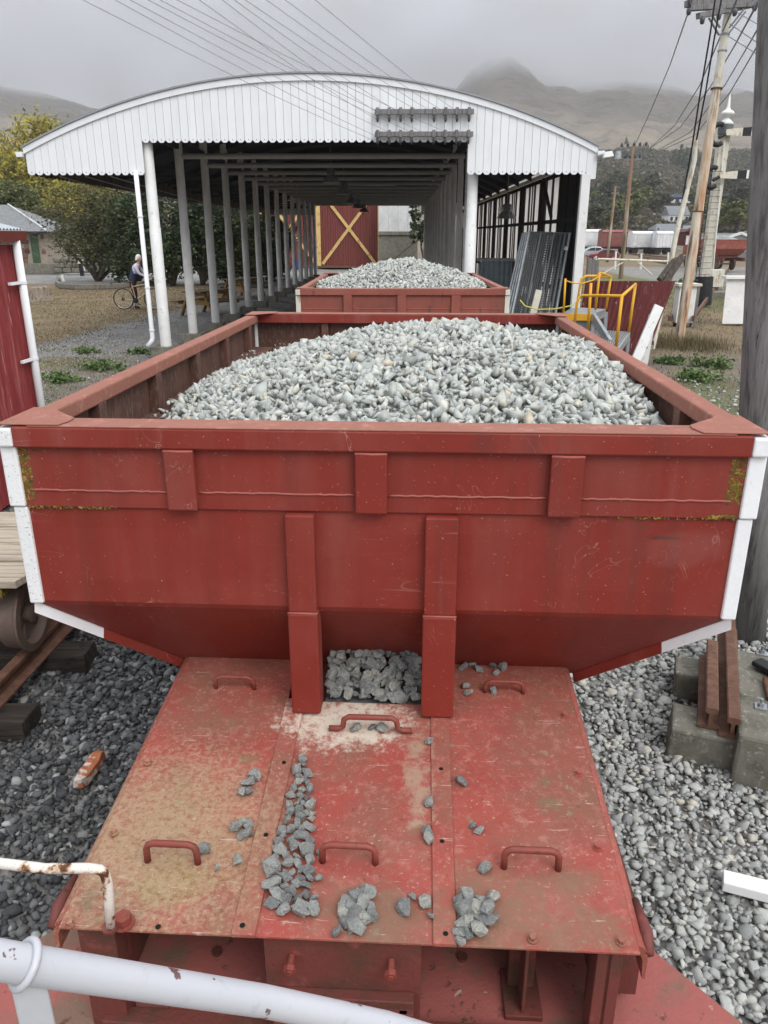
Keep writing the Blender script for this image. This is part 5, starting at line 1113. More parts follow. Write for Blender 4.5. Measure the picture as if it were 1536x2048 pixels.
for x, wd in ((pm, 0.32), (xr, 0.12), (xl, 0.2)): MB().box((x, BY - 0.10, bz + 3.2), (wd, 0.12, 6.2)).build('door_post', M['barn_yellow'], barn)
MB().box(((xl + xr) / 2, BY - 0.10, bz + 0.05), (xr - xl, 0.3, 0.14)).build('door_sill', M['rust'], barn)
m = MB(); mid = (xl + xr) / 2; m.prism([(xl - .3, BY - .3, bz + bh), (xr + .3, BY - .3, bz + bh), (mid, BY - .3, bz + bh + 1.3)], (0, 9, 0)); m.build('roof', M['roof_top'], barn)
q0, q1 = at(757, 535, 60), at(835, 535, 60)
wl = thing('panel_wall', 'pale panelled wall beside the barn red shed', 'wall', ((q0.x + q1.x) / 2, 60.5, bz))
hgt = 6.0; ymid = at(780, 468, 60.3).z
MB().box(((q0.x + q1.x) / 2, 60.6, (bz + ymid) / 2), (q1.x - q0.x, 0.35, ymid - bz)).build('lower_wall', M['concrete'], wl)
n = 4
for k in range(n): w5 = (q1.x - q0.x) / n; MB().box((q0.x + w5 * (k + 0.5), 60.62, ymid + 1.7), (w5 - 0.02, 0.1, 3.3)).build('wall_panel', M['panel'], wl)
MB().box(((q0.x + q1.x) / 2, 60.55, ymid + 0.06), (q1.x - q0.x, 0.5, 0.24)).build('wall_ledge', M['concrete'], wl)
MB().bar((q0.x + 0.7, 60.38, bz + 0.5), (q0.x + 2.9, 60.38, bz + 2.2), 0.06, 0.25).build('raking_buttress', M['concrete'], wl)
# ================================================================== plants
def foliage(name, blobs, n, leaf, m, parent=None, seed=1, clumps=None, spread=0.16, shell=0.55, aspect=1.7, local=False, droop=0.0):
    r = np.random.default_rng(seed); C = []; 
    vol = np.array([b[1][0] * b[1][1] * b[1][2] for b in blobs]) ** (2 / 3); vol = vol / vol.sum()
    nc = clumps or max(12, n // 28)
    which = r.choice(len(blobs), nc, p=vol)
    cen = np.array([b[0] for b in blobs], float)[which]; rad = np.array([b[1] for b in blobs], float)[which]
    d = r.normal(size=(nc, 3)); d /= np.linalg.norm(d, axis=1)[:, None]
    k = (shell + (1 - shell) * r.random(nc)) * (0.8 + 0.35 * r.random(nc))
    cp = cen + d * rad * k[:, None]; cs = spread * rad.mean(1) * (0.6 + 0.8 * r.random(nc))
    w = r.integers(0, nc, n); p = cp[w] + r.normal(size=(n, 3)) * cs[w][:, None] * np.array([1, 1, 0.8]); p[:, 2] -= droop * np.abs(r.normal(size=n))
    a = r.normal(size=(n, 3)); a /= np.linalg.norm(a, axis=1)[:, None]; a[:, 2] = a[:, 2] * (0.6 + droop); b = np.cross(a, r.normal(size=(n, 3))); b /= np.linalg.norm(b, axis=1)[:, None]
    s = leaf * (0.6 + 0.8 * r.random(n))[:, None]; a *= s * aspect * 0.5; b *= s * 0.5
    co = np.stack([p - a, p + b, p + a, p - b], 1).reshape(-1, 3); co[:, 2] = np.maximum(co[:, 2], 0.02)
    if parent is not None and not local:
        Mi = np.array(ROOTM[parent].inverted()); co = co @ Mi[:3, :3].T + Mi[:3, 3]
    o = mesh_obj(name, co, np.arange(len(co)).reshape(-1, 4), m, parent); return o
def limb_tree(o, base, tips, r0, m, seed, name='trunk', wob=0.08):
    rr_ = random.Random(seed); mb = MB(); base = Vector(base)
    for t in tips:
        t = Vector(t); pts = []; N = 7
        for i in range(N):
            u = i / (N - 1); p = base.lerp(t, u); p.z = base.z + (t.z - base.z) * (u ** 0.85); p += Vector((rr_.uniform(-1, 1), rr_.uniform(-1, 1), 0)) * wob * (t - base).length * 0.3 * (u > 0); pts.append(p)
        mb.tube(pts, [r0 * (1 - 0.82 * i / (N - 1)) for i in range(N)], 7)
    return mb.build(name, m, o, smooth=True)
def big_tree(name, label, cat, base, blobs, n, leaf, m, seed, r0=0.2, group=None, bark='bark', **kw):
    o = thing(name, label, cat, tuple(base), 0, group)
    tips = [Vector(b[0]) for b in blobs[:9]]
    limb_tree(o, base, tips, r0, M[bark], seed); foliage('crown', blobs, n, leaf, m, o, seed, **kw); return o
def blobset(c, R, k, seed, rs_=0.5):
    r = random.Random(seed); out = []
    for i in range(k):
        a = r.uniform(0, 6.28); q = math.sqrt(r.random()) * 0.75; zz = r.uniform(-0.62, 0.7); f = math.sqrt(max(0.1, 1 - zz * zz))
        out.append(((c[0] + math.cos(a) * q * R[0] * f, c[1] + math.sin(a) * q * R[1] * f, c[2] + zz * R[2]), (R[0] * rs_ * r.uniform(.7, 1.2), R[1] * rs_ * r.uniform(.7, 1.2), R[2] * rs_ * r.uniform(.6, 1.0))))
    return out
GL = 0.40
def ground_pt(px, py, Y, z=None): p = at(px, py, Y); return Vector((p.x, Y, gz(p.x, Y) if z is None else z))
c = at(40, 330, 78); big_tree('willow_tree', 'large yellowing willow rising highest behind the slate-roofed stone building', 'tree', (c.x, 78, GL), blobset((c.x, 78, 6.6), (6.6, 4, 6.3), 30, 1, 0.52), 42000, 0.16, M['leaf_yellow'], 11, 0.4, droop=0.35, aspect=2.6)
c = at(178, 400, 68); big_tree('willow_tree', 'smaller golden willow just left of the shed eave', 'tree', (c.x, 68, GL), blobset((c.x, 68, 4.3), (3.6, 2.6, 3.6), 18, 2, 0.5), 18000, 0.14, M['leaf_yellow'], 12, 0.25, droop=0.3, aspect=2.4)
c = at(48, 420, 66); big_tree('broadleaf_tree', 'mid green tree between the slate roof and the yellow willow', 'tree', (c.x, 66, GL), blobset((c.x, 66, 3.6), (4.6, 2.6, 3.6), 18, 3, 0.42), 14000, 0.15, M['leaf_mid'], 13, 0.3)
c = at(-90, 400, 62); big_tree('broadleaf_tree', 'green tree rising at the picture edge beyond the red corrugated shed', 'tree', (c.x, 62, GL), blobset((c.x, 62, 4.2), (4.2, 2.6, 4), 14, 33, 0.42), 6000, 0.22, M['leaf_mid'], 133, 0.3)
b0 = ground_pt(196, 562, 44.5); o = thing('leaning_shrub_tree', 'olive many-stemmed tree growing from the kerbed bed', 'tree', tuple(b0))
tips = [(b0.x + dx, b0.y + dy, b0.z + h) for dx, dy, h in ((-2.2, 0.2, 3.4), (-1.1, .6, 4.4), (-0.2, -.4, 4.9), (0.9, .4, 4.2), (1.7, 0, 3.6), (2.3, .3, 2.6), (-1.8, -.5, 2.3), (0.4, .2, 3.0))]
limb_tree(o, b0, tips, 0.13, M['bark'], 5, wob=0.25)
tw = MB(); rt = random.Random(15)
for i in range(150):
    q = Vector(rt.choice(tips)) + Vector((rt.gauss(0, .8), rt.gauss(0, .6), rt.gauss(0, .6))); d = Vector((rt.gauss(0, 1), rt.gauss(0, .6), rt.uniform(-.6, .8))).normalized() * rt.uniform(.5, 1.4); tw.tube([q, q + d * .5 + Vector((0, 0, .06)), q + d], [0.014, 0.010, 0.005], 4)
q_ = tw.build('bare_twigs', M['twig'], o); q_['kind'] = 'stuff'
foliage('crown', blobset((b0.x - 0.1, b0.y, b0.z + 3.1), (3.3, 2.2, 2.2), 22, 4, 0.38), 9500, 0.10, M['leaf_olive'], o, 14, spread=0.30)
DK = ['dark evergreen shrub just behind the white downpipe', 'dark evergreen shrub between the first two shed posts', 'tall dark evergreen shrub behind the second and third shed posts', 'dark evergreen shrub behind the nearer picnic table', 'dark evergreen shrub behind the farther picnic table', 'low dark evergreen shrub deepest under the shed eave']
for k, (px, Yk, w, h) in enumerate([(275, 42.5, 1.9, 4.2), (345, 40.5, 2.0, 5.0), (405, 41, 2.0, 5.2), (455, 42, 1.9, 4.8), (500, 44, 1.8, 4.4), (545, 47, 1.5, 3.4)]):
    p = ground_pt(px, 560, Yk); big_tree('evergreen_shrub', DK[k], 'shrub', p, blobset((p.x, p.y, p.z + h * 0.5), (w, 1.6, h * 0.52), 18, 40 + k, 0.46), 7500, 0.125, M['leaf_dark'] if k != 3 else M['leaf_mid'], 40 + k, 0.12, spread=0.2)
p = at(829, 470, 57.5); o = thing('overhanging_shrub', 'dark shrub overhanging the pale panelled wall at the end of the shed', 'shrub', (p.x + 0.9, 58, 0.4)); limb_tree(o, (p.x + 0.9, 58, 0.4), [(p.x, 57.6, 4.2), (p.x + 0.8, 58, 3.0), (p.x + 1.2, 58, 4.6)], 0.1, M['bark'], 9)
foliage('crown', blobset((p.x + 0.6, 57.7, 3.7), (1.0, 1, 1.7), 12, 77, 0.5), 3000, 0.12, M['leaf_dark'], o, 77)
def weeds(name, label, c, R, n, leaf, seed, m='weed', cat='weeds'):
    o = foliage(name, [((c[0] + dx * R, c[1] + dy * R, c[2] + R * 0.12), (R * .55, R * .5, R * 0.28)) for dx, dy in ((0, 0), (.6, .2), (-.5, .3), (.2, -.4), (-.2, .5))], n, leaf, M[m], None, seed, spread=0.35, shell=0.2, aspect=1.2); return tag(o, label, cat, None, 'stuff')
for k, (px, py, R, n, lb) in enumerate([(200, 742, .42, 800, 'low green weeds on the bare earth beside the wagon rim'), (120, 765, .35, 500, 'low green weeds at the foot of the red corrugated shed'), (172, 706, .3, 400, 'green weeds on the earth before the first shed post'), (275, 708, .28, 420, 'green weeds against the plinth of the first shed post'), (1338, 728, .30, 900, 'leafy green weeds at the end of the white fence brace'), (1420, 735, .42, 900, 'patch of green weeds near the tall timber pole'), (1390, 760, .40, 700, 'creeping weeds spreading toward the wagon rim'), (1385, 690, .22, 300, 'small weeds at the foot of the rust streaked pole'), (1392, 578, 1.0, 900, 'bright green grass patch by the signal post base')]):
    q = on(px, py, gz(-5, 12) if px < 700 else 0.16); weeds('weeds', lb, (q.x, q.y, gz(q.x, q.y)), R, n, 0.055 if k < 8 else 0.16, 300 + k)
# dry grass on the lawn and on the right
r = np.random.default_rng(91); 
def blades(name, label, pts, h, m, w=0.010):
    n = len(pts); a = r.uniform(0, 6.28, n); ln = h * r.uniform(.4, 1.2, n); d = np.stack([np.cos(a), np.sin(a), 0 * a], -1); s = np.stack([-np.sin(a), np.cos(a), 0 * a], -1) * w
    b = np.column_stack([pts, gz_np(pts[:, 0], pts[:, 1])]); t = b + d * (ln * r.uniform(.2, .9, n))[:, None]; t[:, 2] += ln * 0.8
    co = np.stack([b - s, b + s, t], 1).reshape(-1, 3); o = mesh_obj(name, co, np.arange(len(co)).reshape(-1, 3), m); return tag(o, label, None, None, 'stuff')
pl = np.column_stack([r.uniform(-16, -5.5, 26000), r.uniform(17, 41, 26000)]); pl = pl[r.random(len(pl)) < smooth01(-6.0, -8.5, pl[:, 0] - (pl[:, 1] - 17) * .05)]
blades('grass', 'short dry grass of the lawn around the man with the bicycle', pl, 0.06, M['drygrass'], 0.012)
pr = np.column_stack([r.uniform(4.5, 20, 16000), r.uniform(13, 46, 16000)]); blades('grass', 'dry grass and stalks on the rough ground around the leaning poles', pr, 0.10, M['drygrass'], 0.012)
pl = np.column_stack([r.uniform(-10, -4.2, 9000), r.uniform(8.5, 18, 9000)]); pl = pl[r.random(len(pl)) < 0.35 + 0.65 * (np.sin(pl[:, 0] * 2.1 + np.sin(pl[:, 1] * 1.3) * 2) > 0.1)]; blades('grass', 'thin dry grass and litter on the earth between the red shed and the shed posts', pl, 0.055, M['drygrass'], 0.009)
pl = np.column_stack([r.normal(-6.3, 1.1, 4200), r.normal(11.6, 1.3, 4200)]); blades('grass', 'short green grass on the earth in front of the first shed post', pl, 0.05, M['weed'], 0.008)
q = on(1355, 690, 0.17); pr = np.column_stack([r.normal(q.x, 0.55, 2600), r.normal(q.y - .1, 0.7, 2600)]); blades('grass', 'tangle of dry stalks round the foot of the rust streaked pole', pr, 0.32, M['drygrass'], 0.006)
pr = np.column_stack([r.uniform(3.2, 9, 5000), r.uniform(6.5, 15, 5000)]); blades('grass', 'sparse dry straw on the dirt beyond the tall timber pole', pr, 0.05, M['drygrass'], 0.008)

# ================================================================== left: red shed, stone building, man, furniture
sc = at(40, 480, 8.7); sx_ = -3.93
rsd = thing('corrugated_shed', 'faded red corrugated iron shed with a white downpipe at its corner', 'shed', (-5.5, 9.5, 0.1))
zt = at(38, 476, 8.7).z
XW = -4.0
MB().corrugated((XW, 8.72, 0.05), (0, -1, 0), (0, 0, 1), 3.6, zt - 0.12, 0.076, 0.010, nz=2).build('wall_sheet', M['red_shed'], rsd)
MB().corrugated((XW - 0.02, 8.74, 0.05), (-1, 0, 0), (0, 0, 1), 3.2, zt - 0.12, 0.076, 0.009, nz=2).build('wall_sheet', M['red_shed'], rsd)
MB().box((-5.6, 6.9, 1.3), (3.1, 3.5, 2.6)).build('core', M['cladding'], rsd)
MB().box((XW + 0.012, 8.66, 1.35), (0.03, 0.11, 2.6)).build('corner_trim', M['red_shed'], rsd)
MB().tube([(sx_, 8.66, zt - 0.02), (sx_ + 0.0, 8.66, 0.1)], 0.043, 16).build('downpipe', M['gable'], rsd, smooth=True)
for py in (568, 720): z = at(70, py, 8.66).z; MB().tube([(sx_, 8.66, z), (sx_, 8.66, z + 0.03)], 0.050, 16).bar((sx_, 8.64, z + .015), (sx_ - 0.02, 8.40, z + .015), 0.03, 0.03).build('pipe_clip', M['gable'], rsd, smooth='auto')
MB().prism([(XW + 0.14, 5.1, zt + 0.07), (XW + 0.0, 5.1, zt + 0.07), (XW + 0.0, 5.1, zt - 0.03), (XW + 0.11, 5.1, zt - 0.03)], (0, 3.72, 0)).build('gutter', M['handle'], rsd)
MB().corrugated((XW + 0.10, 8.80, zt + 0.085), (0, -1, 0), (-0.97, 0, 0.24), 3.7, 3.3, 0.076, 0.010, nz=1).build('roof', M['blue_sheet'], rsd)
MB().box((XW - 1.2, 8.0, zt + 0.36), (0.4, 1.2, 0.08)).build('roof_patch', M['galv'], rsd)
MB().corrugated((XW + 0.03, 7.72, 0.70), (0, -1, 0), (0, 0, 1), 0.7, 0.62, 0.076, 0.009).build('patch_sheet', M['blue_sheet'], rsd, label='pale blue corrugated patch low on the wall')
# stone building
bY = 54.0
c1 = at(94, 520, bY); sbl = thing('stone_building', 'brown stone building with grey slate roof and a green door', 'building', (c1.x - 4, bY + 2, GL))
wl_, wr_ = c1.x - 9, c1.x; z0, z1 = 0.95, at(100, 463, bY).z
MB().box(((wl_ + wr_) / 2, bY + 3.0, (z0 + z1) / 2), (wr_ - wl_, 5.9, z1 - z0)).build('wall', M['mortar'], sbl)
rb = random.Random(6); z = z0; n_ = 0; base_me = {}
while z < z1 - 0.05:
    h = rb.uniform(0.24, 0.36); h = min(h, z1 - z); x = wr_
    while x > wr_ - 5.2:
        w = rb.uniform(0.26, 0.58); xc = x - w / 2
        dx0, dx1 = at(64, 500, bY).x, at(78, 500, bY).x
        if not (dx0 - 0.05 < xc + w / 2 and xc - w / 2 < dx1 + 0.05):
            MB().box((xc, bY + 0.03, z + h / 2), (w - 0.05, 0.13, h - 0.05)).build('stone', M['volc'], sbl, bevel=0.02, seg=1)
        x -= w
    z += h
MB().box(((dx0 + dx1) / 2, bY - 0.02, z0 + 1.05), (dx1 - dx0, 0.1, 2.1)).build('door', M['green_paint'], sbl)
MB().box((wl_ / 2 + wr_ / 2 + 0.4, bY + 1.8, 0.66), (wr_ - wl_ + 1.2, 6.5, 0.62)).build('plinth', M['concrete'], sbl)
ap = at(-40, 400, bY + 3); ez = z1; m = MB(); ov = 0.5
A = [(wl_ - ov, bY - ov, ez), (wr_ + ov, bY - ov, ez), (wr_ + ov, bY + 6 + ov, ez), (wl_ - ov, bY + 6 + ov, ez), (wl_ + 3, bY + 3, ez + 1.75), (wr_ - 3.4, bY + 3, ez + 1.75)]
m.add(A, [(0, 1, 5, 4), (1, 2, 5), (2, 3, 4, 5), (3, 0, 4), (3, 2, 1, 0)]); m.build('roof', M['slate'], sbl)
MB().tube([Vector(A[1]) + Vector((0, 0, .03)), Vector(A[5]) + Vector((0, 0, .04))], 0.06, 6).build('hip_capping', M['panel'], sbl)
MB().box(((wl_ + wr_) / 2, bY - ov - 0.02, ez - 0.06), (wr_ - wl_ + 2 * ov, 0.1, 0.14)).build('gutter', M['black'], sbl)
q = at(130, 522, 51.5); 
wst = thing('stone_retaining_wall', 'low rough stone wall between the building and the shrubs', 'wall', (q.x + 1, 52, GL))
rb = random.Random(16)
for k in range(3):
    x = q.x - 0.9
    while x < q.x + 2.4: w = rb.uniform(.4, .8); MB().box((x + w / 2, 52, GL + 0.2 + k * 0.32), (w - 0.03, 0.5, 0.30), (0, rb.uniform(-.06, .06), 0)).build('stone', M['concrete'], wst, bevel=0.06, seg=1); x += w
# kerbed bed, posts, stump
kb = thing('kerb_edging', 'low curved concrete kerb round the bed of the many-stemmed tree', 'kerb', tuple(b0))
path = [on(px, py, GL) for px, py in ((118, 562), (114, 568), (122, 574), (150, 576), (200, 576), (250, 573), (300, 568), (340, 566))]
m = MB()
for a, b in zip(path[:-1], path[1:]): MB().bar(a + Vector((0, 0, .06)), b + Vector((0, 0, .06)), 0.16, 0.22).build('kerb_stone', M['concrete'], kb, bevel=0.02, seg=1)
p = on(165, 552, GL); sp_ = thing('marker_post', 'black and white post leaning before the many-stemmed tree', 'post', tuple(p)); MB().bar(p, p + Vector((-0.05, 0, 0.72)), 0.20, 0.16, (0, 1, 0)).build('lower_post', M['black'], sp_); MB().bar(p + Vector((-0.05, 0, 0.721)), p + Vector((-0.09, 0, 1.25)), 0.20, 0.16, (0, 1, 0)).build('upper_post', M['post'], sp_); MB().bar(p + Vector((0.16, 0.05, 0.3)), p + Vector((0.06, 0.05, 1.2)), 0.06, 0.05, (0, 1, 0)).build('white_strip', M['white_box'], sp_)
p = on(127, 563, GL); tag(MB().box((p.x, p.y, p.z + 0.17), (0.13, 0.12, 0.36), (0, -0.12, 0)).build('short_post', M['white_box'], bevel=0.01), 'short white post at the edge of the kerbed bed', 'post')
p = on(80, 601, 0.33); rb = random.Random(3); n = 22; vs = []
for j, (h, rr_) in enumerate(((-0.05, .52), (0.08, .46), (0.22, .40), (0.40, .37), (0.50, .36))):
    for k in range(n): a = 2 * PI * k / n; f = rr_ * (1 + 0.11 * math.sin(a * 5 + 1) * (1 if j < 2 else 0.5) + rb.uniform(-.03, .03)); vs.append((p.x + f * math.cos(a), p.y + f * math.sin(a), p.z + h + (rb.uniform(-.05, .04) if j == 4 else 0)))
tag(MB().add(vs, [(j * n + k, j * n + (k + 1) % n, j * n + n + (k + 1) % n, j * n + n + k) for j in range(4) for k in range(n)] + [tuple(4 * n + k for k in range(n))]).build('tree_stump', M['stump']), 'split grey tree stump on the dry lawn', 'tree stump')
# picnic tables
def picnic(px, py, Y, rz, label):
    p = ground_pt(px, py, Y); o = thing('picnic_table', label, 'picnic table', tuple(p), rz, 'picnic tables beside the shed'); L = 1.75
    kk = dict(parent=o, local=True)
    for i in range(5): MB().box((0, -0.30 + 0.15 * i, 0.74), (L, 0.14, 0.04)).build('top_plank', M['picnic_top'], bevel=0.004, seg=1, **kk)
    for s in (-1, 1):
        for i in range(2): MB().box((0, s * (0.60 + 0.15 * i), 0.44), (L, 0.14, 0.04)).build('seat_plank', M['picnic_top'], bevel=0.004, seg=1, **kk)
    for x in (-0.6, 0.6):
        for s in (-1, 1): MB().bar((x, s * 0.28, 0.72), (x, s * 0.62, 0.0), 0.05, 0.15, (1, 0, 0)).build('leg', M['picnic'], **kk)
        MB().box((x + 0.05, 0, 0.40), (0.045, 1.52, 0.13)).build('seat_bearer', M['picnic'], **kk); MB().box((x + 0.05, 0, 0.66), (0.045, 0.72, 0.12)).build('top_bearer', M['picnic'], **kk)
picnic(418, 628, 25.6, math.radians(68), 'nearer ochre picnic table standing on the gravel beside the shed posts'); picnic(488, 592, 32.8, math.radians(62), 'farther ochre picnic table beside the shed posts')

# people
def skin_mesh(name, joints, edges, mats, pick, root=0, sub=2):
    me = bpy.data.meshes.new(name); me.from_pydata([j[0] for j in joints], edges, []); o = bpy.data.objects.new(name, me); COL.objects.link(o)
    s = o.modifiers.new('skin', 'SKIN'); s.use_smooth_shade = True
    for i, j in enumerate(joints): v = me.skin_vertices[0].data[i]; rr_ = j[1]; v.radius = rr_ if isinstance(rr_, tuple) else (rr_, rr_); v.use_root = (i == root)
    u = o.modifiers.new('sub', 'SUBSURF'); u.levels = sub; u.render_levels = sub
    dg = bpy.context.evaluated_depsgraph_get(); nm = bpy.data.meshes.new_from_object(o.evaluated_get(dg)); bpy.data.objects.remove(o); nm.name = name
    nm.materials.clear()
    for q in mats: nm.materials.append(q)
    J = [Vector(j[0]) for j in joints]
    for f in nm.polygons:
        c = f.center; best = None
        for ei, (a, b) in enumerate(edges):
            d = J[b] - J[a]; t = max(0, min(1, (c - J[a]).dot(d) / max(d.length_squared, 1e-9))); q = (c - J[a] - d * t).length
            if best is None or q < best[0]: best = (q, ei, t)
        f.material_index = pick(best[1], best[2]); f.use_smooth = True
    nm.update(); return nm
mp = ground_pt(274, 617, 27.6); mp.x = at(274, 617, 27.6).x
man = thing('person', 'white-haired person in a navy vest and maroon trousers leaning on a bicycle', 'person', tuple(mp))
# faces +x, bent over the handlebar; x forward, y sideways, z up
jt = [((-0.06, 0, 0.90), (0.17, 0.15)), ((0.0, 0, 1.10), (0.165, 0.15)), ((0.10, 0, 1.30), (0.185, 0.15)), ((0.17, 0, 1.44), (0.10, 0.09)), ((0.22, 0, 1.52), 0.055), ((0.25, 0, 1.585), (0.075, 0.082)), ((0.262, 0, 1.68), (0.088, 0.095)), ((0.255, 0, 1.745), (0.06, 0.065)),
      ((0.15, -0.18, 1.40), 0.075), ((0.27, -0.22, 1.18), 0.052), ((0.52, -0.20, 1.06), 0.038), ((0.60, -0.19, 1.05), 0.030), ((0.15, 0.18, 1.40), 0.075), ((0.29, 0.22, 1.18), 0.052), ((0.52, 0.20, 1.06), 0.038), ((0.60, 0.19, 1.05), 0.030),
      ((-0.05, -0.10, 0.80), 0.10), ((0.02, -0.11, 0.46), 0.068), ((-0.02, -0.11, 0.10), 0.045), ((0.02, -0.11, 0.045), 0.045), ((0.15, -0.12, 0.035), 0.036), ((-0.08, 0.10, 0.80), 0.10), ((-0.02, 0.11, 0.46), 0.068), ((-0.10, 0.11, 0.10), 0.045), ((-0.06, 0.11, 0.045), 0.045), ((0.07, 0.12, 0.035), 0.036),
      ((0.345, 0, 1.665), 0.020), ((0.255, -0.092, 1.665), 0.020), ((0.255, 0.092, 1.665), 0.020)]
ed = [(0, 1), (1, 2), (2, 3), (3, 4), (4, 5), (5, 6), (6, 7), (3, 8), (8, 9), (9, 10), (10, 11), (3, 12), (12, 13), (13, 14), (14, 15), (0, 16), (16, 17), (17, 18), (18, 19), (19, 20), (0, 21), (21, 22), (22, 23), (23, 24), (24, 25), (6, 26), (6, 27), (6, 28)]
def pick_man(e, t):
    if e in (0, 1, 2): return 1 if not (e == 0 and t < 0.35) else 3
    if e in (3, 4, 5, 6, 25, 26, 27): return 0
    if e in (7, 8, 9, 11, 12, 13): return 2
    if e in (10, 14): return 0
    if e in (17, 22): return 3 if t < 0.75 else 2
    if e in (18, 19, 23, 24): return 4
    return 3
def link_child(name, me, parent): o = bpy.data.objects.new(name, me); COL.objects.link(o); o.parent = parent; return o
link_child('body', skin_mesh('body', jt, ed, [M['skin'], M['navy'], M['lilac'], M['maroon'], M['shoe']], pick_man), man)
vs = []; n = 14
for j in range(7):
    ph = PI * 0.5 * j / 6 * 1.15
    for k in range(n): a = 2 * PI * k / n; vs.append((0.235 + 0.100 * math.sin(ph) * math.cos(a) - 0.02 * (j > 4), 0.108 * math.sin(ph) * math.sin(a), 1.682 + 0.125 * math.cos(ph) - (0.05 if math.cos(a) < -0.2 and j > 4 else 0)))
MB().add(vs, [(j * n + k, j * n + (k + 1) % n, j * n + n + (k + 1) % n, j * n + n + k) for j in range(6) for k in range(n)]).build('hair', M['hair'], man, smooth=True, local=True)
hb = MB()
for s in (-1, 1):
    for f in range(5):
        y0 = s * (0.16 + 0.018 * f) if f < 4 else s * 0.155; ln = (0.055, 0.062, 0.058, 0.045, 0.04)[f]; hb.tube([(0.60, y0, 1.055), (0.60 + ln * .7, y0, 1.062), (0.60 + ln, y0, 1.045), (0.60 + ln * .8, y0, 1.03)], [0.010, 0.009, 0.008, 0.006], 6)
hb.build('fingers', M['skin'], man, smooth=True, local=True)
bk = thing('bicycle', 'champagne framed bicycle standing on the dry lawn', 'bicycle', (mp.x, mp.y - 0.32, mp.z)); KB = dict(parent=bk, local=True)
wxr, wxf = -0.32 + 0.0, 0.72
for wx in (-0.33, 0.72):
    ring = [(wx + 0.335 * math.cos(2 * PI * k / 36), 0, 0.35 + 0.335 * math.sin(2 * PI * k / 36)) for k in range(36)]
    wh = MB().tube(ring, 0.019, 8, closed=True).build('tyre', M['tyre'], smooth=True, **KB)
    ring = [(wx + 0.312 * math.cos(2 * PI * k / 36), 0, 0.35 + 0.312 * math.sin(2 * PI * k / 36)) for k in range(36)]
    MB().tube(ring, 0.010, 6, closed=True).build('rim', M['chrome'], wh, smooth=True, local=True)
    sp = MB()
    for k in range(16): a = 2 * PI * k / 16; sp.tube([(wx, 0.02 if k % 2 else -0.02, 0.35), (wx + 0.31 * math.cos(a), 0, 0.35 + 0.31 * math.sin(a))], 0.0022, 4)
    sp.tube([(wx, -0.05, 0.35), (wx, 0.05, 0.35)], 0.025, 8).build('spokes', M['chrome'], wh, local=True)
fm = MB(); bb = (0.10, 0, 0.30); st = (0.0, 0, 0.86); hd = (0.52, 0, 0.84); hl = (0.57, 0, 0.62)
for a, b in ((bb, st), (bb, hl), ((0.02, 0, 0.76), hd), (hd, hl)): fm.tube([a, b], 0.019, 8)
for y in (-0.06, 0.06): fm.tube([bb, (-0.33, y, 0.35)], 0.011, 6); fm.tube([(0.02, 0, 0.76), (-0.33, y, 0.35)], 0.010, 6); fm.tube([hl, (0.72, y, 0.35)], 0.014, 6)
fm.build('frame', M['gold'], smooth='auto', **KB)
MB().tube([(0.50, 0, 0.90), (0.53, 0, 1.02), (0.60, 0, 1.04)], 0.013, 8).tube([(0.60, -0.27, 1.04), (0.61, 0, 1.04), (0.60, 0.27, 1.04)], 0.013, 8).build('handlebar', M['black'], smooth=True, **KB)
MB().box((-0.03, 0, 0.91), (0.26, 0.13, 0.05), (0, -0.05, 0), taper=0.7).build('saddle', M['black'], bevel=0.02, **KB)
MB().tube([(0.10, -0.09, 0.30), (0.10, 0.09, 0.30)], 0.03, 8).lathe([(0.085, -0.03), (0.09, -0.028), (0.09, -0.022), (0.085, -0.02)], (0.10, 0, 0.30), 18, 'Y').bar((0.10, -0.08, 0.30), (0.22, -0.08, 0.18), 0.02, 0.025).bar((0.10, 0.08, 0.30), (-0.02, 0.08, 0.42), 0.02, 0.025).box((0.24, -0.13, 0.17), (0.09, 0.09, 0.02)).box((-0.03, 0.13, 0.43), (0.09, 0.09, 0.02)).build('crank', M['black'], smooth='auto', **KB)
MB().lathe([(0.05, -0.035), (0.06, -0.02), (0.06, 0), (0.05, 0)], (-0.33, -0.03, 0.35), 12, 'Y').build('sprocket', M['black'], smooth='auto', **KB)
# worker by the barn doors
wp = at(622, 538, 57.0); wp = Vector((wp.x, 57, 0.42))
wk = thing('person', 'person in dark clothes bending forward before the barn red doors', 'person', tuple(wp))
jt2 = [((-0.05, 0, 0.92), (0.15, 0.16)), ((0.03, 0, 1.15), (0.15, 0.16)), ((0.14, 0, 1.34), (0.15, 0.17)), ((0.24, 0, 1.45), 0.08), ((0.32, 0, 1.49), 0.055), ((0.41, 0, 1.50), (0.09, 0.085)), ((0.47, 0, 1.52), 0.06), ((0.2, -0.2, 1.36), 0.07), ((0.32, -0.24, 1.08), 0.05), ((0.44, -0.2, 0.84), 0.038), ((0.47, -0.19, 0.76), 0.03), ((0.2, 0.2, 1.36), 0.07), ((0.30, 0.24, 1.08), 0.05), ((0.40, 0.2, 0.84), 0.038), ((0.42, 0.19, 0.76), 0.03), ((-0.04, -0.1, 0.82), 0.1), ((0.03, -0.12, 0.46), 0.07), ((-0.04, -0.12, 0.09), 0.05), ((0.09, -0.13, 0.04), 0.042), ((-0.06, 0.1, 0.82), 0.1), ((-0.02, 0.12, 0.46), 0.07), ((-0.08, 0.12, 0.09), 0.05), ((0.05, 0.13, 0.04), 0.042)]
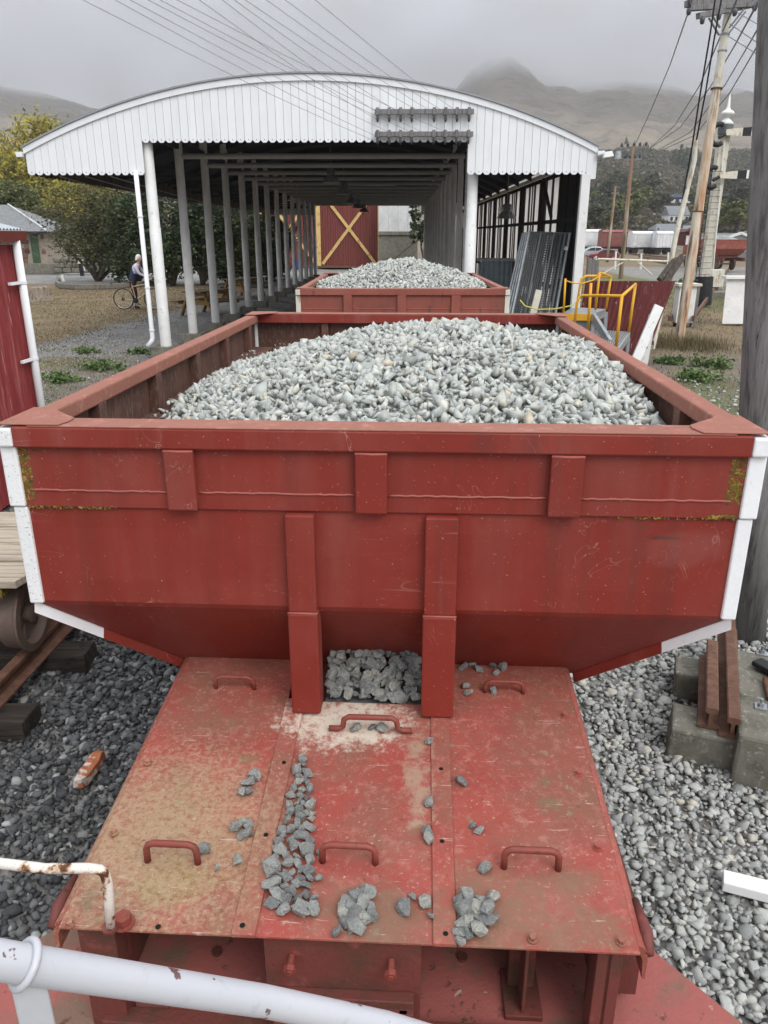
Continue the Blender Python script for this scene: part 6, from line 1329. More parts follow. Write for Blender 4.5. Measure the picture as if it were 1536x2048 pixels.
ed2 = [(0, 1), (1, 2), (2, 3), (3, 4), (4, 5), (5, 6), (3, 7), (7, 8), (8, 9), (9, 10), (3, 11), (11, 12), (12, 13), (13, 14), (0, 15), (15, 16), (16, 17), (17, 18), (0, 19), (19, 20), (20, 21), (21, 22)]
link_child('body', skin_mesh('body', jt2, ed2, [M['skin'], M['darkcloth'], M['shoe'], M['maroon']], lambda e, t: 0 if e in (3, 4, 5, 8, 9, 12, 13) else (3 if e in (6, 7, 10, 11) else (2 if e in (17, 21) else 1))), wk)
MB().lathe([(0.02, 0.10), (0.085, 0.06), (0.10, 0.0), (0.095, -0.03)], (0.40, 0, 1.53), 12).build('cap', M['darkcloth'], wk, smooth=True, local=True)
wb_ = at(597, 538, 57.5); tag(MB().box((wb_.x, 57.5, 0.75), (0.4, 0.4, 0.66), taper=1.1).build('plastic_bin', M['bluebin'], bevel=0.03), 'small blue bin by the last shed posts', 'bin')
# ================================================================== right side of the yard
# steps with yellow handrails
sp = thing('access_steps', 'grey work platform and steps with yellow tube handrails beside the shed corner', 'steps', tuple(on(1190, 640, 0.17)))
UZ, LZ = 1.35, 1.0
up_ = [on(1123, 627, UZ), on(1186, 628, UZ), on(1212, 618, UZ), on(1147, 614, UZ)]
MB().prism([p - Vector((0, 0, 0.05)) for p in up_], (0, 0, 0.05)).build('upper_deck', M['galv'], sp)
MB().prism([p + Vector((0, 0, -0.16)) for p in (up_[1], up_[2], up_[2] + Vector((0, .04, 0)), up_[1] + Vector((0, .04, 0)))], (0, 0, 0.12)).build('deck_edge', M['galv'], sp)
d = (up_[1] - up_[0]); MB().bar(up_[0] + Vector((0, -0.03, -0.06)), up_[1] + Vector((0, -0.03, -0.06)), 0.03, 0.12).build('toe_board', M['yellow'], sp)
MB().bar(up_[0] + Vector((0.05, 0.05, -0.36)), up_[1] + Vector((-0.05, 0.05, -0.36)), 0.02, 0.45).build('riser_plate', M['cabinet'], sp)
for p in up_: MB().bar(p + Vector((0, 0, -0.06)), (p.x + (0.05 if p.x > 3.9 else -0.02), p.y, 0.15), 0.07, 0.07).build('leg', M['galv'], sp)
MB().bar(up_[1] + Vector((0.0, -0.05, -0.05)), (up_[1].x + 0.02, up_[1].y - 1.25, LZ - 0.05), 0.06, 0.16).build('stringer', M['galv'], sp)
lo_ = [on(1180, 692, LZ), on(1236, 697, LZ), on(1258, 666, LZ), on(1186, 661, LZ)]
gr = MB()
for i in range(15): a = lo_[0].lerp(lo_[1], i / 14); b = lo_[3].lerp(lo_[2], i / 14); gr.bar(a, b, 0.012, 0.035)
for i in range(12): a = lo_[0].lerp(lo_[3], i / 11); b = lo_[1].lerp(lo_[2], i / 11); gr.bar(a, b, 0.022, 0.04)
gr.build('lower_grating', M['alu'], sp)
for a, b in ((0, 1), (1, 2), (2, 3)): MB().bar(lo_[a] - Vector((0, 0, .05)), lo_[b] - Vector((0, 0, .05)), 0.05, 0.12).build('grating_frame', M['galv'], sp)
for p in lo_: MB().bar(p + Vector((0, 0, -0.1)), (p.x, p.y, 0.1), 0.06, 0.06).build('leg', M['galv'], sp)
def yt(name, pts, r=0.024): MB().tube(pts, r, 10).build(name, M['yellow'], sp, smooth=True)
yA, yB = up_[0].y, up_[2].y
yt('rail_post', [at(1127, 626, yA), at(1131, 557, yA)], 0.02)
yt('safety_chain', [at(1131, 561, yA), at(1146, 566, yA), at(1163, 567, yA + .2), at(1185, 561, yA + .3), at(1199, 552, yA + .4)], 0.012)
yt('back_rail', [at(1152, 622, yA + .3), at(1160, 572, yA + .3), at(1163, 558, yA + .3), at(1172, 552, yA + .3), at(1196, 552, yA + .45), at(1222, 553, yB)])
yt('rail_post', [at(1212, 618, yB), at(1222, 553, yB)]); yt('rail_post', [at(1191, 620, yA + .4), at(1199, 545, yA + .4)]); yt('top_brace', [at(1199, 545, yA + .4), at(1222, 553, yB)], 0.02)
y3, y4 = lo_[1].y, lo_[2].y
ym = 13.9
yt('front_rail', [at(1148, 655, ym), at(1154, 606, ym), at(1158, 595, ym), at(1166, 591, ym), at(1200, 591, 0.5 * ym + .5 * y3), at(1244, 592, y3)])
yt('rail_post', [at(1232, 694, y3), at(1244, 592, y3)], 0.026); yt('sloping_rail', [at(1243, 593, y3), at(1271, 568, y4)], 0.026)
yt('rail_post', [at(1257, 668, y4), at(1271, 568, y4)], 0.026); yt('flat_post', [at(1176, 660, ym + .3), at(1182, 566, ym + .3)], 0.026)
# red corrugated fence and white brace
FY = 17.2
fl, fr_ = at(1172, 562, FY), at(1347, 560, FY)
fen = thing('corrugated_fence', 'low dull red corrugated iron fence with chipped paint behind the yellow rails', 'fence', (fl.x, FY, 0.1))
hF = fl.z - 0.12; npan = 3; wF = (fr_.x - fl.x) / npan
for k in range(npan):
    m = MB().corrugated((fl.x + k * wF, FY + 0.012 * (k % 2), 0.12), (1, 0, 0), (0, 0, 1), wF + 0.04, hF, 0.115, 0.016, nz=2); m.v = [(x + 0.10 * (z - 1.78) * (1 + 0.9 * k), y, z) for x, y, z in m.v]; m.build('fence_sheet', M['red_corr'], fen)
for z in (0.5, 1.5): MB().box(((fl.x + fr_.x) / 2 - .1, FY + 0.07, z), (fr_.x - fl.x - .3, 0.06, 0.09)).build('fence_rail', M['darkwood'], fen)
wbz = thing('fence_brace', 'white painted wedge-shaped timber brace standing by the end of the red fence', 'fence brace', tuple(on(1285, 722, 0.17)))
YB_ = 16.2
MB().bar(at(1318, 612, YB_), at(1268, 728, YB_ - .3), 0.20, 0.06, (0, 1, 0)).build('sloping_board', M['white_box'], wbz, bevel=0.006); MB().bar(at(1305, 630, YB_ + .06), at(1286, 738, YB_ + .06), 0.15, 0.06, (0, 1, 0)).build('upright_board', M['white_box'], wbz, bevel=0.006)
q = at(1293, 695, YB_); MB().disc((q.x, YB_ + 0.025, q.z), 0.03, (0, -1, 0), 0.006, 10).build('bolt_hole', M['hole'], wbz)
# leaning poles
p0 = on(1357, 688, 0.12); p1 = at(1457, 18, 20.4)
rp = thing('rust_streaked_pole', 'cream steel pole with long rust streaks carrying two timber crossarms', 'pole', tuple(p0))
pm_ = p0.lerp(p1, 0.42); MB().tube([p0, p0.lerp(p1, 0.41), pm_], [0.118, 0.128, 0.128], 20).build('lower_shaft', M['pole_rust'], rp, smooth='auto'); MB().tube([pm_, p0.lerp(p1, 0.78)], [0.118, 0.104], 20).build('middle_shaft', M['pole_rust'], rp, smooth='auto')
MB().tube([p0.lerp(p1, 0.78), p1 + (p1 - p0) * 0.02], [0.098, 0.085], 18).build('upper_shaft', M['offwhite'], rp, smooth='auto')
for u in (0.42, 0.78, 0.885, 0.93): c = p0.lerp(p1, u); MB().tube([c, c + (p1 - p0).normalized() * 0.03], 0.135 if u < .8 else 0.110, 18).build('pole_band', M['rust'] if u < .8 else M['galv'], rp)
for a, b, h in (((1372, 8), (1545, -2), .13), ((1378, 17), (1545, 7), .10), ((1396, 32), (1512, 8), .12)):
    q0, q1 = at(*a, 19.9), at(*b, 20.5); MB().bar(q0, q1, 0.14, h).build('crossarm', M['greywood'], rp, bevel=0.008)
for a, b in (((1412, 12), (1440, 55)), ((1418, 36), (1438, 70)), ((1488, 18), (1458, 56)), ((1492, 22), (1455, 70))): MB().bar(at(*a, 20.0), at(*b, 20.2), 0.05, 0.02).build('arm_brace', M['galv'], rp)
for a in ((1378, 20), (1405, 38), (1438, 30), (1470, 22), (1510, 12), (1380, 0)): c = at(*a, 19.85); MB().lathe([(0.03, -0.10), (0.05, -0.07), (0.06, 0.0), (0.03, 0.05)], c, 10).build('insulator', M['insul'], rp, smooth=True)
c0, c1, c2, c3 = on(1303, 700, 0.15), at(1335, 560, 19.2), at(1352, 470, 19.4), at(1389, 320, 19.6); c4 = at(1391, 278, 19.6)
tag(MB().tube([c0, c1], [0.075, 0.07], 12).tube([c1, c2, c2.lerp(c3, .35), c3, c4], [0.062, 0.06, 0.058, 0.055, 0.055], 12).build('cable_conduit', M['offwhite'], smooth='auto'), 'thin bent white conduit pole with two black cables entering its top', 'conduit')
for k, (pa_, lb) in enumerate((([(1393, 280), (1412, 180), (1428, 80), (1450, -40)], 'black cable rising from the conduit top to the sky, nearer the steel pole'), ([(1336, 575), (1352, 470), (1383, 300), (1400, 190), (1420, 70), (1436, -40)], 'black cable running beside the white conduit up to the sky'))):
    tag(MB().tube([at(x, y, 19.5 - 1.2 * max(0, (300 - y) / 340)) for x, y in pa_], 0.018, 6).build('black_cable', M['cable'], smooth=True), lb, 'cable')
for k, (a, b, w, lb, mt) in enumerate((((1366, 512), (1322, 575), .15, 'thick dark broken timber leaning against the conduit', 'darkwood'), ((1348, 520), (1318, 560), .10, 'thin dark timber below the thick broken one', 'darkwood'), ((1342, 548), (1290, 715), .12, 'reddish weathered plank leaning at the fence end', 'stump'))):
    pa_, pb_ = at(*a, 18.6), at(*b, 18.2); pb_ = pb_ if k < 2 else on(1290, 716, 0.1); tag(MB().bar(pa_, pb_, w, 0.10, (0, 1, 0)).build('leaning_timber', M[mt], bevel=0.015), lb, 'timber')
q = ground_pt(1303, 565, 24.0); tag(MB().tube([q - Vector((0, 0, .3)), q + Vector((0.03, 0, 1.25))], [0.19, 0.17], 12).build('post_stump', M['greywood'], smooth='auto'), 'short grey post stump just above the red fence', 'post')
bx_ = on(1367, 655, 0.17); wb2 = thing('white_box', 'narrow white cabinet with cracked paint behind the rust streaked pole', 'cabinet', tuple(bx_))
H_ = at(1367, 572, bx_.y).z; MB().box((bx_.x, bx_.y + 0.2, (0.30 + H_) / 2), (0.50, 0.4, H_ - 0.30)).build('body', M['white_box'], wb2, bevel=0.01); MB().box((bx_.x + 0.02, bx_.y + 0.2, H_ + 0.03), (0.68, 0.55, 0.07)).build('lid', M['offwhite'], wb2); MB().box((bx_.x + 0.33, bx_.y + 0.2, (0.1 + H_) / 2), (0.12, 0.14, H_ - 0.15)).build('support_post', M['greywood'], wb2); MB().box((bx_.x - .05, bx_.y + 0.2, 0.2), (0.3, 0.3, 0.25)).build('base', M['darkwood'], wb2)
bx_ = on(1470, 650, 0.17); wb3 = thing('white_hut', 'white boxed wooden cover standing just left of the tall timber pole', 'cover', tuple(bx_)); H_ = at(1470, 558, bx_.y).z
m = MB(); x0, x1 = on(1444, 648, 0.2).x, bx_.x + 0.7; xt = at(1456, 560, bx_.y).x; m.hexa([(x0, bx_.y, 0.2), (x1, bx_.y, 0.2), (x1, bx_.y + .3, 0.2), (x0 * 1.015, bx_.y + .3, 0.2), (xt, bx_.y + .1, H_), (x1, bx_.y + .1, H_), (x1, bx_.y + .3, H_), (xt * 1.015, bx_.y + .3, H_)]).build('boarding', M['white_box'], wb3, bevel=0.01); MB().box(((xt + x1) / 2, bx_.y + .2, H_ + .04), (x1 - xt + .12, 0.4, 0.08)).build('lid', M['white_box'], wb3)
# semaphore signal
sb = on(1403, 610, 0.2); SY = sb.y
sg = thing('semaphore_signal', 'old cream semaphore signal post with two arms and a white spike finial', 'railway signal', tuple(sb))
MB().tube([sb, at(1409, 553, SY)], [0.36, 0.33], 14).build('black_base', M['black'], sg, smooth='auto')
MB().bar(sb + Vector((0, 0.1, 0.5)), at(1450, 255, SY + .1), 0.36, 0.32, (0, 1, 0)).build('post', M['offwhite'], sg, bevel=0.01)
t0_ = at(1452, 250, SY); MB().tube([at(1450, 268, SY), t0_], 0.26, 12).build('post_cap', M['galv_dark'], sg, smooth='auto')
prof = [(0.24, 0), (0.24, 0.10), (0.16, 0.25), (0.08, 0.38), (0.06, 0.45), (0.10, 0.52), (0.21, 0.56), (0.24, 0.66), (0.17, 0.80), (0.09, 0.86), (0.06, 1.0), (0.012, 1.75)]
sc_ = (at(1458, 188, SY).z - t0_.z) / 1.75; MB().lathe([(r_ * 1.0, h * sc_) for r_, h in prof], t0_, 14).build('finial', M['white_box'], sg, smooth=True)
for k, yy in enumerate((265, 351)):
    xo = -12 * k; pc = at(1452 + xo, yy, SY - 0.25); ex = at(1507 + xo * .8, yy - 2, SY - .25)
    ar = MB().hexa([pc + Vector((0.0, -.02, -.09)), ex.lerp(pc, 0.40) + Vector((0, -.02, -.13)), ex.lerp(pc, 0.40) + Vector((0, .02, -.13)), pc + Vector((0, .02, -.09)), pc + Vector((0, -.02, .10)), ex.lerp(pc, 0.40) + Vector((0, -.02, .14)), ex.lerp(pc, 0.40) + Vector((0, .02, .14)), pc + Vector((0, .02, .10))]).build('signal_arm', M['offwhite'], sg)
    for u0, u1, mt in ((0.40, 0.08, M['black']), (0.08, 0.0, M['white_box'])):
        a_, b_ = ex.lerp(pc, u0), ex.lerp(pc, u1); MB().hexa([a_ + Vector((0, -.021, -.13)), b_ + Vector((0, -.021, -.14)), b_ + Vector((0, .021, -.14)), a_ + Vector((0, .021, -.13)), a_ + Vector((0, -.021, .14)), b_ + Vector((0, -.021, .15)), b_ + Vector((0, .021, .15)), a_ + Vector((0, .021, .14))]).build('arm_band', mt, ar)
    sc2 = at(1437 + xo, yy + 4, SY - .3); vs = [sc2 + Vector((0.26 * math.cos(a), 0, 0.34 * math.sin(a))) for a in [PI * 0.35 + 1.35 * PI * i / 16 for i in range(17)]]
    MB().tube(vs, 0.085, 8).build('spectacle', M['black'], sg, smooth=True); MB().tube([sc2 + Vector((0.02, 0, -.1)), sc2 + Vector((.25, 0, 0.02))], 0.06, 8).build('lamp_bracket', M['black'], sg)
    MB().bar(at(1440 + xo, yy + 38, SY), at(1470 + xo, yy + 38, SY), 0.04, 0.04).build('step_iron', M['galv_dark'], sg)
for dx in (-0.30, -0.42): MB().tube([sb + Vector((dx, -.15, 0.1)), at(1440, 330, SY - .15) + Vector((dx + 0.05, 0, 0))], 0.015, 5).build('ladder_rail', M['black'], sg)
for i in range(22): c = (sb + Vector((-.36, -.15, 0.3))).lerp(at(1440, 330, SY - .15) + Vector((-.31, 0, 0)), i / 22); MB().tube([c + Vector((-.06, 0, 0)), c + Vector((0.45, 0, 0))], 0.013, 5).build('rung', M['galv_dark'], sg)
MB().tube([sb + Vector((0.28, -.12, .1)), at(1449, 280, SY - .12)], 0.02, 5).build('pull_rod', M['white_box'], sg)
q = ground_pt(1433, 535, 36); pt = thing('point_machine', 'pale relay box on a low concrete slab beside the signal', 'relay box', tuple(q)); MB().box((q.x, q.y, q.z + .75), (0.62, 0.5, 0.75)).build('box', M['offwhite'], pt, bevel=0.02); MB().box((q.x, q.y, q.z + .25), (0.3, 0.3, 0.4)).build('pedestal', M['concrete'], pt); MB().box((q.x - .1, q.y - 1.5, q.z + .1), (2.4, 0.9, 0.35)).build('slab', M['concrete'], pt, bevel=0.02)
# far line poles
def far_pole(xb, yb, xt, yt_, Y, label, arms):
    b = at(xb, yb, Y); t = at(xt, yt_, Y); b.z = gz(b.x, Y) - 0.1; o = thing('line_pole', label, 'pole', tuple(b)); MB().tube([b, t], [0.14, 0.10], 10).build('shaft', M['pole_rust2'], o, smooth=True); out = []
    for (xa, ya, xb2, yb2, ni) in arms:
        p, q = at(xa, ya, Y), at(xb2, yb2, Y); MB().bar(p, q, 0.12, 0.13).build('crossarm', M['greywood'], o)
        for i in range(ni): c = p.lerp(q, (i + .5) / ni) + Vector((0, 0, .1)); MB().lathe([(0.04, -.05), (0.08, 0), (0.09, .12), (0.03, .2)], c, 8).build('insulator', M['insul'], o, smooth=True); out.append(c)
    return o, out
fp, ins = far_pole(1243, 540, 1266, 292, 50, 'rust brown line pole with two crossarms beyond the pipe gate', [(1237, 297, 1298, 294, 5), (1246, 320, 1284, 318, 4)])
for a, b in (((1247, 297), (1262, 314)), ((1284, 297), (1268, 314))): MB().bar(at(*a, 49.9), at(*b, 49.9), 0.05, 0.05).build('arm_brace', M['galv_dark'], fp)
MB().tube([at(1237, 302, 50), at(1236, 318, 50)], [0.16, 0.22], 10).build('transformer_lamp', M['galv'], fp, smooth='auto')
far_pole(1213, 535, 1231, 372, 78, 'thinner line pole left of the rust brown pole, standing by the cars', [(1223, 386, 1238, 386, 2)])
for i, (pa_, lb) in enumerate(zip([[(1300, 296), (1350, 250), (1400, 170), (1440, 75), (1500, -60)], [(1300, 297), (1360, 255), (1420, 175), (1470, 90), (1540, -40)], [(1315, 300), (1380, 265), (1450, 170), (1500, 85), (1560, -20)], [(1320, 302), (1390, 270), (1460, 185), (1510, 100), (1580, -20)], [(1272, 285), (1300, 225), (1340, 130), (1378, 20), (1400, -60)]], ['first', 'second', 'third', 'fourth', 'separate'])):
    tag(MB().tube([at(x, y, 50 - 30 * k / 3.2) for k, (x, y) in enumerate(pa_)], 0.020, 5).build('power_line', M['wire'], smooth=True), f'{lb} power line from the left sagging between the rust brown pole and the sky' if i < 4 else 'power line rising alone to the end of the timber crossarm', 'wire')
for i, (a, b) in enumerate((((1460, 48), (1536, 100)), ((1456, 72), (1536, 122)), ((1476, 26), (1536, 60)))):
    p_, q_ = at(*a, 20.2), at(*b, 17.0); tag(MB().tube([p_, p_ + (q_ - p_) * 3], 0.010, 5).build('stay_wire', M['wire']), ('middle', 'lower', 'upper')[i] + ' of the wires leaving the steel pole toward the timber pole', 'wire')
# pipe gate and posts
g_ = thing('pipe_gate', 'pale pipe gate with diagonal braces across the rough grass', 'gate', tuple(ground_pt(1270, 540, 40))); GY = 40
for a, b, r_ in (((1196, 518), (1342, 523), .05), ((1198, 552), (1246, 525), .035), ((1274, 523), (1304, 550), .035)): MB().tube([at(*a, GY), at(*b, GY)], r_, 8).build('gate_pipe', M['offwhite'], g_)
for x in (1192, 1343): a = at(x, 512, GY); MB().tube([a, (a.x, GY, gz(a.x, GY))], 0.06, 8).build('gate_post', M['offwhite'], g_)
for i, x in enumerate((1177, 1184, 1192)):
    p = ground_pt(x, 552, 33 + i); t = at(x + 2, 516 + 2 * i, 33 + i); tag(MB().tube([p, t], [0.11, 0.10], 8).build('fence_post', M['greywood'], smooth='auto'), ('grey fence post against the shed corner', 'middle of three grey fence posts by the shed corner', 'grey fence post nearest the pipe gate')[i], 'post', 'grey fence posts by the shed corner')
for i, (x, y0_, y1_) in enumerate(((1232, 503, 518), (1283, 507, 522), (1337, 505, 520))):
    a, b = at(x, y1_, 62), at(x, y0_, 62); tag(MB().tube([(a.x, 62, gz(a.x, 62)), b], 0.07, 8).build('white_post', M['white_box']), ('short white post between the maroon car and the boxcars', 'short white post below the white boxcars', 'short white post behind the conduit')[i], 'post')
# cars
def car(px0, px1, py, Y, m, label):
    a, b = at(px0, py, Y), at(px1, py, Y); Lc = b.x - a.x; z = gz((a.x + b.x) / 2, Y); o = thing('parked_car', label, 'car', ((a.x + b.x) / 2, Y, z)); s = Lc / 4.2
    def T(p): return (p[0] * s - Lc / 2, p[1], p[2] * s)
    prof = [(0.05, .35), (0.0, .6), (0.25, .78), (1.15, .90), (1.95, 1.36), (2.4, 1.45), (3.2, 1.42), (3.85, 1.02), (4.15, .92), (4.2, .5), (4.1, .32)]
    MB().prism([T((x, -.82 * s, z_)) for x, z_ in prof], (0, 1.64 * s, 0)).build('body', m, o, bevel=0.06, local=True)
    for w in ([(1.3, .94), (1.98, 1.30), (2.5, 1.37), (2.5, .94)], [(2.58, .94), (2.58, 1.37), (3.15, 1.34), (3.6, 1.0), (3.6, .94)]):
        for y in (-.835, .82): MB().prism([T((x, y * s, z_)) for x, z_ in w], (0, 0.015, 0)).build('window', M['glass'], o, local=True)
    for x in (0.85, 3.35):
        for y in (-0.80, 0.66):
            MB().lathe([(0.30 * s, 0), (0.32 * s, .02), (0.32 * s, .16), (0.30 * s, .18)], (x * s - Lc / 2, y * s, 0.32 * s), 18, 'Y').build('wheel', M['tyre'], o, smooth='auto', local=True); MB().lathe([(0.02, -.012), (0.19 * s, -.012), (0.20 * s, 0.0)], (x * s - Lc / 2, y * s, 0.32 * s), 14, 'Y').build('hubcap', M['chrome'], o, local=True)
    MB().box((-Lc / 2 + 0.08 * s, -.5 * s, .62 * s), (0.12, 0.35, 0.12)).build('headlight', M['chrome'], o, local=True)
car(1174, 1236, 515, 84, M['car_red'], 'maroon hatchback parked near the red boxcar'); car(1150, 1212, 503, 92, M['car_silver'], 'silver car parked behind the maroon one, half hidden by the shed post')
# boxcars
def boxcar(x0, x1, yt_, yb, Y, m, label, style):
    a, b = at(x0, yb, Y), at(x1, yb, Y); zt = at((x0 + x1) / 2, yt_, Y).z; z0 = gz(a.x, Y) + 0.9; L_ = b.x - a.x; cx = (a.x + b.x) / 2; o = thing('boxcar', label, 'railway wagon', (cx, Y, gz(cx, Y)))
    if style == 'rib':
        n = 11
        MB().box((cx, Y + 1.2, (z0 + zt) / 2), (L_, 2.3, zt - z0)).build('body', m, o)
        for i in range(n): MB().box((cx + L_ * .10, Y + 0.02, z0 + (zt - z0) * (i + .5) / n), (L_ * 0.78, 0.10, (zt - z0) / n * .55)).build('side_rib', m, o)
        MB().box((cx - L_ * 0.39, Y + 0.0, (z0 + zt) / 2), (L_ * 0.15, 0.08, (zt - z0) * .8)).build('end_door', M['panel'], o)
    else:
        MB().box((cx, Y + 1.2, (z0 + zt) / 2), (L_, 2.3, zt - z0)).build('body', m, o)
        MB().box((cx, Y + 0.02, (z0 + zt) / 2), (L_ * .34, 0.08, (zt - z0) * .86)).build('sliding_door', m, o)
        for i in (-.45, -.3, .3, .45): MB().box((cx + L_ * i, Y + 0.02, (z0 + zt) / 2), (0.10, 0.10, zt - z0)).build('side_post', m, o)
    m2 = MB(); m2.prism([(a.x, Y - .05, zt), (a.x, Y + 2.45, zt), (a.x, Y + 1.9, zt + .30), (a.x, Y + .6, zt + .30)], (L_, 0, 0)); m2.build('roof', M['boxcar_white'] if style != 'red2' else m, o)
    MB().box((cx, Y + 1.2, z0 - .15), (L_ + .3, 2.0, .25)).build('underframe', M['black'], o)
    for u in (-.32, .32):
        for dy in (0.4, 2.0): MB().lathe([(0.42, -.06), (0.45, 0), (0.42, .06)], (cx + L_ * u, Y + dy, z0 - .45), 16, 'Y').build('wheel', M['black'], o, smooth='auto')
BYs = 108
boxcar(1263, 1311, 467, 500, BYs, M['boxcar_white'], 'white boxcar with horizontal ribs between the plain white and red ones', 'rib')
boxcar(1312, 1347, 467, 498, BYs - 2, M['boxcar_white'], 'plain white boxcar at the end of the row, left of the conduit', 'plain')
boxcar(1203, 1262, 464, 493, BYs + 4, M['boxcar_red'], 'brown red boxcar with a dark doorway behind the line poles', 'red2')
boxcar(1150, 1201, 463, 492, BYs + 8, M['boxcar_white'], 'white boxcar mostly hidden by the shed corner', 'plain')
p = at(1232, 480, BYs + 4); 
for i, yy in enumerate((46, 49.5, 52)):
    a, b = on(1262 + 18 * i, 508 + 5 * i, 0.42), on(1352, 516 + 6 * i, 0.42); tag(MB().bar(a, b, 0.35, 0.14).build('siding_rail', M['rust']), ('farthest siding rail below the white boxcars', 'middle siding rail on the yard', 'nearest siding rail on the yard')[i], 'rail')
# red locomotive and third hopper
LY = 64; lc = thing('shunting_locomotive', 'dark red shunting locomotive behind the signal post', 'locomotive', (at(1398, 540, LY).x, LY, gz(25, LY))); z0 = gz(25, LY)
xa, xb = at(1384, 500, LY).x, at(1418, 500, LY).x; cx = (xa + xb) / 2; W_ = xb - xa
ztop = at(1400, 464, LY).z; zmid = at(1400, 492, LY).z
M['loco'] = mat('dark_red_loco_paint', (0.085, 0.018, 0.018), 0.6, bump=0.1)
MB().box((cx, LY + 3.2, (zmid + ztop) / 2), (W_, 2.4, ztop - zmid)).build('cab', M['loco'], lc, bevel=0.06); MB().prism([(cx - W_ / 2 - .1, LY + 1.8, ztop), (cx + W_ / 2 + .1, LY + 1.8, ztop), (cx + W_ * .25, LY + 1.8, ztop + .25), (cx - W_ * .25, LY + 1.8, ztop + .25)], (0, 2.8, 0)).build('cab_roof', M['loco'], lc)
for s in (-1, 1): MB().box((cx + s * W_ * .26, LY + 1.98, ztop - .62), (W_ * .26, 0.06, 0.7)).build('cab_window', M['panel'], lc, bevel=0.01)
MB().box((cx, LY + 1.0, (z0 + 1.0 + zmid) / 2), (W_ * .94, 2.2, zmid - z0 - 1.0)).build('bonnet', M['red2'], lc, bevel=0.05); MB().box((cx, LY - .2, z0 + .9), (W_ * 1.05, 0.2, 0.5)).build('buffer_beam', M['loco'], lc)
for s in (-1, 1): MB().lathe([(0.12, 0), (0.12, .35), (0.22, .36), (0.22, .42)], (cx + s * W_ * .33, LY - .25, z0 + .95), 14, 'Y').build('buffer', M['black'], lc, smooth='auto'); MB().lathe([(0.45, -.08), (0.5, 0), (0.45, .08)], (cx + s * W_ * .4, LY + 1.2, z0 + .5), 18, 'X').build('wheel', M['black'], lc, smooth='auto')
MB().tube([(cx, LY - .13, zmid - .25), (cx, LY - .05, zmid - .25)], 0.13, 14).build('headlamp', M['chrome'], lc)
M['house_grey2'] = M['house_grey']
hx = at(1462, 500, 57.5)
w3 = copy_tree(wag2); w3.location = (hx.x, 57.5, 0.28); ROOTM[w3] = Matrix.Translation((hx.x, 57.5, 0.28)) @ Matrix.Rotation(-math.radians(0.6), 4, 'Z'); tag(w3, 'distant brown red hopper wagon with a gravel heap, seen beyond the signal post', 'railway wagon'); 
if 'group' in w3: del w3['group']
for o_ in list(S.objects):
    if o_.name.startswith('gravel_load') and 'high heap' in o_.get('label', ''):
        c_ = o_.copy(); COL.objects.link(c_); c_.matrix_world = ROOTM[w3]; c_['label'] = 'gravel heap in the distant hopper wagon beyond the signal post'; break
for s in (-1, 1):
    a, b = on(1428 + s * 16, 556, 0.45), on(1445 + s * 14, 535, 0.45); tag(MB().bar(a - (b - a) * 1.5, b, 0.08, 0.14).build('rail', M['rust']), f'{"left" if s < 0 else "right"} rail leading to the distant hopper wagon', 'rail')
sh = thing('yard_shed', 'long grey shed with a white roof edge behind the distant hopper wagon', 'shed', (at(1455, 490, 82).x, 82, .5)); xa, xb = at(1432, 490, 82).x, at(1520, 490, 82).x; ze = at(1440, 484, 82).z; zr = at(1440, 467, 82).z
MB().box(((xa + xb) / 2, 85, (0.5 + ze) / 2), (xb - xa, 6, ze - .5)).build('wall', M['house_grey'], sh); MB().prism([(xa - .3, 81.6, ze), (xa + 2.2, 81.6, zr), (xb + .3, 81.6, ze - .2)], (0, 6.8, 0)).build('roof', M['house_grey'], sh); MB().bar((xa + 2.2, 81.55, zr + .05), (xb + .4, 81.55, ze - .1), 0.1, 0.25).build('barge_board', M['house_white'], sh); MB().bar((xa - .3, 81.55, ze + .02), (xa + 2.2, 81.55, zr + .05), 0.1, 0.25).build('barge_board', M['house_white'], sh)

# ================================================================== hillside houses and trees
def house(x0, x1, yr, ye, yb, wallm, roofm, label, nwin=3, hip=False):
    p = hill_at((x0 + x1) / 2, yb); Y = p.y; a, b = at(x0, yb, Y), at(x1, yb, Y); zb, ze, zr = p.z, at(x0, ye, Y).z, at(x0, yr, Y).z; o = thing('house', label, 'house', ((a.x + b.x) / 2, Y, zb)); w = b.x - a.x; D = max(5, w * .6)
    MB().box(((a.x + b.x) / 2, Y + D / 2, (zb - 3 + ze) / 2), (w, D, ze - zb + 3)).build('wall', wallm, o)
    i = w * .22 if hip else 0; ov = w * .04; m = MB(); A = [(a.x - ov, Y - ov, ze), (b.x + ov, Y - ov, ze), (b.x + ov, Y + D, ze), (a.x - ov, Y + D, ze), (a.x - ov + i, Y + D * .5, zr), (b.x + ov - i, Y + D * .5, zr)]
    m.add(A, [(0, 1, 5, 4), (1, 2, 5), (2, 3, 4, 5), (3, 0, 4), (3, 2, 1, 0)]); m.build('roof', roofm, o)
    for k in range(nwin): xx_ = a.x + w * (k + .5) / nwin; MB().box((xx_, Y - .03, zb + (ze - zb) * .55), (w / nwin * .5, 0.12, (ze - zb) * .45)).build('window', M['glass'] if wallm is not M['house_dark'] else M['panel'], o)
    return o
house(1180, 1208, 386, 397, 410, M['house_grey'], M['house_grey'], 'grey roofed house on the slope just right of the shed corner', 2)
house(1338, 1384, 388, 395, 411, M['house_dark'], M['house_dark'], 'dark blue house high on the slope left of the rust streaked pole', 3)
house(1337, 1377, 411, 430, 446, M['house_white'], M['house_grey'], 'grey gabled house with white walls below the dark blue one', 4)
house(1312, 1368, 447, 462, 470, M['house_white'], M['house_grey'], 'low grey hip-roofed house just above the white boxcars', 3, True)
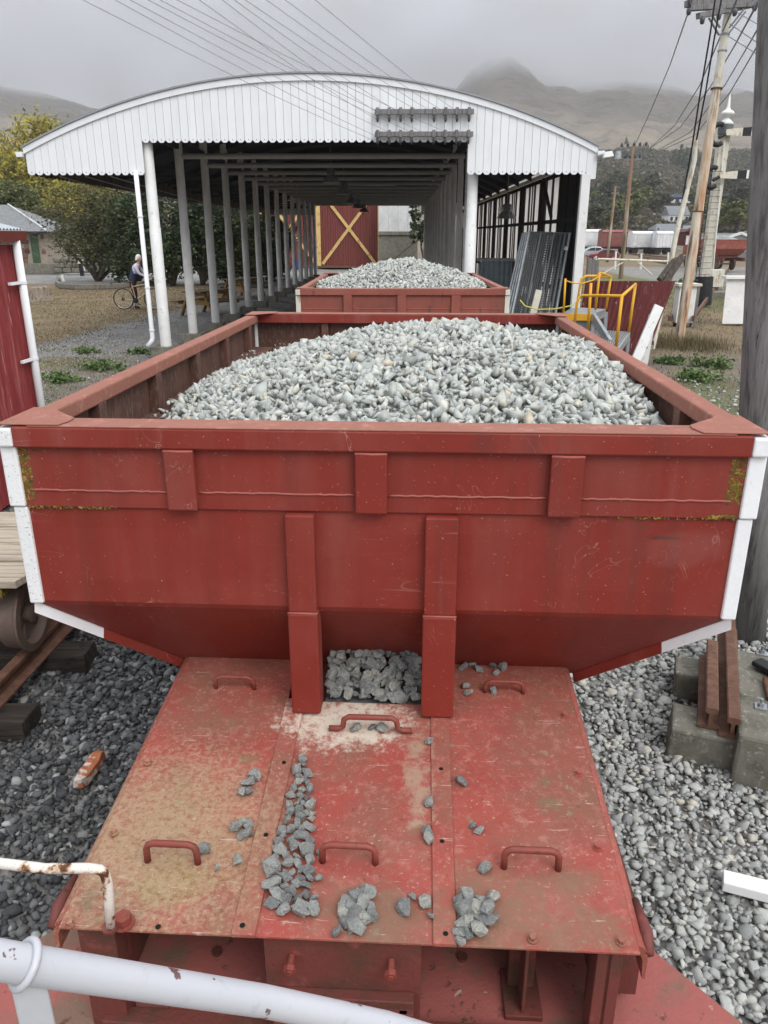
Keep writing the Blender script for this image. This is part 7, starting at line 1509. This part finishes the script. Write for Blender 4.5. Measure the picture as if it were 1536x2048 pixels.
house(1448, 1488, 401, 408, 416, M['house_white'], M['house_blue'], 'house with a blue roof on the slope right of the signal post', 4)
house(1182, 1209, 431, 440, 447, M['house_white'], M['house_white'], 'white house low among the trees beside the shed corner', 2)
house(1388, 1400, 444, 450, 462, M['house_white'], M['house_grey'], 'small white house partly hidden by the rust streaked pole', 1)
rt = random.Random(77); LAB = {'mid': 'green tree in the belt of trees above the boxcars', 'far': 'grey green tree on the slope among the houses'}
protos = []
for k, mk in enumerate(('leaf_mid', 'leaf_far', 'leaf_far', 'leaf_mid')):
    o = thing('hillside_tree', LAB['mid'], 'tree', (0, 0, 0), 0, 'trees on the hillside'); limb_tree(o, (0, 0, -0.5), [(0, 0, 2.0), (.5, .2, 2.6), (-.5, 0, 2.4)], 0.16, M['bark'], k); foliage('crown', blobset((0, 0, 2.2), (1.75, 1.6, 1.7), 14, 60 + k, 0.48), 1300, 0.30, M[mk], o, 60 + k, spread=0.22, local=True); protos.append(o)
used = [False] * 4
trees = []
for y0_, y1_, n in ((448, 470, 22), (425, 450, 24), (398, 428, 22), (375, 402, 18)):
    for i in range(n): trees.append((rt.uniform(1165, 1530), rt.uniform(y0_, y1_), rt.uniform(30, 52) if y0_ > 420 else rt.uniform(24, 40)))
for x in range(20): trees.append((rt.uniform(-150, 640), rt.uniform(430, 462), rt.uniform(30, 55)))
for i, (x, y, s) in enumerate(trees):
    if any(abs(x - hx_) < hw_ and hy0 < y < hy1 for hx_, hw_, hy0, hy1 in ((1361, 30, 384, 425), (1357, 28, 408, 458), (1340, 36, 444, 485), (1468, 28, 398, 428), (1195, 16, 428, 458))): continue
    p = hill_at(x, y); sc_ = s * p.length / FPX / 3.4; k = (0, 1, 2, 3)[i % 4] if y > 425 else (1, 2)[i % 2]
    o = protos[k] if not used[k] else copy_tree(protos[k]); used[k] = True; o.location = (p.x, p.y, hill_z(p.x, p.y)); o.scale = (sc_, sc_, sc_ * rt.uniform(.75, 1.05)); o.rotation_euler = (0, 0, rt.uniform(0, 6.28)); o['label'] = LAB['mid'] if k in (0, 3) else LAB['far']
for k in range(4):
    if not used[k]: protos[k].location = (40 + 8 * k, 170, hill_z(40 + 8 * k, 170))
con0 = None
for i, (x, y, h) in enumerate(((1346, 338, 30), (1358, 336, 38), (1370, 338, 34), (1384, 336, 30), (1400, 338, 26), (1412, 336, 22), (1286, 300, 10), (1295, 304, 11), (1252, 288, 12), (1268, 292, 9), (1425, 334, 18))):
    p = hill_at(x, y); s = h * p.length / FPX
    if con0 is None:
        con0 = o = thing('conifer', 'dark conifer in the clump on the hillside', 'tree', (0, 0, 0), 0, 'conifers on the hillside'); MB().tube([(0, 0, -.2), (0, 0, .9)], [.03, .005], 6).build('trunk', M['bark'], o, local=True)
        foliage('crown', [((0, 0, 0.12 + .1 * j), (.30 - .03 * j, .30 - .03 * j, .10)) for j in range(9)], 900, 0.085, M['leaf_dark'], o, 88, spread=0.3, shell=.3, local=True)
    else: o = copy_tree(con0)
    o.location = (p.x, p.y, hill_z(p.x, p.y)); o.scale = (s * .8, s * .8, s); o['label'] = 'dark conifer in the clump on the hillside' if i < 6 or i == 10 else 'small lone conifer on the ridge line above the shed roof'; o['group'] = 'conifers in the hillside clump' if i < 6 or i == 10 else 'small conifers on the ridge'
# scrub on the slopes: one mass
rg = np.random.default_rng(404); P = []; Sz = []
for i in range(4200):
    x, y = (rg.uniform(1150, 1560), 302 + 165 * rg.random()) if i < 3400 else (rg.uniform(-260, 700), 380 + 70 * rg.random())
    p = hill_at(x, y); P.append((p.x, p.y, hill_z(p.x, p.y))); Sz.append(p.length / FPX * rg.uniform(2.5, 8.5))
P = np.array(P); Sz = np.array(Sz); nl = 26; n = len(P) * nl
idx_ = np.repeat(np.arange(len(P)), nl); d = rg.normal(size=(n, 3)); d /= np.linalg.norm(d, axis=1)[:, None]; d[:, 2] = np.abs(d[:, 2]) * .8
pos = P[idx_] + d * Sz[idx_][:, None] * rg.uniform(.5, 1.0, n)[:, None]; a = rg.normal(size=(n, 3)); b = rg.normal(size=(n, 3)); s = Sz[idx_][:, None] * 0.26; a *= s; b *= s
co = np.stack([pos - a, pos + b, pos + a, pos - b], 1).reshape(-1, 3); so = mesh_obj('scrub', co, np.arange(len(co)).reshape(-1, 4), [M['leaf_brown'], M['leaf_far']]); so.data.polygons.foreach_set('material_index', np.repeat((rg.random(len(P)) < .5).astype(np.int32), nl)); so['kind'] = 'stuff'; so['label'] = 'brown and grey green scrub covering the lower hillside'
